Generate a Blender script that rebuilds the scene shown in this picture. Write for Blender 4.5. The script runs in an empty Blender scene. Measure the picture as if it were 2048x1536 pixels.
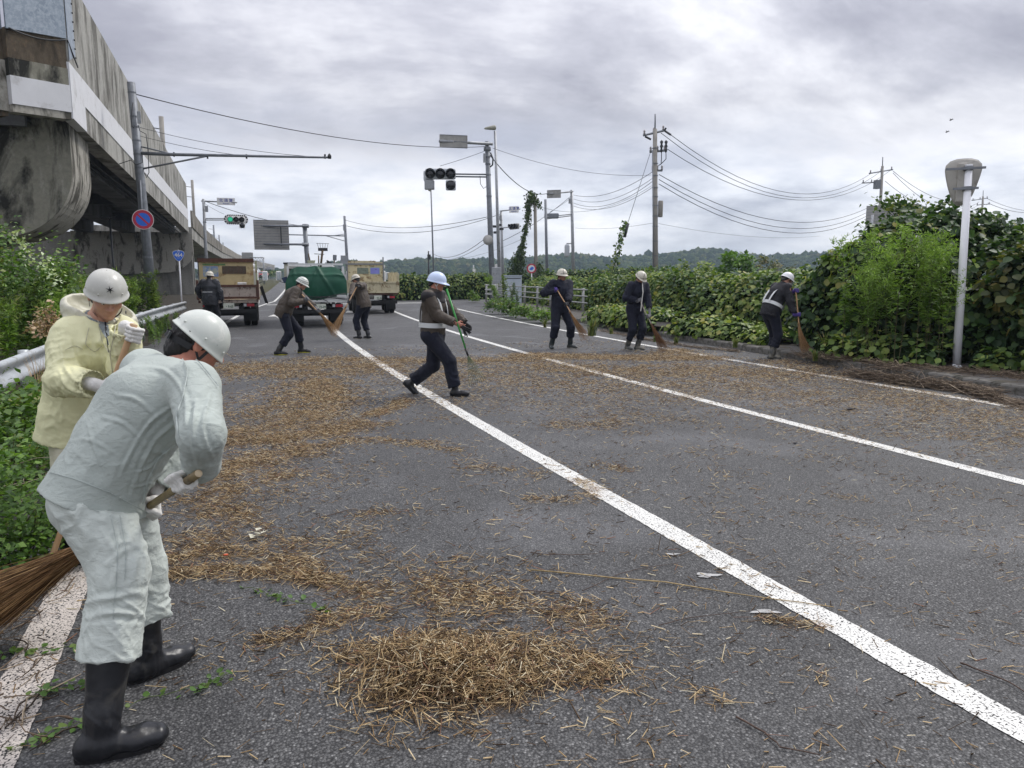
import bpy, math, random
import numpy as np
from mathutils import Vector, Matrix
R = math.radians
rng = np.random.default_rng(7)
random.seed(7)
SC = bpy.context.scene
COL = SC.collection

# ------------------------------------------------------------------ camera
CAMH = 1.62
PITCH, YAW = R(8.303), R(21.66)
FPX = 1480.0
cam_d = bpy.data.cameras.new('camera'); cam = bpy.data.objects.new('camera', cam_d); COL.objects.link(cam)
cam.location = (0, 0, CAMH)
cam.rotation_euler = (math.pi/2 - PITCH, 0, -YAW)
cam_d.sensor_width = 36; cam_d.lens = 36*FPX/2048.0
cam_d.clip_start = 0.05; cam_d.clip_end = 6000
SC.camera = cam

# ------------------------------------------------------------------ world (overcast sky)
SUN_EL, SUN_AZ = R(52), R(75)        # azimuth measured from +Y towards +X
w = bpy.data.worlds.new('World'); SC.world = w; w.use_nodes = True
nt = w.node_tree; nt.nodes.clear()
def wn(t, **k):
    n = nt.nodes.new(t)
    for a, b in k.items(): setattr(n, a, b)
    return n
L = nt.links.new
wo = wn('ShaderNodeOutputWorld'); bg = wn('ShaderNodeBackground'); bg.inputs[1].default_value = 0.10
sky = wn('ShaderNodeTexSky', sky_type='NISHITA'); sky.sun_disc = False
sky.sun_elevation = SUN_EL; sky.sun_rotation = SUN_AZ
tc = wn('ShaderNodeTexCoord'); sx = wn('ShaderNodeSeparateXYZ'); L(tc.outputs['Generated'], sx.inputs[0])
def wm(op, a, b=None, c=None, clamp=False):
    n = wn('ShaderNodeMath', operation=op); n.use_clamp = clamp
    for i, v in enumerate((a, b, c)):
        if v is None: continue
        if isinstance(v, (int, float)): n.inputs[i].default_value = v
        else: L(v, n.inputs[i])
    return n.outputs[0]
zc = wm('MAXIMUM', sx.outputs[2], 0.0)
den = wm('ADD', zc, 0.26)
px_ = wm('DIVIDE', sx.outputs[0], den); py_ = wm('DIVIDE', sx.outputs[1], den)
cx = wn('ShaderNodeCombineXYZ'); L(px_, cx.inputs[0]); L(py_, cx.inputs[1])
n1 = wn('ShaderNodeTexNoise'); n1.inputs['Scale'].default_value = 1.45; n1.inputs['Detail'].default_value = 9; n1.inputs['Roughness'].default_value = 0.60; n1.inputs['Distortion'].default_value = 0.25
mp = wn('ShaderNodeMapping'); mp.inputs['Location'].default_value = (4.6, 9.1, 2.4); mp.inputs['Scale'].default_value = (0.75, 1.25, 1); mp.inputs['Rotation'].default_value = (0, 0, R(20))
L(cx.outputs[0], mp.inputs[0]); L(mp.outputs[0], n1.inputs['Vector'])
nl = wn('ShaderNodeTexNoise'); nl.inputs['Scale'].default_value = 4.6; nl.inputs['Detail'].default_value = 8; nl.inputs['Roughness'].default_value = 0.58
mpl = wn('ShaderNodeMapping'); mpl.inputs['Scale'].default_value = (1, 1, 2.0); mpl.inputs['Location'].default_value = (2.3, .7, 1.1); L(tc.outputs['Generated'], mpl.inputs[0]); L(mpl.outputs[0], nl.inputs['Vector'])
r1 = wn('ShaderNodeValToRGB'); L(wm('ADD', wm('MULTIPLY', n1.outputs[0], .72), wm('MULTIPLY', nl.outputs[0], .36)), r1.inputs[0])
el = r1.color_ramp.elements
el[0].position = 0.33; el[0].color = (0.175, 0.177, 0.212, 1)
el[1].position = 0.68; el[1].color = (0.56, 0.56, 0.585, 1)
e = r1.color_ramp.elements.new(0.45); e.color = (0.245, 0.245, 0.283, 1)
e = r1.color_ramp.elements.new(0.54); e.color = (0.335, 0.336, 0.375, 1)
# cumulus bank near the horizon
n2 = wn('ShaderNodeTexNoise'); n2.inputs['Scale'].default_value = 3.2; n2.inputs['Detail'].default_value = 8; n2.inputs['Roughness'].default_value = 0.6
mp2 = wn('ShaderNodeMapping'); mp2.inputs['Scale'].default_value = (1, 1, 3.2); mp2.inputs['Location'].default_value = (0.3, 0.1, 0.2)
L(tc.outputs['Generated'], mp2.inputs[0]); L(mp2.outputs[0], n2.inputs['Vector'])
r2 = wn('ShaderNodeValToRGB'); L(n2.outputs[0], r2.inputs[0])
el = r2.color_ramp.elements
el[0].position = 0.38; el[0].color = (0.35, 0.37, 0.44, 1)
el[1].position = 0.60; el[1].color = (0.80, 0.80, 0.83, 1)
e = r2.color_ramp.elements.new(0.49); e.color = (0.56, 0.58, 0.64, 1)
# blend factor by elevation with a noisy edge
hb = wm('MULTIPLY_ADD', n2.outputs[0], 0.16, zc)
hf = wn('ShaderNodeMapRange'); hf.interpolation_type = 'SMOOTHSTEP'
hf.inputs['From Min'].default_value = 0.175; hf.inputs['From Max'].default_value = 0.30; hf.inputs['To Min'].default_value = 1; hf.inputs['To Max'].default_value = 0
L(hb, hf.inputs['Value'])
mxc = wn('ShaderNodeMix', data_type='RGBA'); L(hf.outputs[0], mxc.inputs[0]); L(r1.outputs[0], mxc.inputs[6]); L(r2.outputs[0], mxc.inputs[7])
# overcast sky is brighter towards the zenith (gradual, CIE overcast)
zg = wm('MULTIPLY_ADD', zc, 1.9, 0.85)
sc1 = wn('ShaderNodeVectorMath', operation='SCALE'); L(mxc.outputs[2], sc1.inputs[0]); L(wm('MULTIPLY', zg, 10.0), sc1.inputs['Scale'])
mxs = wn('ShaderNodeMix', data_type='RGBA'); mxs.inputs[0].default_value = 0.94
L(sky.outputs[0], mxs.inputs[6]); L(sc1.outputs[0], mxs.inputs[7])
L(mxs.outputs[2], bg.inputs[0]); L(bg.outputs[0], wo.inputs[0])

# ------------------------------------------------------------------ sun through cloud
sd = bpy.data.lights.new('sun', 'SUN'); sd.energy = 1.5; sd.angle = R(14); sd.color = (1.0, 0.965, 0.92)
sun = bpy.data.objects.new('sun', sd); COL.objects.link(sun)
sun.rotation_euler = (math.pi/2 - SUN_EL, 0, math.pi - SUN_AZ)
sun.location = (0, 0, 60)
vs = SC.view_settings; vs.view_transform = 'Standard'; vs.look = 'None'; vs.exposure = 0.58; vs.gamma = 1.0
vs.use_curve_mapping = False
SC.cycles.max_bounces = 6; SC.cycles.diffuse_bounces = 3; SC.cycles.glossy_bounces = 3
SC.cycles.transparent_max_bounces = 8; SC.cycles.volume_bounces = 0
SC.cycles.use_denoising = True

# ------------------------------------------------------------------ geometry of view -> places in the world
_fh = np.array([math.sin(YAW), math.cos(YAW), 0.]); _rt = np.array([math.cos(YAW), -math.sin(YAW), 0.]); _z = np.array([0, 0, 1.])
_fw = _fh*math.cos(PITCH) - _z*math.sin(PITCH); _up = _z*math.cos(PITCH) + _fh*math.sin(PITCH)
_C = np.array([0, 0, CAMH])
def ray(x, y): return (x-1024)*_rt - (y-768)*_up + FPX*_fw
def G(x, y, z=0.0):
    d = ray(x, y); t = (z-CAMH)/d[2]; return _C + d*t
def P(x, y, D):
    d = ray(x, y); return _C + d*(D/np.dot(d, _fh))
def bend(Y):
    Y = np.asarray(Y, float); return 0.0021*np.clip(Y-5, 0, 45)**2 + 0.189*np.clip(Y-50, 0, None)*0.55
def road_z(Y):
    Y = np.asarray(Y, float); t = np.clip((Y-55)/110, 0, 1.6); return 1.15*t*t*(3-2*np.clip(t, 0, 1))
# ------------------------------------------------------------------ noise (numpy)
_perm = np.random.default_rng(3).permutation(256); _perm = np.concatenate([_perm, _perm, _perm])
_gr = np.random.default_rng(4).normal(size=(256, 3)); _gr /= np.linalg.norm(_gr, axis=1)[:, None]
def noise3(p):
    p = np.asarray(p, float); i = np.floor(p).astype(int); f = p-i; i &= 255
    u = f*f*f*(f*(f*6-15)+10); out = 0
    for dx in (0, 1):
        for dy in (0, 1):
            for dz in (0, 1):
                h = _perm[_perm[_perm[i[:, 0]+dx]+i[:, 1]+dy]+i[:, 2]+dz]
                g = _gr[h]; d = (g*(f-np.array([dx, dy, dz]))).sum(1)
                wgt = (u[:, 0] if dx else 1-u[:, 0])*(u[:, 1] if dy else 1-u[:, 1])*(u[:, 2] if dz else 1-u[:, 2])
                out = out + wgt*d
    return out*1.6
def fbm(p, o=4):
    s = 0; a = 1.; p = np.asarray(p, float)
    for k in range(o): s = s + a*noise3(p+17.3*k); p = p*2.03; a *= .5
    return s
def unit(v): v = np.asarray(v, float); return v/max(np.linalg.norm(v), 1e-9)

# ------------------------------------------------------------------ materials
MATS = {}
class NT:
    def __init__(s, name):
        s.m = bpy.data.materials.new(name); s.m.use_nodes = True; s.t = s.m.node_tree; s.t.nodes.clear()
        s.out = s.n('ShaderNodeOutputMaterial'); s.b = s.n('ShaderNodeBsdfPrincipled'); s.l(s.b.outputs[0], s.out.inputs[0])
        s.tc = s.n('ShaderNodeTexCoord'); MATS[name] = s.m
    def n(s, t, **k):
        n = s.t.nodes.new(t)
        for a, b in k.items(): setattr(n, a, b)
        return n
    def l(s, a, b): s.t.links.new(a, b)
    def put(s, v, sock):
        if v is None: return
        if hasattr(v, 'is_linked') or hasattr(v, 'links'): s.l(v, sock)
        elif isinstance(v, (tuple, list)) and len(v) == 3 and sock.type == 'RGBA': sock.default_value = (*v, 1)
        else: sock.default_value = v
    def noise(s, scale, detail=4, rough=.55, vec=None, dist=0., stretch=None, out=0):
        n = s.n('ShaderNodeTexNoise'); n.inputs['Scale'].default_value = scale; n.inputs['Detail'].default_value = detail
        n.inputs['Roughness'].default_value = rough; n.inputs['Distortion'].default_value = dist
        v = vec or s.tc.outputs['Object']
        if stretch:
            mpn = s.n('ShaderNodeMapping'); mpn.inputs['Scale'].default_value = stretch; s.l(v, mpn.inputs[0]); v = mpn.outputs[0]
        s.l(v, n.inputs['Vector']); return n.outputs[out]
    def vor(s, scale, vec=None, feature='F1', out=0, rnd=1.0):
        n = s.n('ShaderNodeTexVoronoi', feature=feature); n.inputs['Scale'].default_value = scale; n.inputs['Randomness'].default_value = rnd
        s.l(vec or s.tc.outputs['Object'], n.inputs['Vector']); return n.outputs[out]
    def ramp(s, fac, *stops, interp='LINEAR'):
        r = s.n('ShaderNodeValToRGB'); r.color_ramp.interpolation = interp; e = r.color_ramp.elements
        for k, (pos, c) in enumerate(stops):
            if isinstance(c, (int, float)): c = (c, c, c)
            if k < 2: x = e[k]; x.position = pos
            else: x = e.new(pos)
            x.color = (*c, 1)
        s.put(fac, r.inputs[0]); return r.outputs[0]
    def math(s, op, a, b=None, c=None, clamp=False):
        n = s.n('ShaderNodeMath', operation=op); n.use_clamp = clamp
        for i, v in enumerate((a, b, c)): s.put(v, n.inputs[i])
        return n.outputs[0]
    def mix(s, f, a, b, blend='MIX'):
        n = s.n('ShaderNodeMix', data_type='RGBA', blend_type=blend); s.put(f, n.inputs[0]); s.put(a, n.inputs[6]); s.put(b, n.inputs[7]); return n.outputs[2]
    def bump(s, h, strength=.3, dist=.01, nrm=None):
        n = s.n('ShaderNodeBump'); n.inputs['Strength'].default_value = strength; n.inputs['Distance'].default_value = dist
        s.put(h, n.inputs['Height'])
        if nrm is not None: s.l(nrm, n.inputs['Normal'])
        return n.outputs[0]
    def fin(s, col=None, rough=None, nrm=None, metal=None, spec=None):
        s.put(col, s.b.inputs['Base Color']); s.put(rough, s.b.inputs['Roughness'])
        if nrm is not None: s.l(nrm, s.b.inputs['Normal'])
        s.put(metal, s.b.inputs['Metallic']); s.put(spec, s.b.inputs['Specular IOR Level'])
        return s.m
def pm(name, base, rough=.7, var=.18, scale=6, bump=.15, bscale=60, bdist=.003, metal=0., spec=.4, dirt=None, dirtscale=3, dirtth=.55, tint=None):
    """plain procedural surface: base colour that varies, optional dirt or rust patches, fine relief"""
    if name in MATS: return MATS[name]
    s = NT(name); b = np.array(base)
    n = s.noise(scale, 5, .6)
    c = s.ramp(n, (.3, tuple(np.clip(b*(1-var), 0, 1))), (.7, tuple(np.clip(b*(1+var), 0, 1))))
    r = rough
    if dirt is not None:
        dn = s.noise(dirtscale, 8, .68, dist=.4)
        f = s.ramp(dn, (dirtth-.04, 0.), (dirtth+.07, 1.))
        c = s.mix(f, c, dirt); r = s.mix(f, (rough,)*3, (.85,)*3)
        rr = s.n('ShaderNodeRGBToBW'); s.l(r, rr.inputs[0]); r = rr.outputs[0]
    h = s.noise(bscale, 4, .6)
    return s.fin(c, r, s.bump(h, bump, bdist), metal, spec)

# ------------------------------------------------------------------ object book-keeping
WLOC = {}
def tag(o, label=None, cat=None, group=None, kind=None):
    if label: o['label'] = label
    if cat: o['category'] = cat
    if group: o['group'] = group
    if kind: o['kind'] = kind
    return o
def thing(name, loc, label, cat, group=None):
    o = bpy.data.objects.new(name, None); COL.objects.link(o); o.location = tuple(float(v) for v in loc); o.empty_display_size = .1
    WLOC[o.name] = np.array(loc, float); return tag(o, label, cat, group)
def mesh_obj(name, V, F, mats, parent=None, smooth=False, mi=None, loc=None):
    V = np.asarray(V, float).reshape(-1, 3)
    if parent is not None: off = WLOC[parent.name]
    elif loc is not None: off = np.array(loc, float)
    else: off = np.array([0, 0, 0.])
    me = bpy.data.meshes.new(name)
    if isinstance(F, np.ndarray) and F.ndim == 2:
        n, k = F.shape
        me.vertices.add(len(V)); me.vertices.foreach_set('co', (V-off).astype(np.float32).ravel())
        me.loops.add(n*k); me.loops.foreach_set('vertex_index', F.astype(np.int32).ravel())
        me.polygons.add(n); me.polygons.foreach_set('loop_start', np.arange(0, n*k, k, dtype=np.int32))
        try: me.polygons.foreach_set('loop_total', np.full(n, k, dtype=np.int32))
        except Exception: pass
        me.update(calc_edges=True)
    else:
        me.from_pydata([tuple(v) for v in (V-off)], [], [tuple(int(i) for i in f) for f in F]); me.update()
    if not isinstance(mats, (list, tuple)): mats = [mats]
    for m in mats: me.materials.append(m)
    if mi is not None: me.polygons.foreach_set('material_index', np.asarray(mi, dtype=np.int32))
    if smooth: me.polygons.foreach_set('use_smooth', np.ones(len(me.polygons), dtype=bool))
    me.validate(clean_customdata=False)
    o = bpy.data.objects.new(name, me); COL.objects.link(o)
    if parent is not None: o.parent = parent
    else: o.location = tuple(off)
    WLOC[o.name] = off
    return o
def frame_of(d, ref=(0, 0, 1)):
    d = unit(d); ref = np.array(ref, float)
    if abs(np.dot(d, ref)) > .97: ref = np.array([1., 0, 0])
    a = unit(np.cross(ref, d)); b = np.cross(d, a); return a, b
class MB:
    def __init__(s): s.V = []; s.F = []; s.I = []; s.k = 0
    def add(s, V, F, mi=0):
        V = np.asarray(V, float).reshape(-1, 3); s.V.append(V)
        for f in F: s.F.append([int(i)+s.k for i in f]); s.I.append(mi)
        s.k += len(V); return s
    def box(s, c, size, rz=0, axes=None, mi=0, taper=None):
        c = np.array(c, float); h = np.array(size, float)/2
        if axes is None:
            ca, sa = math.cos(rz), math.sin(rz); axes = ((ca, sa, 0), (-sa, ca, 0), (0, 0, 1))
        A = np.array(axes, float); V = []
        for z in (-1, 1):
            k = (taper if (taper and z > 0) else 1)
            for x, y in ((-1, -1), (1, -1), (1, 1), (-1, 1)): V.append(c + A[0]*x*h[0]*k + A[1]*y*h[1]*k + A[2]*z*h[2])
        return s.add(V, [(3, 2, 1, 0), (4, 5, 6, 7), (0, 1, 5, 4), (1, 2, 6, 5), (2, 3, 7, 6), (3, 0, 4, 7)], mi)
    def tube(s, path, r, n=8, caps=True, mi=0, ref=(0, 0, 1), flat=None):
        path = np.array(path, float); m = len(path); r = np.broadcast_to(np.array(r, float), (m,))
        V = []; a0 = None
        for i in range(m):
            d = unit(path[min(i+1, m-1)] - path[max(i-1, 0)])
            if a0 is None: a, b = frame_of(d, ref)
            else:
                a = a0 - d*np.dot(a0, d)
                a = unit(a); b = np.cross(d, a)
            a0 = a
            for k in range(n):
                t = 2*math.pi*k/n; V.append(path[i] + (a*math.cos(t) + b*math.sin(t)*(flat or 1))*r[i])
        F = [(i*n+k, i*n+(k+1) % n, (i+1)*n+(k+1) % n, (i+1)*n+k) for i in range(m-1) for k in range(n)]
        if caps: F += [tuple(range(n-1, -1, -1)), tuple((m-1)*n+k for k in range(n))]
        return s.add(V, F, mi)
    def lathe(s, c, prof, n=24, axis=(0, 0, 1), mi=0, sx=1, sy=1, ref=(0, 1, 0)):
        axis = unit(axis); a, b = frame_of(axis, ref) if abs(np.dot(axis, ref)) < .97 else frame_of(axis, (1, 0, 0))
        V = []; m = len(prof); c = np.array(c, float)
        for r, z in prof:
            for k in range(n):
                t = 2*math.pi*k/n; V.append(c + axis*z + (a*math.cos(t)*sx + b*math.sin(t)*sy)*r)
        F = [(i*n+k, i*n+(k+1) % n, (i+1)*n+(k+1) % n, (i+1)*n+k) for i in range(m-1) for k in range(n)]
        F += [tuple(range(n-1, -1, -1)), tuple((m-1)*n+k for k in range(n))]
        return s.add(V, F, mi)
    def prism(s, pts, n, depth, mi=0):
        """planar polygon pts (3-D), extruded along n by depth"""
        pts = np.array(pts, float); n = unit(n); k = len(pts)
        V = np.concatenate([pts, pts + n*depth])
        F = [tuple(range(k-1, -1, -1)), tuple(range(k, 2*k))] + [(i, (i+1) % k, k+(i+1) % k, k+i) for i in range(k)]
        return s.add(V, F, mi)
    def grid(s, Pts, mi=0, closed=False):
        Pts = np.asarray(Pts, float); a, b = Pts.shape[:2]
        F = [(i*b+j, i*b+(j+1) % b, (i+1)*b+(j+1) % b, (i+1)*b+j) for i in range(a-1) for j in range(b if closed else b-1)]
        return s.add(Pts.reshape(-1, 3), F, mi)
    def sphere(s, c, r, n=12, mi=0, sc=(1, 1, 1), axes=None):
        A = np.eye(3) if axes is None else np.array(axes, float); m = max(6, n//2); Pn = []
        for i in range(m+1):
            t = math.pi*i/m; row = []
            for k in range(n):
                f = 2*math.pi*k/n; q = np.array([math.sin(t)*math.cos(f)*sc[0], math.sin(t)*math.sin(f)*sc[1], math.cos(t)*sc[2]])*r
                row.append(np.array(c) + q @ A)
            Pn.append(row)
        return s.grid(np.array(Pn)[::-1], mi, closed=True)
    def build(s, name, mats, parent=None, smooth=False, loc=None, bevel=0, auto=False):
        V = np.concatenate(s.V)
        if parent is None and loc is None: loc = (*(V[:, :2].min(0)+V[:, :2].max(0))/2, V[:, 2].min())
        o = mesh_obj(name, V, s.F, mats, parent, smooth, s.I, loc)
        if bevel:
            b = o.modifiers.new('bevel', 'BEVEL'); b.width = bevel; b.segments = 2; b.limit_method = 'ANGLE'; b.angle_limit = R(40)
        if auto:
            o.data.polygons.foreach_set('use_smooth', np.ones(len(o.data.polygons), dtype=bool))
            try: o.data.set_sharp_from_angle(angle=R(35))
            except Exception: pass
        return o
def text_obj(name, body, size, loc, rot, m, parent=None, align='CENTER', ext=.001, sx=1, bold=0.):
    c = bpy.data.curves.new(name, 'FONT'); c.body = body; c.size = size; c.align_x = align; c.align_y = 'CENTER'; c.extrude = ext; c.offset = bold; c.resolution_u = 2
    tmp = bpy.data.objects.new(name+'_tmp', c); COL.objects.link(tmp)
    dg = bpy.context.evaluated_depsgraph_get(); me = bpy.data.meshes.new_from_object(tmp.evaluated_get(dg)); bpy.data.objects.remove(tmp)
    V = np.array([v.co[:] for v in me.vertices]); 
    if len(V) == 0: return None
    V[:, 0] *= sx
    M3 = np.array(rot, float)      # rows: text x, text y, text normal in the world
    W = V @ M3 + np.array(loc, float)
    F = [tuple(p.vertices) for p in me.polygons]
    return mesh_obj(name, W, F, m, parent, loc=loc)
def tube_obj(name, path, r, m, parent=None, n=8, label=None, cat=None, group=None, smooth=True):
    o = MB().tube(path, r, n).build(name, m, parent, smooth); return tag(o, label, cat, group)
def catenary(a, b, sag, n=14):
    a, b = np.array(a, float), np.array(b, float); t = np.linspace(0, 1, n)[:, None]
    p = a*(1-t)+b*t; p[:, 2] -= sag*4*(t*(1-t))[:, 0]; return p
# ------------------------------------------------------------------ shared materials
def cloth(name, base, rough=.85, sheen=.15, var=.07, weave=900, wr=.5, wscale=16, gloss=.3, dirt=None, dth=.6):
    s = NT(name); b = np.array(base)
    n = s.noise(3.5, 5, .6); c = s.ramp(n, (.3, tuple(b*(1-var*1.3))), (.7, tuple(np.clip(b*(1+var), 0, 1))))
    if dirt is not None: c = s.mix(s.ramp(s.noise(5, 7, .65), (dth, 0.), (dth+.14, .8)), c, dirt)
    w1 = s.noise(wscale, 3, .5, dist=1.2, stretch=(1, 1, 1.9)); w2 = s.noise(wscale*3.2, 3, .5, dist=.8); fine = s.noise(weave, 2, .5)
    h = s.math('MULTIPLY_ADD', w2, .35, w1); h2 = s.math('MULTIPLY_ADD', fine, .02, h)
    nb = s.bump(h2, wr, .006)
    s.b.inputs['Sheen Weight'].default_value = sheen
    return s.fin(c, rough, nb, 0, gloss)
cloth('worksuit_jacket', (.415, .460, .425), .85, .1, .06, wr=.7, wscale=22)
cloth('worksuit_trousers', (.53, .575, .53), .7, .08, .07, wr=.8, wscale=20, gloss=.4)
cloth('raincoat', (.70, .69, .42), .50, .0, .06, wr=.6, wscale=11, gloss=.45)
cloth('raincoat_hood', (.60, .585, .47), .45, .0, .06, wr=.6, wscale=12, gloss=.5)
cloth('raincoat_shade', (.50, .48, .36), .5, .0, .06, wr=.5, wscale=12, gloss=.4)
cloth('shirt_grey', (.20, .23, .24), .9)
cloth('navy', (.012, .014, .026), .75, .03, .25, wr=.6, gloss=.25)
cloth('black_cloth', (.013, .013, .017), .7, .03, .25, wr=.6, gloss=.3)
cloth('black_wet', (.018, .020, .026), .42, .0, .35, wr=.8, gloss=.5)
cloth('brown_jacket', (.062, .048, .036), .62, .03, .2, wr=.7, gloss=.4)
cloth('dark_shoulder', (.016, .014, .016), .65, .0, .2, wr=.6, gloss=.35)
cloth('reflective', (.58, .60, .60), .5, 0, .08, wr=.2, gloss=.6)
cloth('glove_white', (.68, .67, .63), .95, .2, .05, weave=1400, wr=.3, wscale=60)
cloth('glove_grey', (.16, .16, .17), .9, .1, .15, wr=.3, wscale=40)
cloth('glove_black', (.02, .02, .022), .8, .1, .15, wr=.3, wscale=40)
cloth('glove_purple', (.07, .045, .22), .7, .1, .15, wr=.3, wscale=40)
pm('seam_grey', (.47, .52, .49), .9, .1)
pm('rubber_black', (.012, .013, .016), .36, .2, 8, .25, 25, .006, spec=.5, dirt=(.045, .043, .038), dirtscale=7, dirtth=.60)
pm('rubber_green', (.018, .026, .028), .35, .2, 8, .08, 40, .004, spec=.5, dirt=(.09, .08, .06), dirtscale=9, dirtth=.58)
pm('rubber_grey', (.06, .062, .06), .5, .2, 8, .08, 40, .004, spec=.4, dirt=(.16, .15, .12), dirtscale=9, dirtth=.5)
pm('sole_black', (.009, .009, .010), .6, .2, 10, .3, 90, .004)
pm('sole_yellow', (.42, .40, .04), .6, .2, 10, .1, 90, .004)
pm('sole_pale', (.40, .38, .33), .7, .2, 10, .1, 90, .004)
pm('shell_white', (.58, .61, .56), .32, .03, 14, .03, 200, .001, spec=.5, dirt=(.67, .68, .63), dirtscale=22, dirtth=.6)
pm('shell_cream', (.50, .50, .455), .34, .03, 14, .03, 200, .001, spec=.5, dirt=(.58, .58, .54), dirtscale=26, dirtth=.6)
pm('shell_used', (.60, .57, .48), .4, .1, 12, .05, 100, .001, spec=.45, dirt=(.25, .21, .15), dirtscale=16, dirtth=.62)
pm('shell_blue', (.56, .66, .86), .3, .03, 10, .03, 100, .001, spec=.5)
pm('shell_bright', (.78, .78, .80), .32, .03, 10, .03, 100, .001, spec=.5)
pm('black_paint', (.012, .012, .014), .4, .1); pm('green_paint', (.02, .12, .07), .4, .1); pm('teal_plastic', (.10, .45, .38), .3, .1)
pm('black_strap', (.018, .019, .021), .7, .2); pm('grey_strap', (.30, .30, .31), .7, .2); pm('white_strap', (.62, .60, .55), .7, .1)
pm('buckle', (.03, .034, .038), .3, .1, spec=.6)
pm('eye_white', (.6, .57, .54), .25, .02); pm('eye_dark', (.012, .008, .006), .2, .02)
pm('hair_black', (.010, .009, .009), .45, .3, 80, .5, 300, .002)
def skin_mat(name, base):
    s = NT(name); b = np.array(base); n = s.noise(22, 4, .6); c = s.ramp(n, (.3, tuple(b*(.80, .70, .68))), (.7, tuple(b*1.08)))
    s.b.inputs['Subsurface Weight'].default_value = .12; s.b.inputs['Subsurface Radius'].default_value = (.02, .008, .004); s.b.inputs['Subsurface Scale'].default_value = .3
    s.fin(c, .5, s.bump(s.noise(260, 3, .6), .12, .001), 0, .4)
skin_mat('skin', (.50, .285, .205)); skin_mat('skin_red', (.52, .24, .17)); skin_mat('skin_tan', (.34, .185, .125))
def bamboo(name, a, b, rough=.5):
    s = NT(name); c = s.ramp(s.noise(9, 5, .6, stretch=(1, 1, .35)), (.3, a), (.72, b)); s.fin(c, rough, s.bump(s.noise(70, 3, .6, stretch=(1, 1, .2)), .2, .002))
bamboo('bamboo', (.42, .24, .12), (.60, .40, .22)); bamboo('bamboo_pale', (.50, .38, .24), (.68, .55, .38)); bamboo('bamboo_dark', (.14, .105, .05), (.30, .23, .11)); bamboo('stick_grey', (.26, .22, .20), (.42, .37, .33))
pm('cut_wood', (.62, .50, .33), .8, .1)
def twigs(name, stops):
    s = NT(name); g = s.n('ShaderNodeNewGeometry'); c = s.ramp(g.outputs['Random Per Island'], *stops); s.fin(c, .75, None, 0, .25)
twigs('broom_twig', ((0., (.17, .09, .038)), (.5, (.36, .21, .095)), (.8, (.46, .29, .14)), (1., (.55, .38, .2))))
twigs('broom_twig_dark', ((0., (.10, .045, .022)), (.5, (.20, .105, .05)), (1., (.33, .19, .09))))
twigs('broom_root', ((0., (.06, .032, .014)), (.45, (.16, .085, .034)), (.8, (.27, .155, .065)), (1., (.42, .28, .13))))
pm('wire', (.03, .03, .03), .5, .1, metal=.3)
# ================================================================== people: signed-distance bodies and clothes
def _seg(p, a, b):
    ab = b-a; t = np.clip(((p-a)@ab)/max(ab@ab, 1e-12), 0, 1); return t, p-a-t[:, None]*ab
def rc(p, a, b, ra, rb):
    t, q = _seg(p, np.asarray(a, float), np.asarray(b, float)); return np.sqrt((q*q).sum(1)) - (ra+(rb-ra)*t)
def ec(p, a, b, sa, sb, side):
    """elliptic capsule; sa=(half width, half depth) at a, sb at b"""
    a = np.asarray(a, float); b = np.asarray(b, float); ax = unit(b-a); side = unit(side-ax*np.dot(side, ax)); nn = np.cross(ax, side)
    t, q = _seg(p, a, b); rs = sa[0]+(sb[0]-sa[0])*t; rf = sa[1]+(sb[1]-sa[1])*t
    qs = q@side; qn = q@nn; qe = q@ax; m = np.minimum(rs, rf)
    k = np.sqrt((qs/rs)**2+(qn/rf)**2+(qe/m)**2); g = np.sqrt((qs/rs**2)**2+(qn/rf**2)**2+(qe/m**2)**2)+1e-6
    return np.where(k > .3, k*(k-1)/g*1.0, (k-1)*m)
def el(p, c, r, A=None):
    q = p-np.asarray(c, float)
    if A is not None: q = q@np.asarray(A).T
    r = np.asarray(r, float); k = np.sqrt(((q/r)**2).sum(1)); g = np.sqrt(((q/r**2)**2).sum(1))+1e-6; return np.where(k > .3, k*(k-1)/g, (k-1)*r.min())
def smin(a, b, k):
    h = np.clip(.5+.5*(b-a)/k, 0, 1); return b+(a-b)*h-k*h*(1-h)
def smax(a, b, k): return -smin(-a, -b, k)
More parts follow.
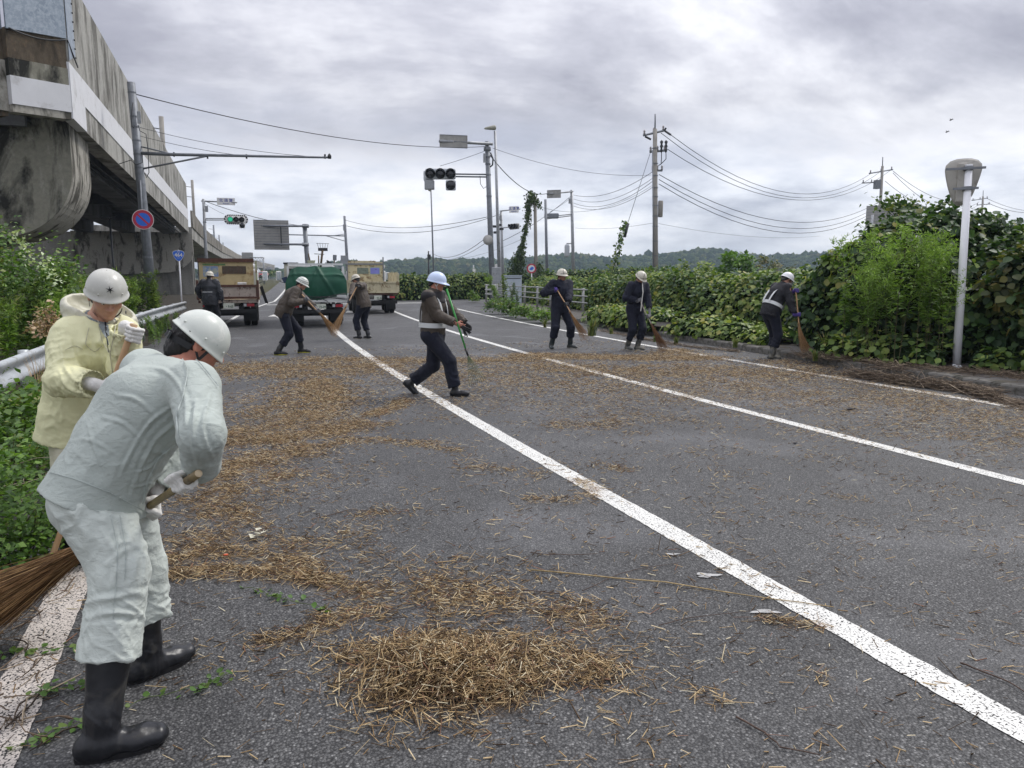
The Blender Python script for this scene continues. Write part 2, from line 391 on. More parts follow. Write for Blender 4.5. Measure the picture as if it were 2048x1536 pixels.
def polymesh(fn, lo, hi, h):
    lo = np.array(lo, float)-2*h; hi = np.array(hi, float)+2*h
    s = 4; H = h*s; n = np.ceil((hi-lo)/H).astype(int)+1
    ax = [lo[i]+H*np.arange(n[i]) for i in range(3)]
    g = np.stack(np.meshgrid(*ax, indexing='ij'), -1).reshape(-1, 3)
    cc = fn(g+H*.5).reshape(n)                                     # centre of each coarse block
    D = np.repeat(np.repeat(np.repeat(cc, s, 0), s, 1), s, 2).astype(np.float32)
    act = np.argwhere(np.abs(cc) < H*1.35)
    off = np.stack(np.meshgrid(*[np.arange(s)]*3, indexing='ij'), -1).reshape(-1, 3)
    idx = (act[:, None, :]*s+off[None]).reshape(-1, 3)
    D[idx[:, 0], idx[:, 1], idx[:, 2]] = fn(lo+idx*h)
    ins = D < 0
    N = np.array(D.shape)
    c = ins[:-1, :-1, :-1].astype(np.int8)*0
    for dx in (0, 1):
        for dy in (0, 1):
            for dz in (0, 1): c = c + ins[dx:N[0]-1+dx, dy:N[1]-1+dy, dz:N[2]-1+dz]
    cells = np.argwhere((c > 0) & (c < 8))
    vid = -np.ones(c.shape, dtype=np.int64); vid[tuple(cells.T)] = np.arange(len(cells))
    acc = np.zeros((len(cells), 3)); cnt = np.zeros(len(cells))
    for axis in range(3):
        o = [i for i in range(3) if i != axis]
        for u in (0, 1):
            for v in (0, 1):
                p0 = cells.copy(); p0[:, o[0]] += u; p0[:, o[1]] += v; p1 = p0.copy(); p1[:, axis] += 1
                d0 = D[tuple(p0.T)]; d1 = D[tuple(p1.T)]; m = (d0 < 0) != (d1 < 0)
                t = np.where(m, d0/np.where(m, d0-d1, 1), 0); q = p0.astype(float); q[:, axis] += t
                acc[m] += q[m]; cnt[m] += 1
    V = lo + acc/cnt[:, None]*h
    Fs = []
    for axis in range(3):
        o1, o2 = (axis+1) % 3, (axis+2) % 3
        sl0 = [slice(None)]*3; sl1 = [slice(None)]*3; sl0[axis] = slice(0, -1); sl1[axis] = slice(1, None)
        a, b = ins[tuple(sl0)], ins[tuple(sl1)]
        e = np.argwhere(a != b); e = e[(e[:, o1] > 0) & (e[:, o2] > 0) & (e[:, o1] < N[o1]-1) & (e[:, o2] < N[o2]-1)]
        flip = ~a[tuple(e.T)]
        q = []
        for du, dv in ((0, 0), (-1, 0), (-1, -1), (0, -1)):
            w_ = e.copy(); w_[:, o1] += du; w_[:, o2] += dv; q.append(vid[tuple(w_.T)])
        q = np.stack(q, 1); q[flip] = q[flip][:, ::-1]; Fs.append(q[(q >= 0).all(1)])
    return V, np.concatenate(Fs)
def vnorm(V, F):
    a = V[F[:, 2]]-V[F[:, 0]]; b = V[F[:, 3]]-V[F[:, 1]]; n = np.cross(a, b); N = np.zeros_like(V)
    for k in range(4): np.add.at(N, F[:, k], n)
    return N/(np.linalg.norm(N, axis=1)[:, None]+1e-12)
def relax(V, F, it=1, k=.5):
    E = np.concatenate([F[:, [0, 1]], F[:, [1, 2]], F[:, [2, 3]], F[:, [3, 0]]])
    for _ in range(it):
        S = np.zeros_like(V); C = np.zeros(len(V)); np.add.at(S, E[:, 0], V[E[:, 1]]); np.add.at(C, E[:, 0], 1)
        np.add.at(S, E[:, 1], V[E[:, 0]]); np.add.at(C, E[:, 1], 1); V = V*(1-k)+S/C[:, None]*k
    return V
def ik(a, c, l1, l2, pole):
    """joint between a and c; c may be pulled in to reach"""
    a = np.asarray(a, float); c = np.asarray(c, float); d = c-a; L_ = np.linalg.norm(d); mx = (l1+l2)*.995
    if L_ > mx: c = a+d/L_*mx; L_ = mx; d = c-a
    u = d/L_; x = (l1*l1-l2*l2+L_*L_)/(2*L_); hgt = math.sqrt(max(l1*l1-x*x, 0)); pl = unit(np.asarray(pole, float)-u*np.dot(pole, u))
    return a+u*x+pl*hgt, c
def bone_folds(V, N, bones, amp, seed, h=1.):
    """bones: (a, b, radius, amp at a, amp mid, amp at b, freq)"""
    W = np.zeros(len(V)); D = np.zeros(len(V))
    for k, (a, b, r, ka, km, kb, fr) in enumerate(bones):
        a = np.asarray(a, float); b = np.asarray(b, float); Ln = np.linalg.norm(b-a); t, q = _seg(V, a, b); dist = np.sqrt((q*q).sum(1))
        w_ = np.exp(-(np.maximum(dist-r, 0)/.03)**2)+1e-5
        ax = (b-a)/Ln
        e1, e2 = frame_of(ax); ang = np.arctan2(q@e1, q@e2); al = t*Ln; f = 0
        wp = noise3(V*5.+seed+k)*.5; wp2 = noise3(V*11.+seed*2+k)*.25
        for j, (fq, cr, shr, am) in enumerate(((.55, 1.6, .030, 1.), (1.0, 2.4, -.035, .7), (1.7, 4.0, .05, .42), (.8, 3.0, .12, .5))):
            u = (al+shr*ang*(1 if (k+j) % 2 else -1))*fr*fq
            c = np.stack([u+wp*1.1+wp2, (q@e1)*cr*3+seed+j*9.1, (q@e2)*cr*3+k*7.7], 1)
            n = noise3(c); f = f+am*((1-np.minimum(1, np.abs(n)*2.9))**1.4-.28)
        ma = np.interp(t, [0, .5, 1], [ka, km, kb]); D += w_*f*ma; W += w_
    return V + N*(amp*D/W)[:, None]
class Pose: pass
def make_pose(base, yaw, hip_h=.9, lean=.1, feet=None, toes=(0, 0), hands=None, tools=None, head=None, s=1., curve=.25, twist=0., shrug=0., hip_shift=(0, 0), elbow=((-.6, -.2, -.8), (.6, -.2, -.8)), side_lean=0., knee_out=.1):
    """yaw: direction the person faces, 0 = +Y, positive towards +X. feet/hands in person axes (right, forward, up) from base, left first."""
    q = Pose(); base = np.array(base, float); f = np.array([math.sin(yaw), math.cos(yaw), 0]); r = np.array([math.cos(yaw), -math.sin(yaw), 0]); z = np.array([0, 0, 1.])
    M = np.stack([r, f, z]); W = lambda v: base + np.asarray(v, float)@M
    q.W = W; q.M = M; q.base = base; q.f, q.r, q.s = f, r, s; q.yaw = yaw
    pel = W((hip_shift[0], hip_shift[1], hip_h*s)); q.pel = pel
    def dr(a): return unit(f*math.sin(a)+z*math.cos(a)+r*math.sin(side_lean)*1.0)
    q.wai = pel+dr(lean*(1-curve))*.17*s; q.che = q.wai+dr(lean)*.21*s; q.nec = q.che+dr(lean*(1+curve*.6))*.17*s
    q.dpel = dr(lean*(1-curve)); q.dche = dr(lean); 
    ct, st = math.cos(twist), math.sin(twist); q.sr = unit(r*ct+f*st - q.dche*np.dot(r*ct+f*st, q.dche)); q.pr = r
    sh = q.che+q.dche*.115*s
    q.sho = [sh-q.sr*.185*s+q.dche*shrug, sh+q.sr*.185*s+q.dche*shrug]
    q.hip = [pel-r*.095*s-z*.03, pel+r*.095*s-z*.03]
    q.kne, q.ank, q.toe = [], [], []
    feet = feet or ((-.1, 0, 0), (.1, 0, 0))
    for i in (0, 1):
        a = W(feet[i])+z*.085*s; ty = yaw+toes[i]; td = np.array([math.sin(ty), math.cos(ty), 0])
        k, a = ik(q.hip[i], a, .43*s, .41*s, f+r*(knee_out if i else -knee_out)+td*.5); q.kne.append(k); q.ank.append(a); q.toe.append(td)
    q.elb, q.wri, q.grip = [], [], []
    for i in (0, 1):
        hnd = hands[i]; sd = -1 if i == 0 else 1
        if tools and tools[i] is not None:
            A, gp, rt = tools[i]; A = unit(A); gp = np.asarray(gp, float)
            F_ = gp-q.sho[i]; F_ = F_+f*.15; F_ = unit(F_-A*np.dot(F_, A)); Nn = np.cross(A, F_)*sd
            wr = gp-Nn*(rt+.018)-F_*.078; q.grip.append((A, F_, Nn, gp, rt))
        else: wr = W(hnd); q.grip.append(None)
        e_, wr2 = ik(q.sho[i], wr, .285*s, .25*s, np.array(elbow[i])@M); q.elb.append(e_)
        if q.grip[-1] is not None and np.linalg.norm(wr2-wr) > .02: pass
        q.wri.append(wr2)
    hd = unit(np.array(head if head is not None else (0, 1, 0))@M); q.hf = hd
    up = unit(q.dche*.55+z*.45); hu = unit(up-hd*np.dot(up, hd)); q.hu = hu; q.hr = np.cross(hd, hu)
    q.hc = q.nec+unit(up*.8+hu*.4+hd*.25)*.135*s
    return q
def hand_sdf(p, q, i, fr=.0095):
    """a gripping hand (q.grip) or a relaxed curled one"""
    sd = -1 if i == 0 else 1; g = q.grip[i]; wr = q.wri[i]
    if g is not None:
        A, F_, Nn, gp, rt = g; pc = gp-Nn*(rt+.017)
        d = ec(p, pc-F_*.045, pc+F_*.028, (.034, .016), (.041, .015), A)
        d = smin(d, rc(p, wr, pc-F_*.04, .028, .024), .02)
        for k, o_ in enumerate((.033, .011, -.011, -.032)):
            r0 = rt+fr*.9; ln = (1.0, 1.08, 1.0, .84)[k]; last = None
            pts = [pc+F_*.034+A*o_]
            for an in (62, 128*ln, 190*ln):
                t = R(an); pts.append(gp+A*(o_*.92)+(-Nn*math.cos(t)+F_*math.sin(t))*r0)
            for u in range(3): d = smin(d, rc(p, pts[u], pts[u+1], fr*(1.06-.08*u), fr*(.98-.08*u)), .005)
        r0 = rt+fr; tp = [pc-F_*.03+A*.022]
        for an, o_ in ((-70, .042), (-130, .038), (-165, .03)):
            t = R(an); tp.append(gp+A*o_+(-Nn*math.cos(t)+F_*math.sin(t))*r0)
        for u in range(3): d = smin(d, rc(p, tp[u], tp[u+1], fr*(1.35-.12*u), fr*(1.2-.12*u)), .006)
        return d
    fw = unit(wr-q.elb[i]); sidev = unit(np.cross(fw, q.f)) ; inn = -q.r*sd; inn = unit(inn-fw*np.dot(inn, fw)); sp = unit(np.cross(fw, inn))
    pc = wr+fw*.055; d = ec(p, wr+fw*.015, wr+fw*.085, (.03, .016), (.04, .014), sp)
    for k, o_ in enumerate((.03, .01, -.01, -.029)):
        ln = (.9, 1., .93, .75)[k]; a = wr+fw*.085+sp*o_; b = a+(fw*.9+inn*.35)*.038*ln; c = b+(fw*.6+inn*.8)*.026*ln; e_ = c+(fw*.2+inn)*.018*ln
        for u, (x, y) in enumerate(((a, b), (b, c), (c, e_))): d = smin(d, rc(p, x, y, fr*(1-.08*u), fr*(.93-.08*u)), .005)
    a = wr+fw*.03+sp*.028; b = a+(fw*.6+sp*.6+inn*.4)*.04; c = b+(fw*.9+inn*.3)*.028
    return smin(smin(d, rc(p, a, b, .012, .011), .008), rc(p, b, c, .011, .009), .006)
def head_sdf(p, q):
    c = q.hc; A = np.stack([q.hr, q.hf, q.hu]); l = ((p-c)@A.T)/q.s
    e_ = lambda cc, r_: el(l, cc, r_)
    d = e_((0, -.008, .030), (.077, .096, .090)); d = smin(d, e_((0, .030, -.045), (.058, .062, .068)), .035)
    d = smin(d, e_((0, .070, -.092), (.026, .022, .02)), .02)
    ax = np.abs(l[:, 0]); m = l.copy(); m[:, 0] = ax
    d = smin(d, rc(m, (.0, .086, .030), (.036, .076, .031), .011, .010), .014)
    d = smin(d, el(m, (.040, .058, -.020), (.024, .026, .024)), .02)
    d = smax(d, -el(m, (.031, .101, .010), (.017, .016, .012)), .012)
    d = smin(d, rc(l, (0, .088, .012), (0, .110, -.028), .007, .0115), .010)
    d = smin(d, el(m, (.013, .098, -.030), (.009, .010, .008)), .006)
    d = smin(d, rc(m, (0, .0945, -.056), (.019, .0865, -.058), .0058, .0035), .006)
    d = smin(d, rc(m, (0, .0925, -.066), (.017, .0855, -.065), .0062, .004), .006)
    d = smax(d, -rc(m, (0, .1005, -.0605), (.018, .0925, -.0605), .0022, .002), .003)
    ear = el(m, (.081, -.008, -.004), (.011, .020, .032)); ear = smax(ear, -el(m, (.092, -.002, -.002), (.008, .012, .020)), .006)
    d = smin(d, ear, .008)
    return d*q.s
def _bb(pts, pad): pts = np.array(pts); return pts.min(0)-pad, pts.max(0)+pad
def limb_sdf(p, pts, rad, k=.02):
    d = None
    for i in range(len(pts)-1):
        x = rc(p, pts[i], pts[i+1], rad[i], rad[i+1]); d = x if d is None else smin(d, x, k)
    return d
def build_body(q, root, skin, h=.009, bare=(False, False)):
    s = q.s
    def fn(p):
        d = head_sdf(p, q); nb = q.hc-q.hu*.05*s-q.hf*.02*s
        d = smin(d, rc(p, nb, q.nec, .052*s, .056*s), .03)
        d = smin(d, ec(p, q.nec, q.che, (.10*s, .06*s), (.15*s, .09*s), q.sr), .04); d = smin(d, ec(p, q.che, q.wai, (.15*s, .09*s), (.13*s, .085*s), q.sr), .04)
        d = smin(d, ec(p, q.wai, q.pel, (.13*s, .085*s), (.14*s, .1*s), q.pr), .04)
        for i in (0, 1):
            d = smin(d, limb_sdf(p, [q.sho[i], q.elb[i], q.wri[i]], [.047*s, .036*s, .024*s]), .03)
            d = smin(d, limb_sdf(p, [q.hip[i], q.kne[i], q.ank[i]], [.075*s, .05*s, .035*s]), .03)
            if bare[i]: d = smin(d, hand_sdf(p, q, i, .0088), .01)
        return d
    pts = [q.hc+q.hu*.14*s, q.nec, q.pel, *q.sho, *q.elb, *q.wri, *q.hip, *q.kne, *q.ank, q.hc+q.hf*.12, q.hc-q.hf*.12]
    lo, hi = _bb(pts, .14)
    V, F = polymesh(fn, lo, hi, h); V = relax(V, F, 1, .3)
    return mesh_obj('body', V, F, skin, root, True)
def build_face(q, root, hairmat, brow=True, hair=True, h=.006, sideburn=-.02, nape=.9):
    s = q.s; A = np.stack([q.hr, q.hf, q.hu])
    W = lambda v: q.hc+(np.array(v)*s)@A
    eb = [o for o in COL.objects if o.parent is root and o.name.startswith('body')][-1]
    for x in (-.031, .031):
        mb = MB().sphere(W((x, .0835, .009)), .0115*s, 12, axes=A); mb.sphere(W((x, .0915, .008)), .0052*s, 8, mi=1, axes=A)
        mb.build('eye', [MATS['eye_white'], MATS['eye_dark']], root, True)
        MB().tube([W((x-.016, .087, .028)), W((x, .0935, .033)), W((x+.016, .087, .029))], .0032*s, 5).build('eyebrow', hairmat, root, True)
    if hair:
        def fn(p):
            l = ((p-q.hc)@A.T)/s
            d = smin(el(l, (0, -.012, .032), (.0835, .1025, .096)), el(l, (0, -.056, -.052), (.066, .050, .066)), .03); d = d+.0025*np.sin(l[:, 0]*420)*np.sin(l[:, 2]*160+l[:, 1]*200)
            d = smax(d, l[:, 2]-.060, .01)
            d = smax(d, l[:, 1]-.062+np.clip(-(l[:, 2]-.05), 0, 1)*.55, .01)
            d = smax(d, -(l[:, 2]-sideburn+np.clip(-l[:, 1]-.02, 0, .07)*nape), .008)
            return d*s
        c = q.hc; V, F = polymesh(fn, c-.16, c+.16, h); mesh_obj('hair', V, F, hairmat, root, True)
def build_hands(q, root, mats, h=.0045, fr=.0098, which=(0, 1)):
    for i in which:
        if mats[i] is None: continue
        g = q.grip[i]; c = (g[3] if g is not None else q.wri[i]+unit(q.wri[i]-q.elb[i])*.07)
        fa = unit(q.wri[i]-q.elb[i])
        def fn(p):
            d = hand_sdf(p, q, i, fr); cuff = rc(p, q.wri[i]-fa*.045, q.wri[i]+fa*.015, .036, .031)
            return smin(d, cuff, .012)
        lo, hi = _bb([c, q.wri[i], q.wri[i]-fa*.05], .085); V, F = polymesh(fn, lo, hi, h); N = vnorm(V, F)
        V = V+N*(noise3(V*70+i)*.0012)[:, None]
        mesh_obj('glove', V, F, mats[i], root, True)
def px_folds(V, N, folds, amp):
    """long creases sculpted on the side of the cloth that the listed curves run over"""
    v = V-_C; zz = v@_fw; X = 1024+FPX*(v@_rt)/zz; Y = 768-FPX*(v@_up)/zz; front = np.clip(-(N*(v/np.linalg.norm(v, axis=1)[:, None])).sum(1)*2.5, 0, 1)
    pt = np.stack([X, Y], 1); D = np.zeros(len(V))
    for pl, w_, a in folds:
        pl = np.array(pl, float); pl = np.concatenate([[2*pl[0]-pl[1]], pl, [2*pl[-1]-pl[-2]]]); cv = []
        for i in range(len(pl)-3):
            for t in (0, .2, .4, .6, .8): a0, a1, a2, a3 = pl[i:i+4]; cv.append(.5*(2*a1+(a2-a0)*t+(2*a0-5*a1+4*a2-a3)*t*t+(3*a1-a0-3*a2+a3)*t**3))
        pl = np.array(cv+[pl[-2]]); best = np.full(len(V), 1e9); tt = np.zeros(len(V)); m = len(pl)-1
        for i in range(m):
            ab = pl[i+1]-pl[i]; t = np.clip(((pt-pl[i])@ab)/(ab@ab), 0, 1); d = np.linalg.norm(pt-pl[i]-t[:, None]*ab, axis=1); b = d < best; best[b] = d[b]; tt[b] = (i+t[b])/m
        g = np.exp(-(best/w_)**2)-.55*np.exp(-((best-w_*1.7)/w_)**2); D += g*a*(.75+.6*noise3(V*9.))*np.sin(np.clip(tt*.9+.08, 0, 1)*math.pi)**.6
    return V+N*(amp*D*front)[:, None]
def seams(o, m, lines, wd=.0012, w1=None, lift=.0022, nm='seam'):
    """stitched seams laid on the cloth under the listed curves"""
    me = o.data; n = len(me.vertices); V = np.empty(n*3, np.float32); me.vertices.foreach_get('co', V); V = V.reshape(-1, 3).astype(float)+WLOC[o.name]; N = np.array([v.vector[:] for v in me.vertex_normals])
    v = V-_C; zz = v@_fw; pt = np.stack([1024+FPX*(v@_rt)/zz, 768-FPX*(v@_up)/zz], 1); fr = -(N*v).sum(1) > 0
    for pl in lines:
        pl = np.array(pl, float); k = 0; path = []; seg = np.r_[0, np.cumsum(np.linalg.norm(np.diff(pl, axis=0), axis=1))]
        for t in np.arange(0, seg[-1], 5.):
            c = np.array([np.interp(t, seg, pl[:, 0]), np.interp(t, seg, pl[:, 1])]); d = np.linalg.norm(pt-c, axis=1)+(~fr)*99; near = np.where(d < 5)[0]
            if len(near) == 0: continue
            j = near[np.argmin(zz[near])]; ry_ = ray(*c); path.append((_C+ry_*(zz[j]/np.dot(ry_, _fw)), N[j]))
        if len(path) < 3: continue
        pp = np.array([a for a, _ in path]); pp[1:-1] = pp[1:-1]*.5+(pp[:-2]+pp[2:])*.25; nn_ = np.array([b for _, b in path]); rows = []
        for i in range(len(pp)): d = unit(pp[min(i+1, len(pp)-1)]-pp[max(i-1, 0)]); sd = unit(np.cross(nn_[i], d)); ww = wd if w1 is None else wd+(w1-wd)*i/(len(pp)-1); ed = -.002 if w1 is None else lift*.6; rows.append([pp[i]-sd*ww+nn_[i]*ed, pp[i]+nn_[i]*lift, pp[i]+sd*ww+nn_[i]*ed])
        MB().grid(np.array(rows)).build(nm, m, o, True)
def build_jacket(q, root, m, h=.012, hem=.10, loose=1., arm=1., seed=1., fold=.012, name='jacket', collar=True, colh=.052, hood=False, extra=None, cuff=.0, hemflare=.0, shape=None, pxf=None, armf=1.):
    s = q.s; dz = q.dpel; hp = q.pel-dz*hem*s; L_ = loose
    side0, side1 = q.pr, q.sr
    cuf = []
    for i in (0, 1):
        fa = unit(q.wri[i]-q.elb[i]); cuf.append((q.wri[i]-fa*cuff, fa))
    def core(p, g=0.):
        d = ec(p, hp-dz*.04, q.pel+dz*.03, ((.185+hemflare)*L_*s-g, (.138+hemflare)*L_*s-g), (.178*L_*s-g, .135*L_*s-g), side0)
        d = smin(d, ec(p, q.pel+dz*.03, q.wai, (.178*L_*s-g, .135*L_*s-g), (.168*L_*s-g, .128*L_*s-g), side0), .06)
        d = smin(d, ec(p, q.wai, q.che, (.168*L_*s-g, .128*L_*s-g), (.185*L_*s-g, .135*L_*s-g), side1), .06)
        d = smin(d, ec(p, q.che, q.che+q.dche*.09*s, (.185*L_*s-g, .135*L_*s-g), (.165*s-g, .10*s-g), side1), .06)
        d = smin(d, ec(p, q.sho[0]-q.dche*.01, q.sho[1]-q.dche*.01, (.078*s-g, .078*s-g), (.078*s-g, .078*s-g), q.dche), .05)
        d = smin(d, rc(p, q.nec-q.dche*.06*s, q.nec+q.dche*.0*s, .10*s-g, .072*s-g), .05)
        return d
    def arms(p, g=0.):
        d = None
        for i in (0, 1):
            x = limb_sdf(p, [q.sho[i], q.elb[i], q.wri[i]+cuf[i][1]*.05], [.078*arm*s-g, .062*arm*s-g, .052*arm*s-g], .03)
            if d is None: d = x
            else: d = np.minimum(d, x)
        return d
    def fn(p):
        c = core(p); 
        if shape is not None: c = shape(p, c, q)
        d = smin(c, arms(p), .035)
        if extra is not None: d = extra(p, d, q)
        hd = (p-hp)@(-dz); d = smax(d, hd, .006)                      # hem cut
        inn = np.maximum(core(p, .014), -(hd+.07)); d = np.maximum(d, -inn)
        for i in (0, 1):
            cp, fa = cuf[i]; x = p-cp; al = x@fa; near = (np.linalg.norm(x, axis=1) < .12)
            cut = np.where(near, al, -1.); d = np.maximum(d, cut)
            ii = limb_sdf(p, [q.elb[i], q.wri[i]+fa*.05], [.062*arm*s-.008, .052*arm*s-.008]); ii = np.maximum(ii, -(al+.04)); d = np.where(near, np.maximum(d, -ii), d)
        if collar:
            up = unit(q.hc-q.nec); t = (p-q.nec)@up
            d = np.where(np.linalg.norm(p-q.nec, axis=1) < .13, np.maximum(d, t-colh+.007), d)
            d = np.maximum(d, -np.maximum(rc(p, q.nec-up*.02, q.nec+up*.12, .058*s, .066*s), -(t-.0)))
            ring = np.abs(rc(p, q.nec-up*.02, q.nec+up*.05, .072*s, .074*s))-.007; ring = np.maximum(ring, np.maximum(t-colh, -(t+.03))); d = smin(d, ring, .012)
        return d
    pts = [q.nec+q.dche*.08, hp, q.pel, *q.sho, *q.elb, *q.wri, q.che]
    if hood: pts.append(q.nec+q.hu*.1-q.hf*.2)
    lo, hi = _bb(pts, .2*max(1, loose)); V, F = polymesh(fn, lo, hi, h); V = relax(V, F, 2, .4); N = vnorm(V, F)
    bones = [(hp, q.wai, .12, .5, .7, 1., 9), (q.wai, q.che, .12, 1., .5, .25, 8), (q.che, q.nec, .12, .25, .2, .3, 7)]
    for i in (0, 1): bones += [(q.sho[i], q.elb[i], .05, .4*armf, .6*armf, 1.2*armf, 13), (q.elb[i], q.wri[i], .04, 1.2*armf, .7*armf, .8*armf, 15)]
    V = bone_folds(V, N, bones, fold, seed)
    if pxf: V = px_folds(V, N, pxf, .0085)
    return mesh_obj(name, V, F, m, root, True)
def build_trousers(q, root, m, h=.012, loose=1., seed=2., fold=.011, cut=.22, name='trousers', shape=None, bunch=1.2, pxf=None, er=.075):
    s = q.s; z = np.array([0, 0, 1.]); L_ = loose
    ends = []
    for i in (0, 1):
        sh = q.ank[i]-q.kne[i]; ends.append(q.kne[i]+sh*(1-cut))
    def fn(p):
        d = ec(p, q.pel+q.dpel*.1*s, q.pel-q.dpel*.02*s, (.148*L_*s, .112*L_*s), (.165*L_*s, .132*L_*s), q.pr)
        for i in (0, 1):
            x = limb_sdf(p, [q.hip[i], q.kne[i]], [.108*L_*s, .078*L_*s]); d = smin(d, x, .045)
            y = rc(p, q.kne[i], ends[i]+unit(ends[i]-q.kne[i])*.04, .078*L_*s, er*L_*s); d = smin(d, y, .03)
        for i in (0, 1):
            ax = unit(q.ank[i]-q.kne[i]); x = p-ends[i]; al = x@ax; near = np.linalg.norm(x, axis=1) < .16
            d = np.where(near, smax(d, al, .006), d)
        if shape is not None: d = shape(p, d, q)
        return d
    pts = [q.pel+q.dpel*.15, *q.hip, *q.kne, *ends]; lo, hi = _bb(pts, .19*max(1, loose)); V, F = polymesh(fn, lo, hi, h); V = relax(V, F, 2, .4); N = vnorm(V, F)
    bones = [(q.pel+q.dpel*.1, q.pel-q.dpel*.05, .12, .3, .3, .6, 6)]
    for i in (0, 1): bones += [(q.hip[i], q.kne[i], .07, 1., .45, 1.1, 9), (q.kne[i], ends[i], .05, 1.1, .9, bunch, 13)]
    V = bone_folds(V, N, bones, fold, seed)
    if pxf: V = px_folds(V, N, pxf, .0085)
    return mesh_obj(name, V, F, m, root, True)
def build_boots(q, root, m, sole, top=.30, h=.009, r=.056, name='boot', shoe=False, lift=(0., 0.), fs=1.):
    s = q.s*fs; z = np.array([0, 0, 1.])
    for i in (0, 1):
        a = q.ank[i]; k = q.kne[i]; ax = unit(k-a); td = q.toe[i]
        gz = a[2]-.085*s
        # a lifted heel tips the foot about the toes
        ft = unit(td*math.cos(lift[i])-z*math.sin(lift[i])); fu = unit(z-ft*np.dot(z, ft)); sd = np.cross(ft, fu)
        b0 = a-fu*.055*s
        tp = a+ax*top
        def fn(p):
            d = ec(p, b0-ft*.045*s+fu*.012, b0+ft*.115*s+fu*.006, (.04*s, .045*s), (.047*s, .036*s), sd)
            d = smin(d, ec(p, b0+ft*.115*s+fu*.006, b0+ft*.165*s+fu*.002, (.047*s, .036*s), (.04*s, .03*s), sd), .02)
            d = smin(d, rc(p, b0+fu*.03, a+ax*.06, .046*s, (.05 if not shoe else .045)*s), .04)
            if not shoe:
                x = rc(p, a+ax*.05, tp+ax*.03, .05*s, r*1.12*s); d = smin(d, x, .03); al = (p-tp)@ax; d = smax(d, al, .006)
                d = np.maximum(d, -np.maximum(rc(p, a+ax*.1, tp+ax*.06, (r-.012)*s, (r*1.12-.008)*s), -(al+.05)))
            else: d = smax(d, (p-(a+ax*.05))@ax, .01)
            d = np.maximum(d, -((p-(b0-fu*.018))@fu)); return d
        lo, hi = _bb([b0-ft*.06, b0+ft*.2, a, tp if not shoe else a+ax*.06], .1); V, F = polymesh(fn, lo, hi, h); V = relax(V, F, 1, .4); N = vnorm(V, F)
        V = bone_folds(V, N, [(a+ax*.02, a+ax*.12, .05, 1.2, .6, .2, 14), (a+ax*.12, tp, .05, .15, .3, .7, 10)], .0045 if not shoe else .002, 5+i)
        bt = mesh_obj(name, V, F, m, root, True)
        # sole: outline plate with heel
        out = []
        for t in np.linspace(0, 1, 24, endpoint=False):
            an = 2*math.pi*t; ln = math.cos(an); wd = math.sin(an); x = .05+ln*.130; wdt = .047*(1+.13*ln)*(1-.16*math.exp(-((x-.02)/.04)**2))
            out.append(b0-fu*.032*s+ft*(x*s)+sd*(wd*wdt*s))
        MB().prism(np.array(out)[::-1], fu, .022*s).build('sole', sole, bt, loc=None)
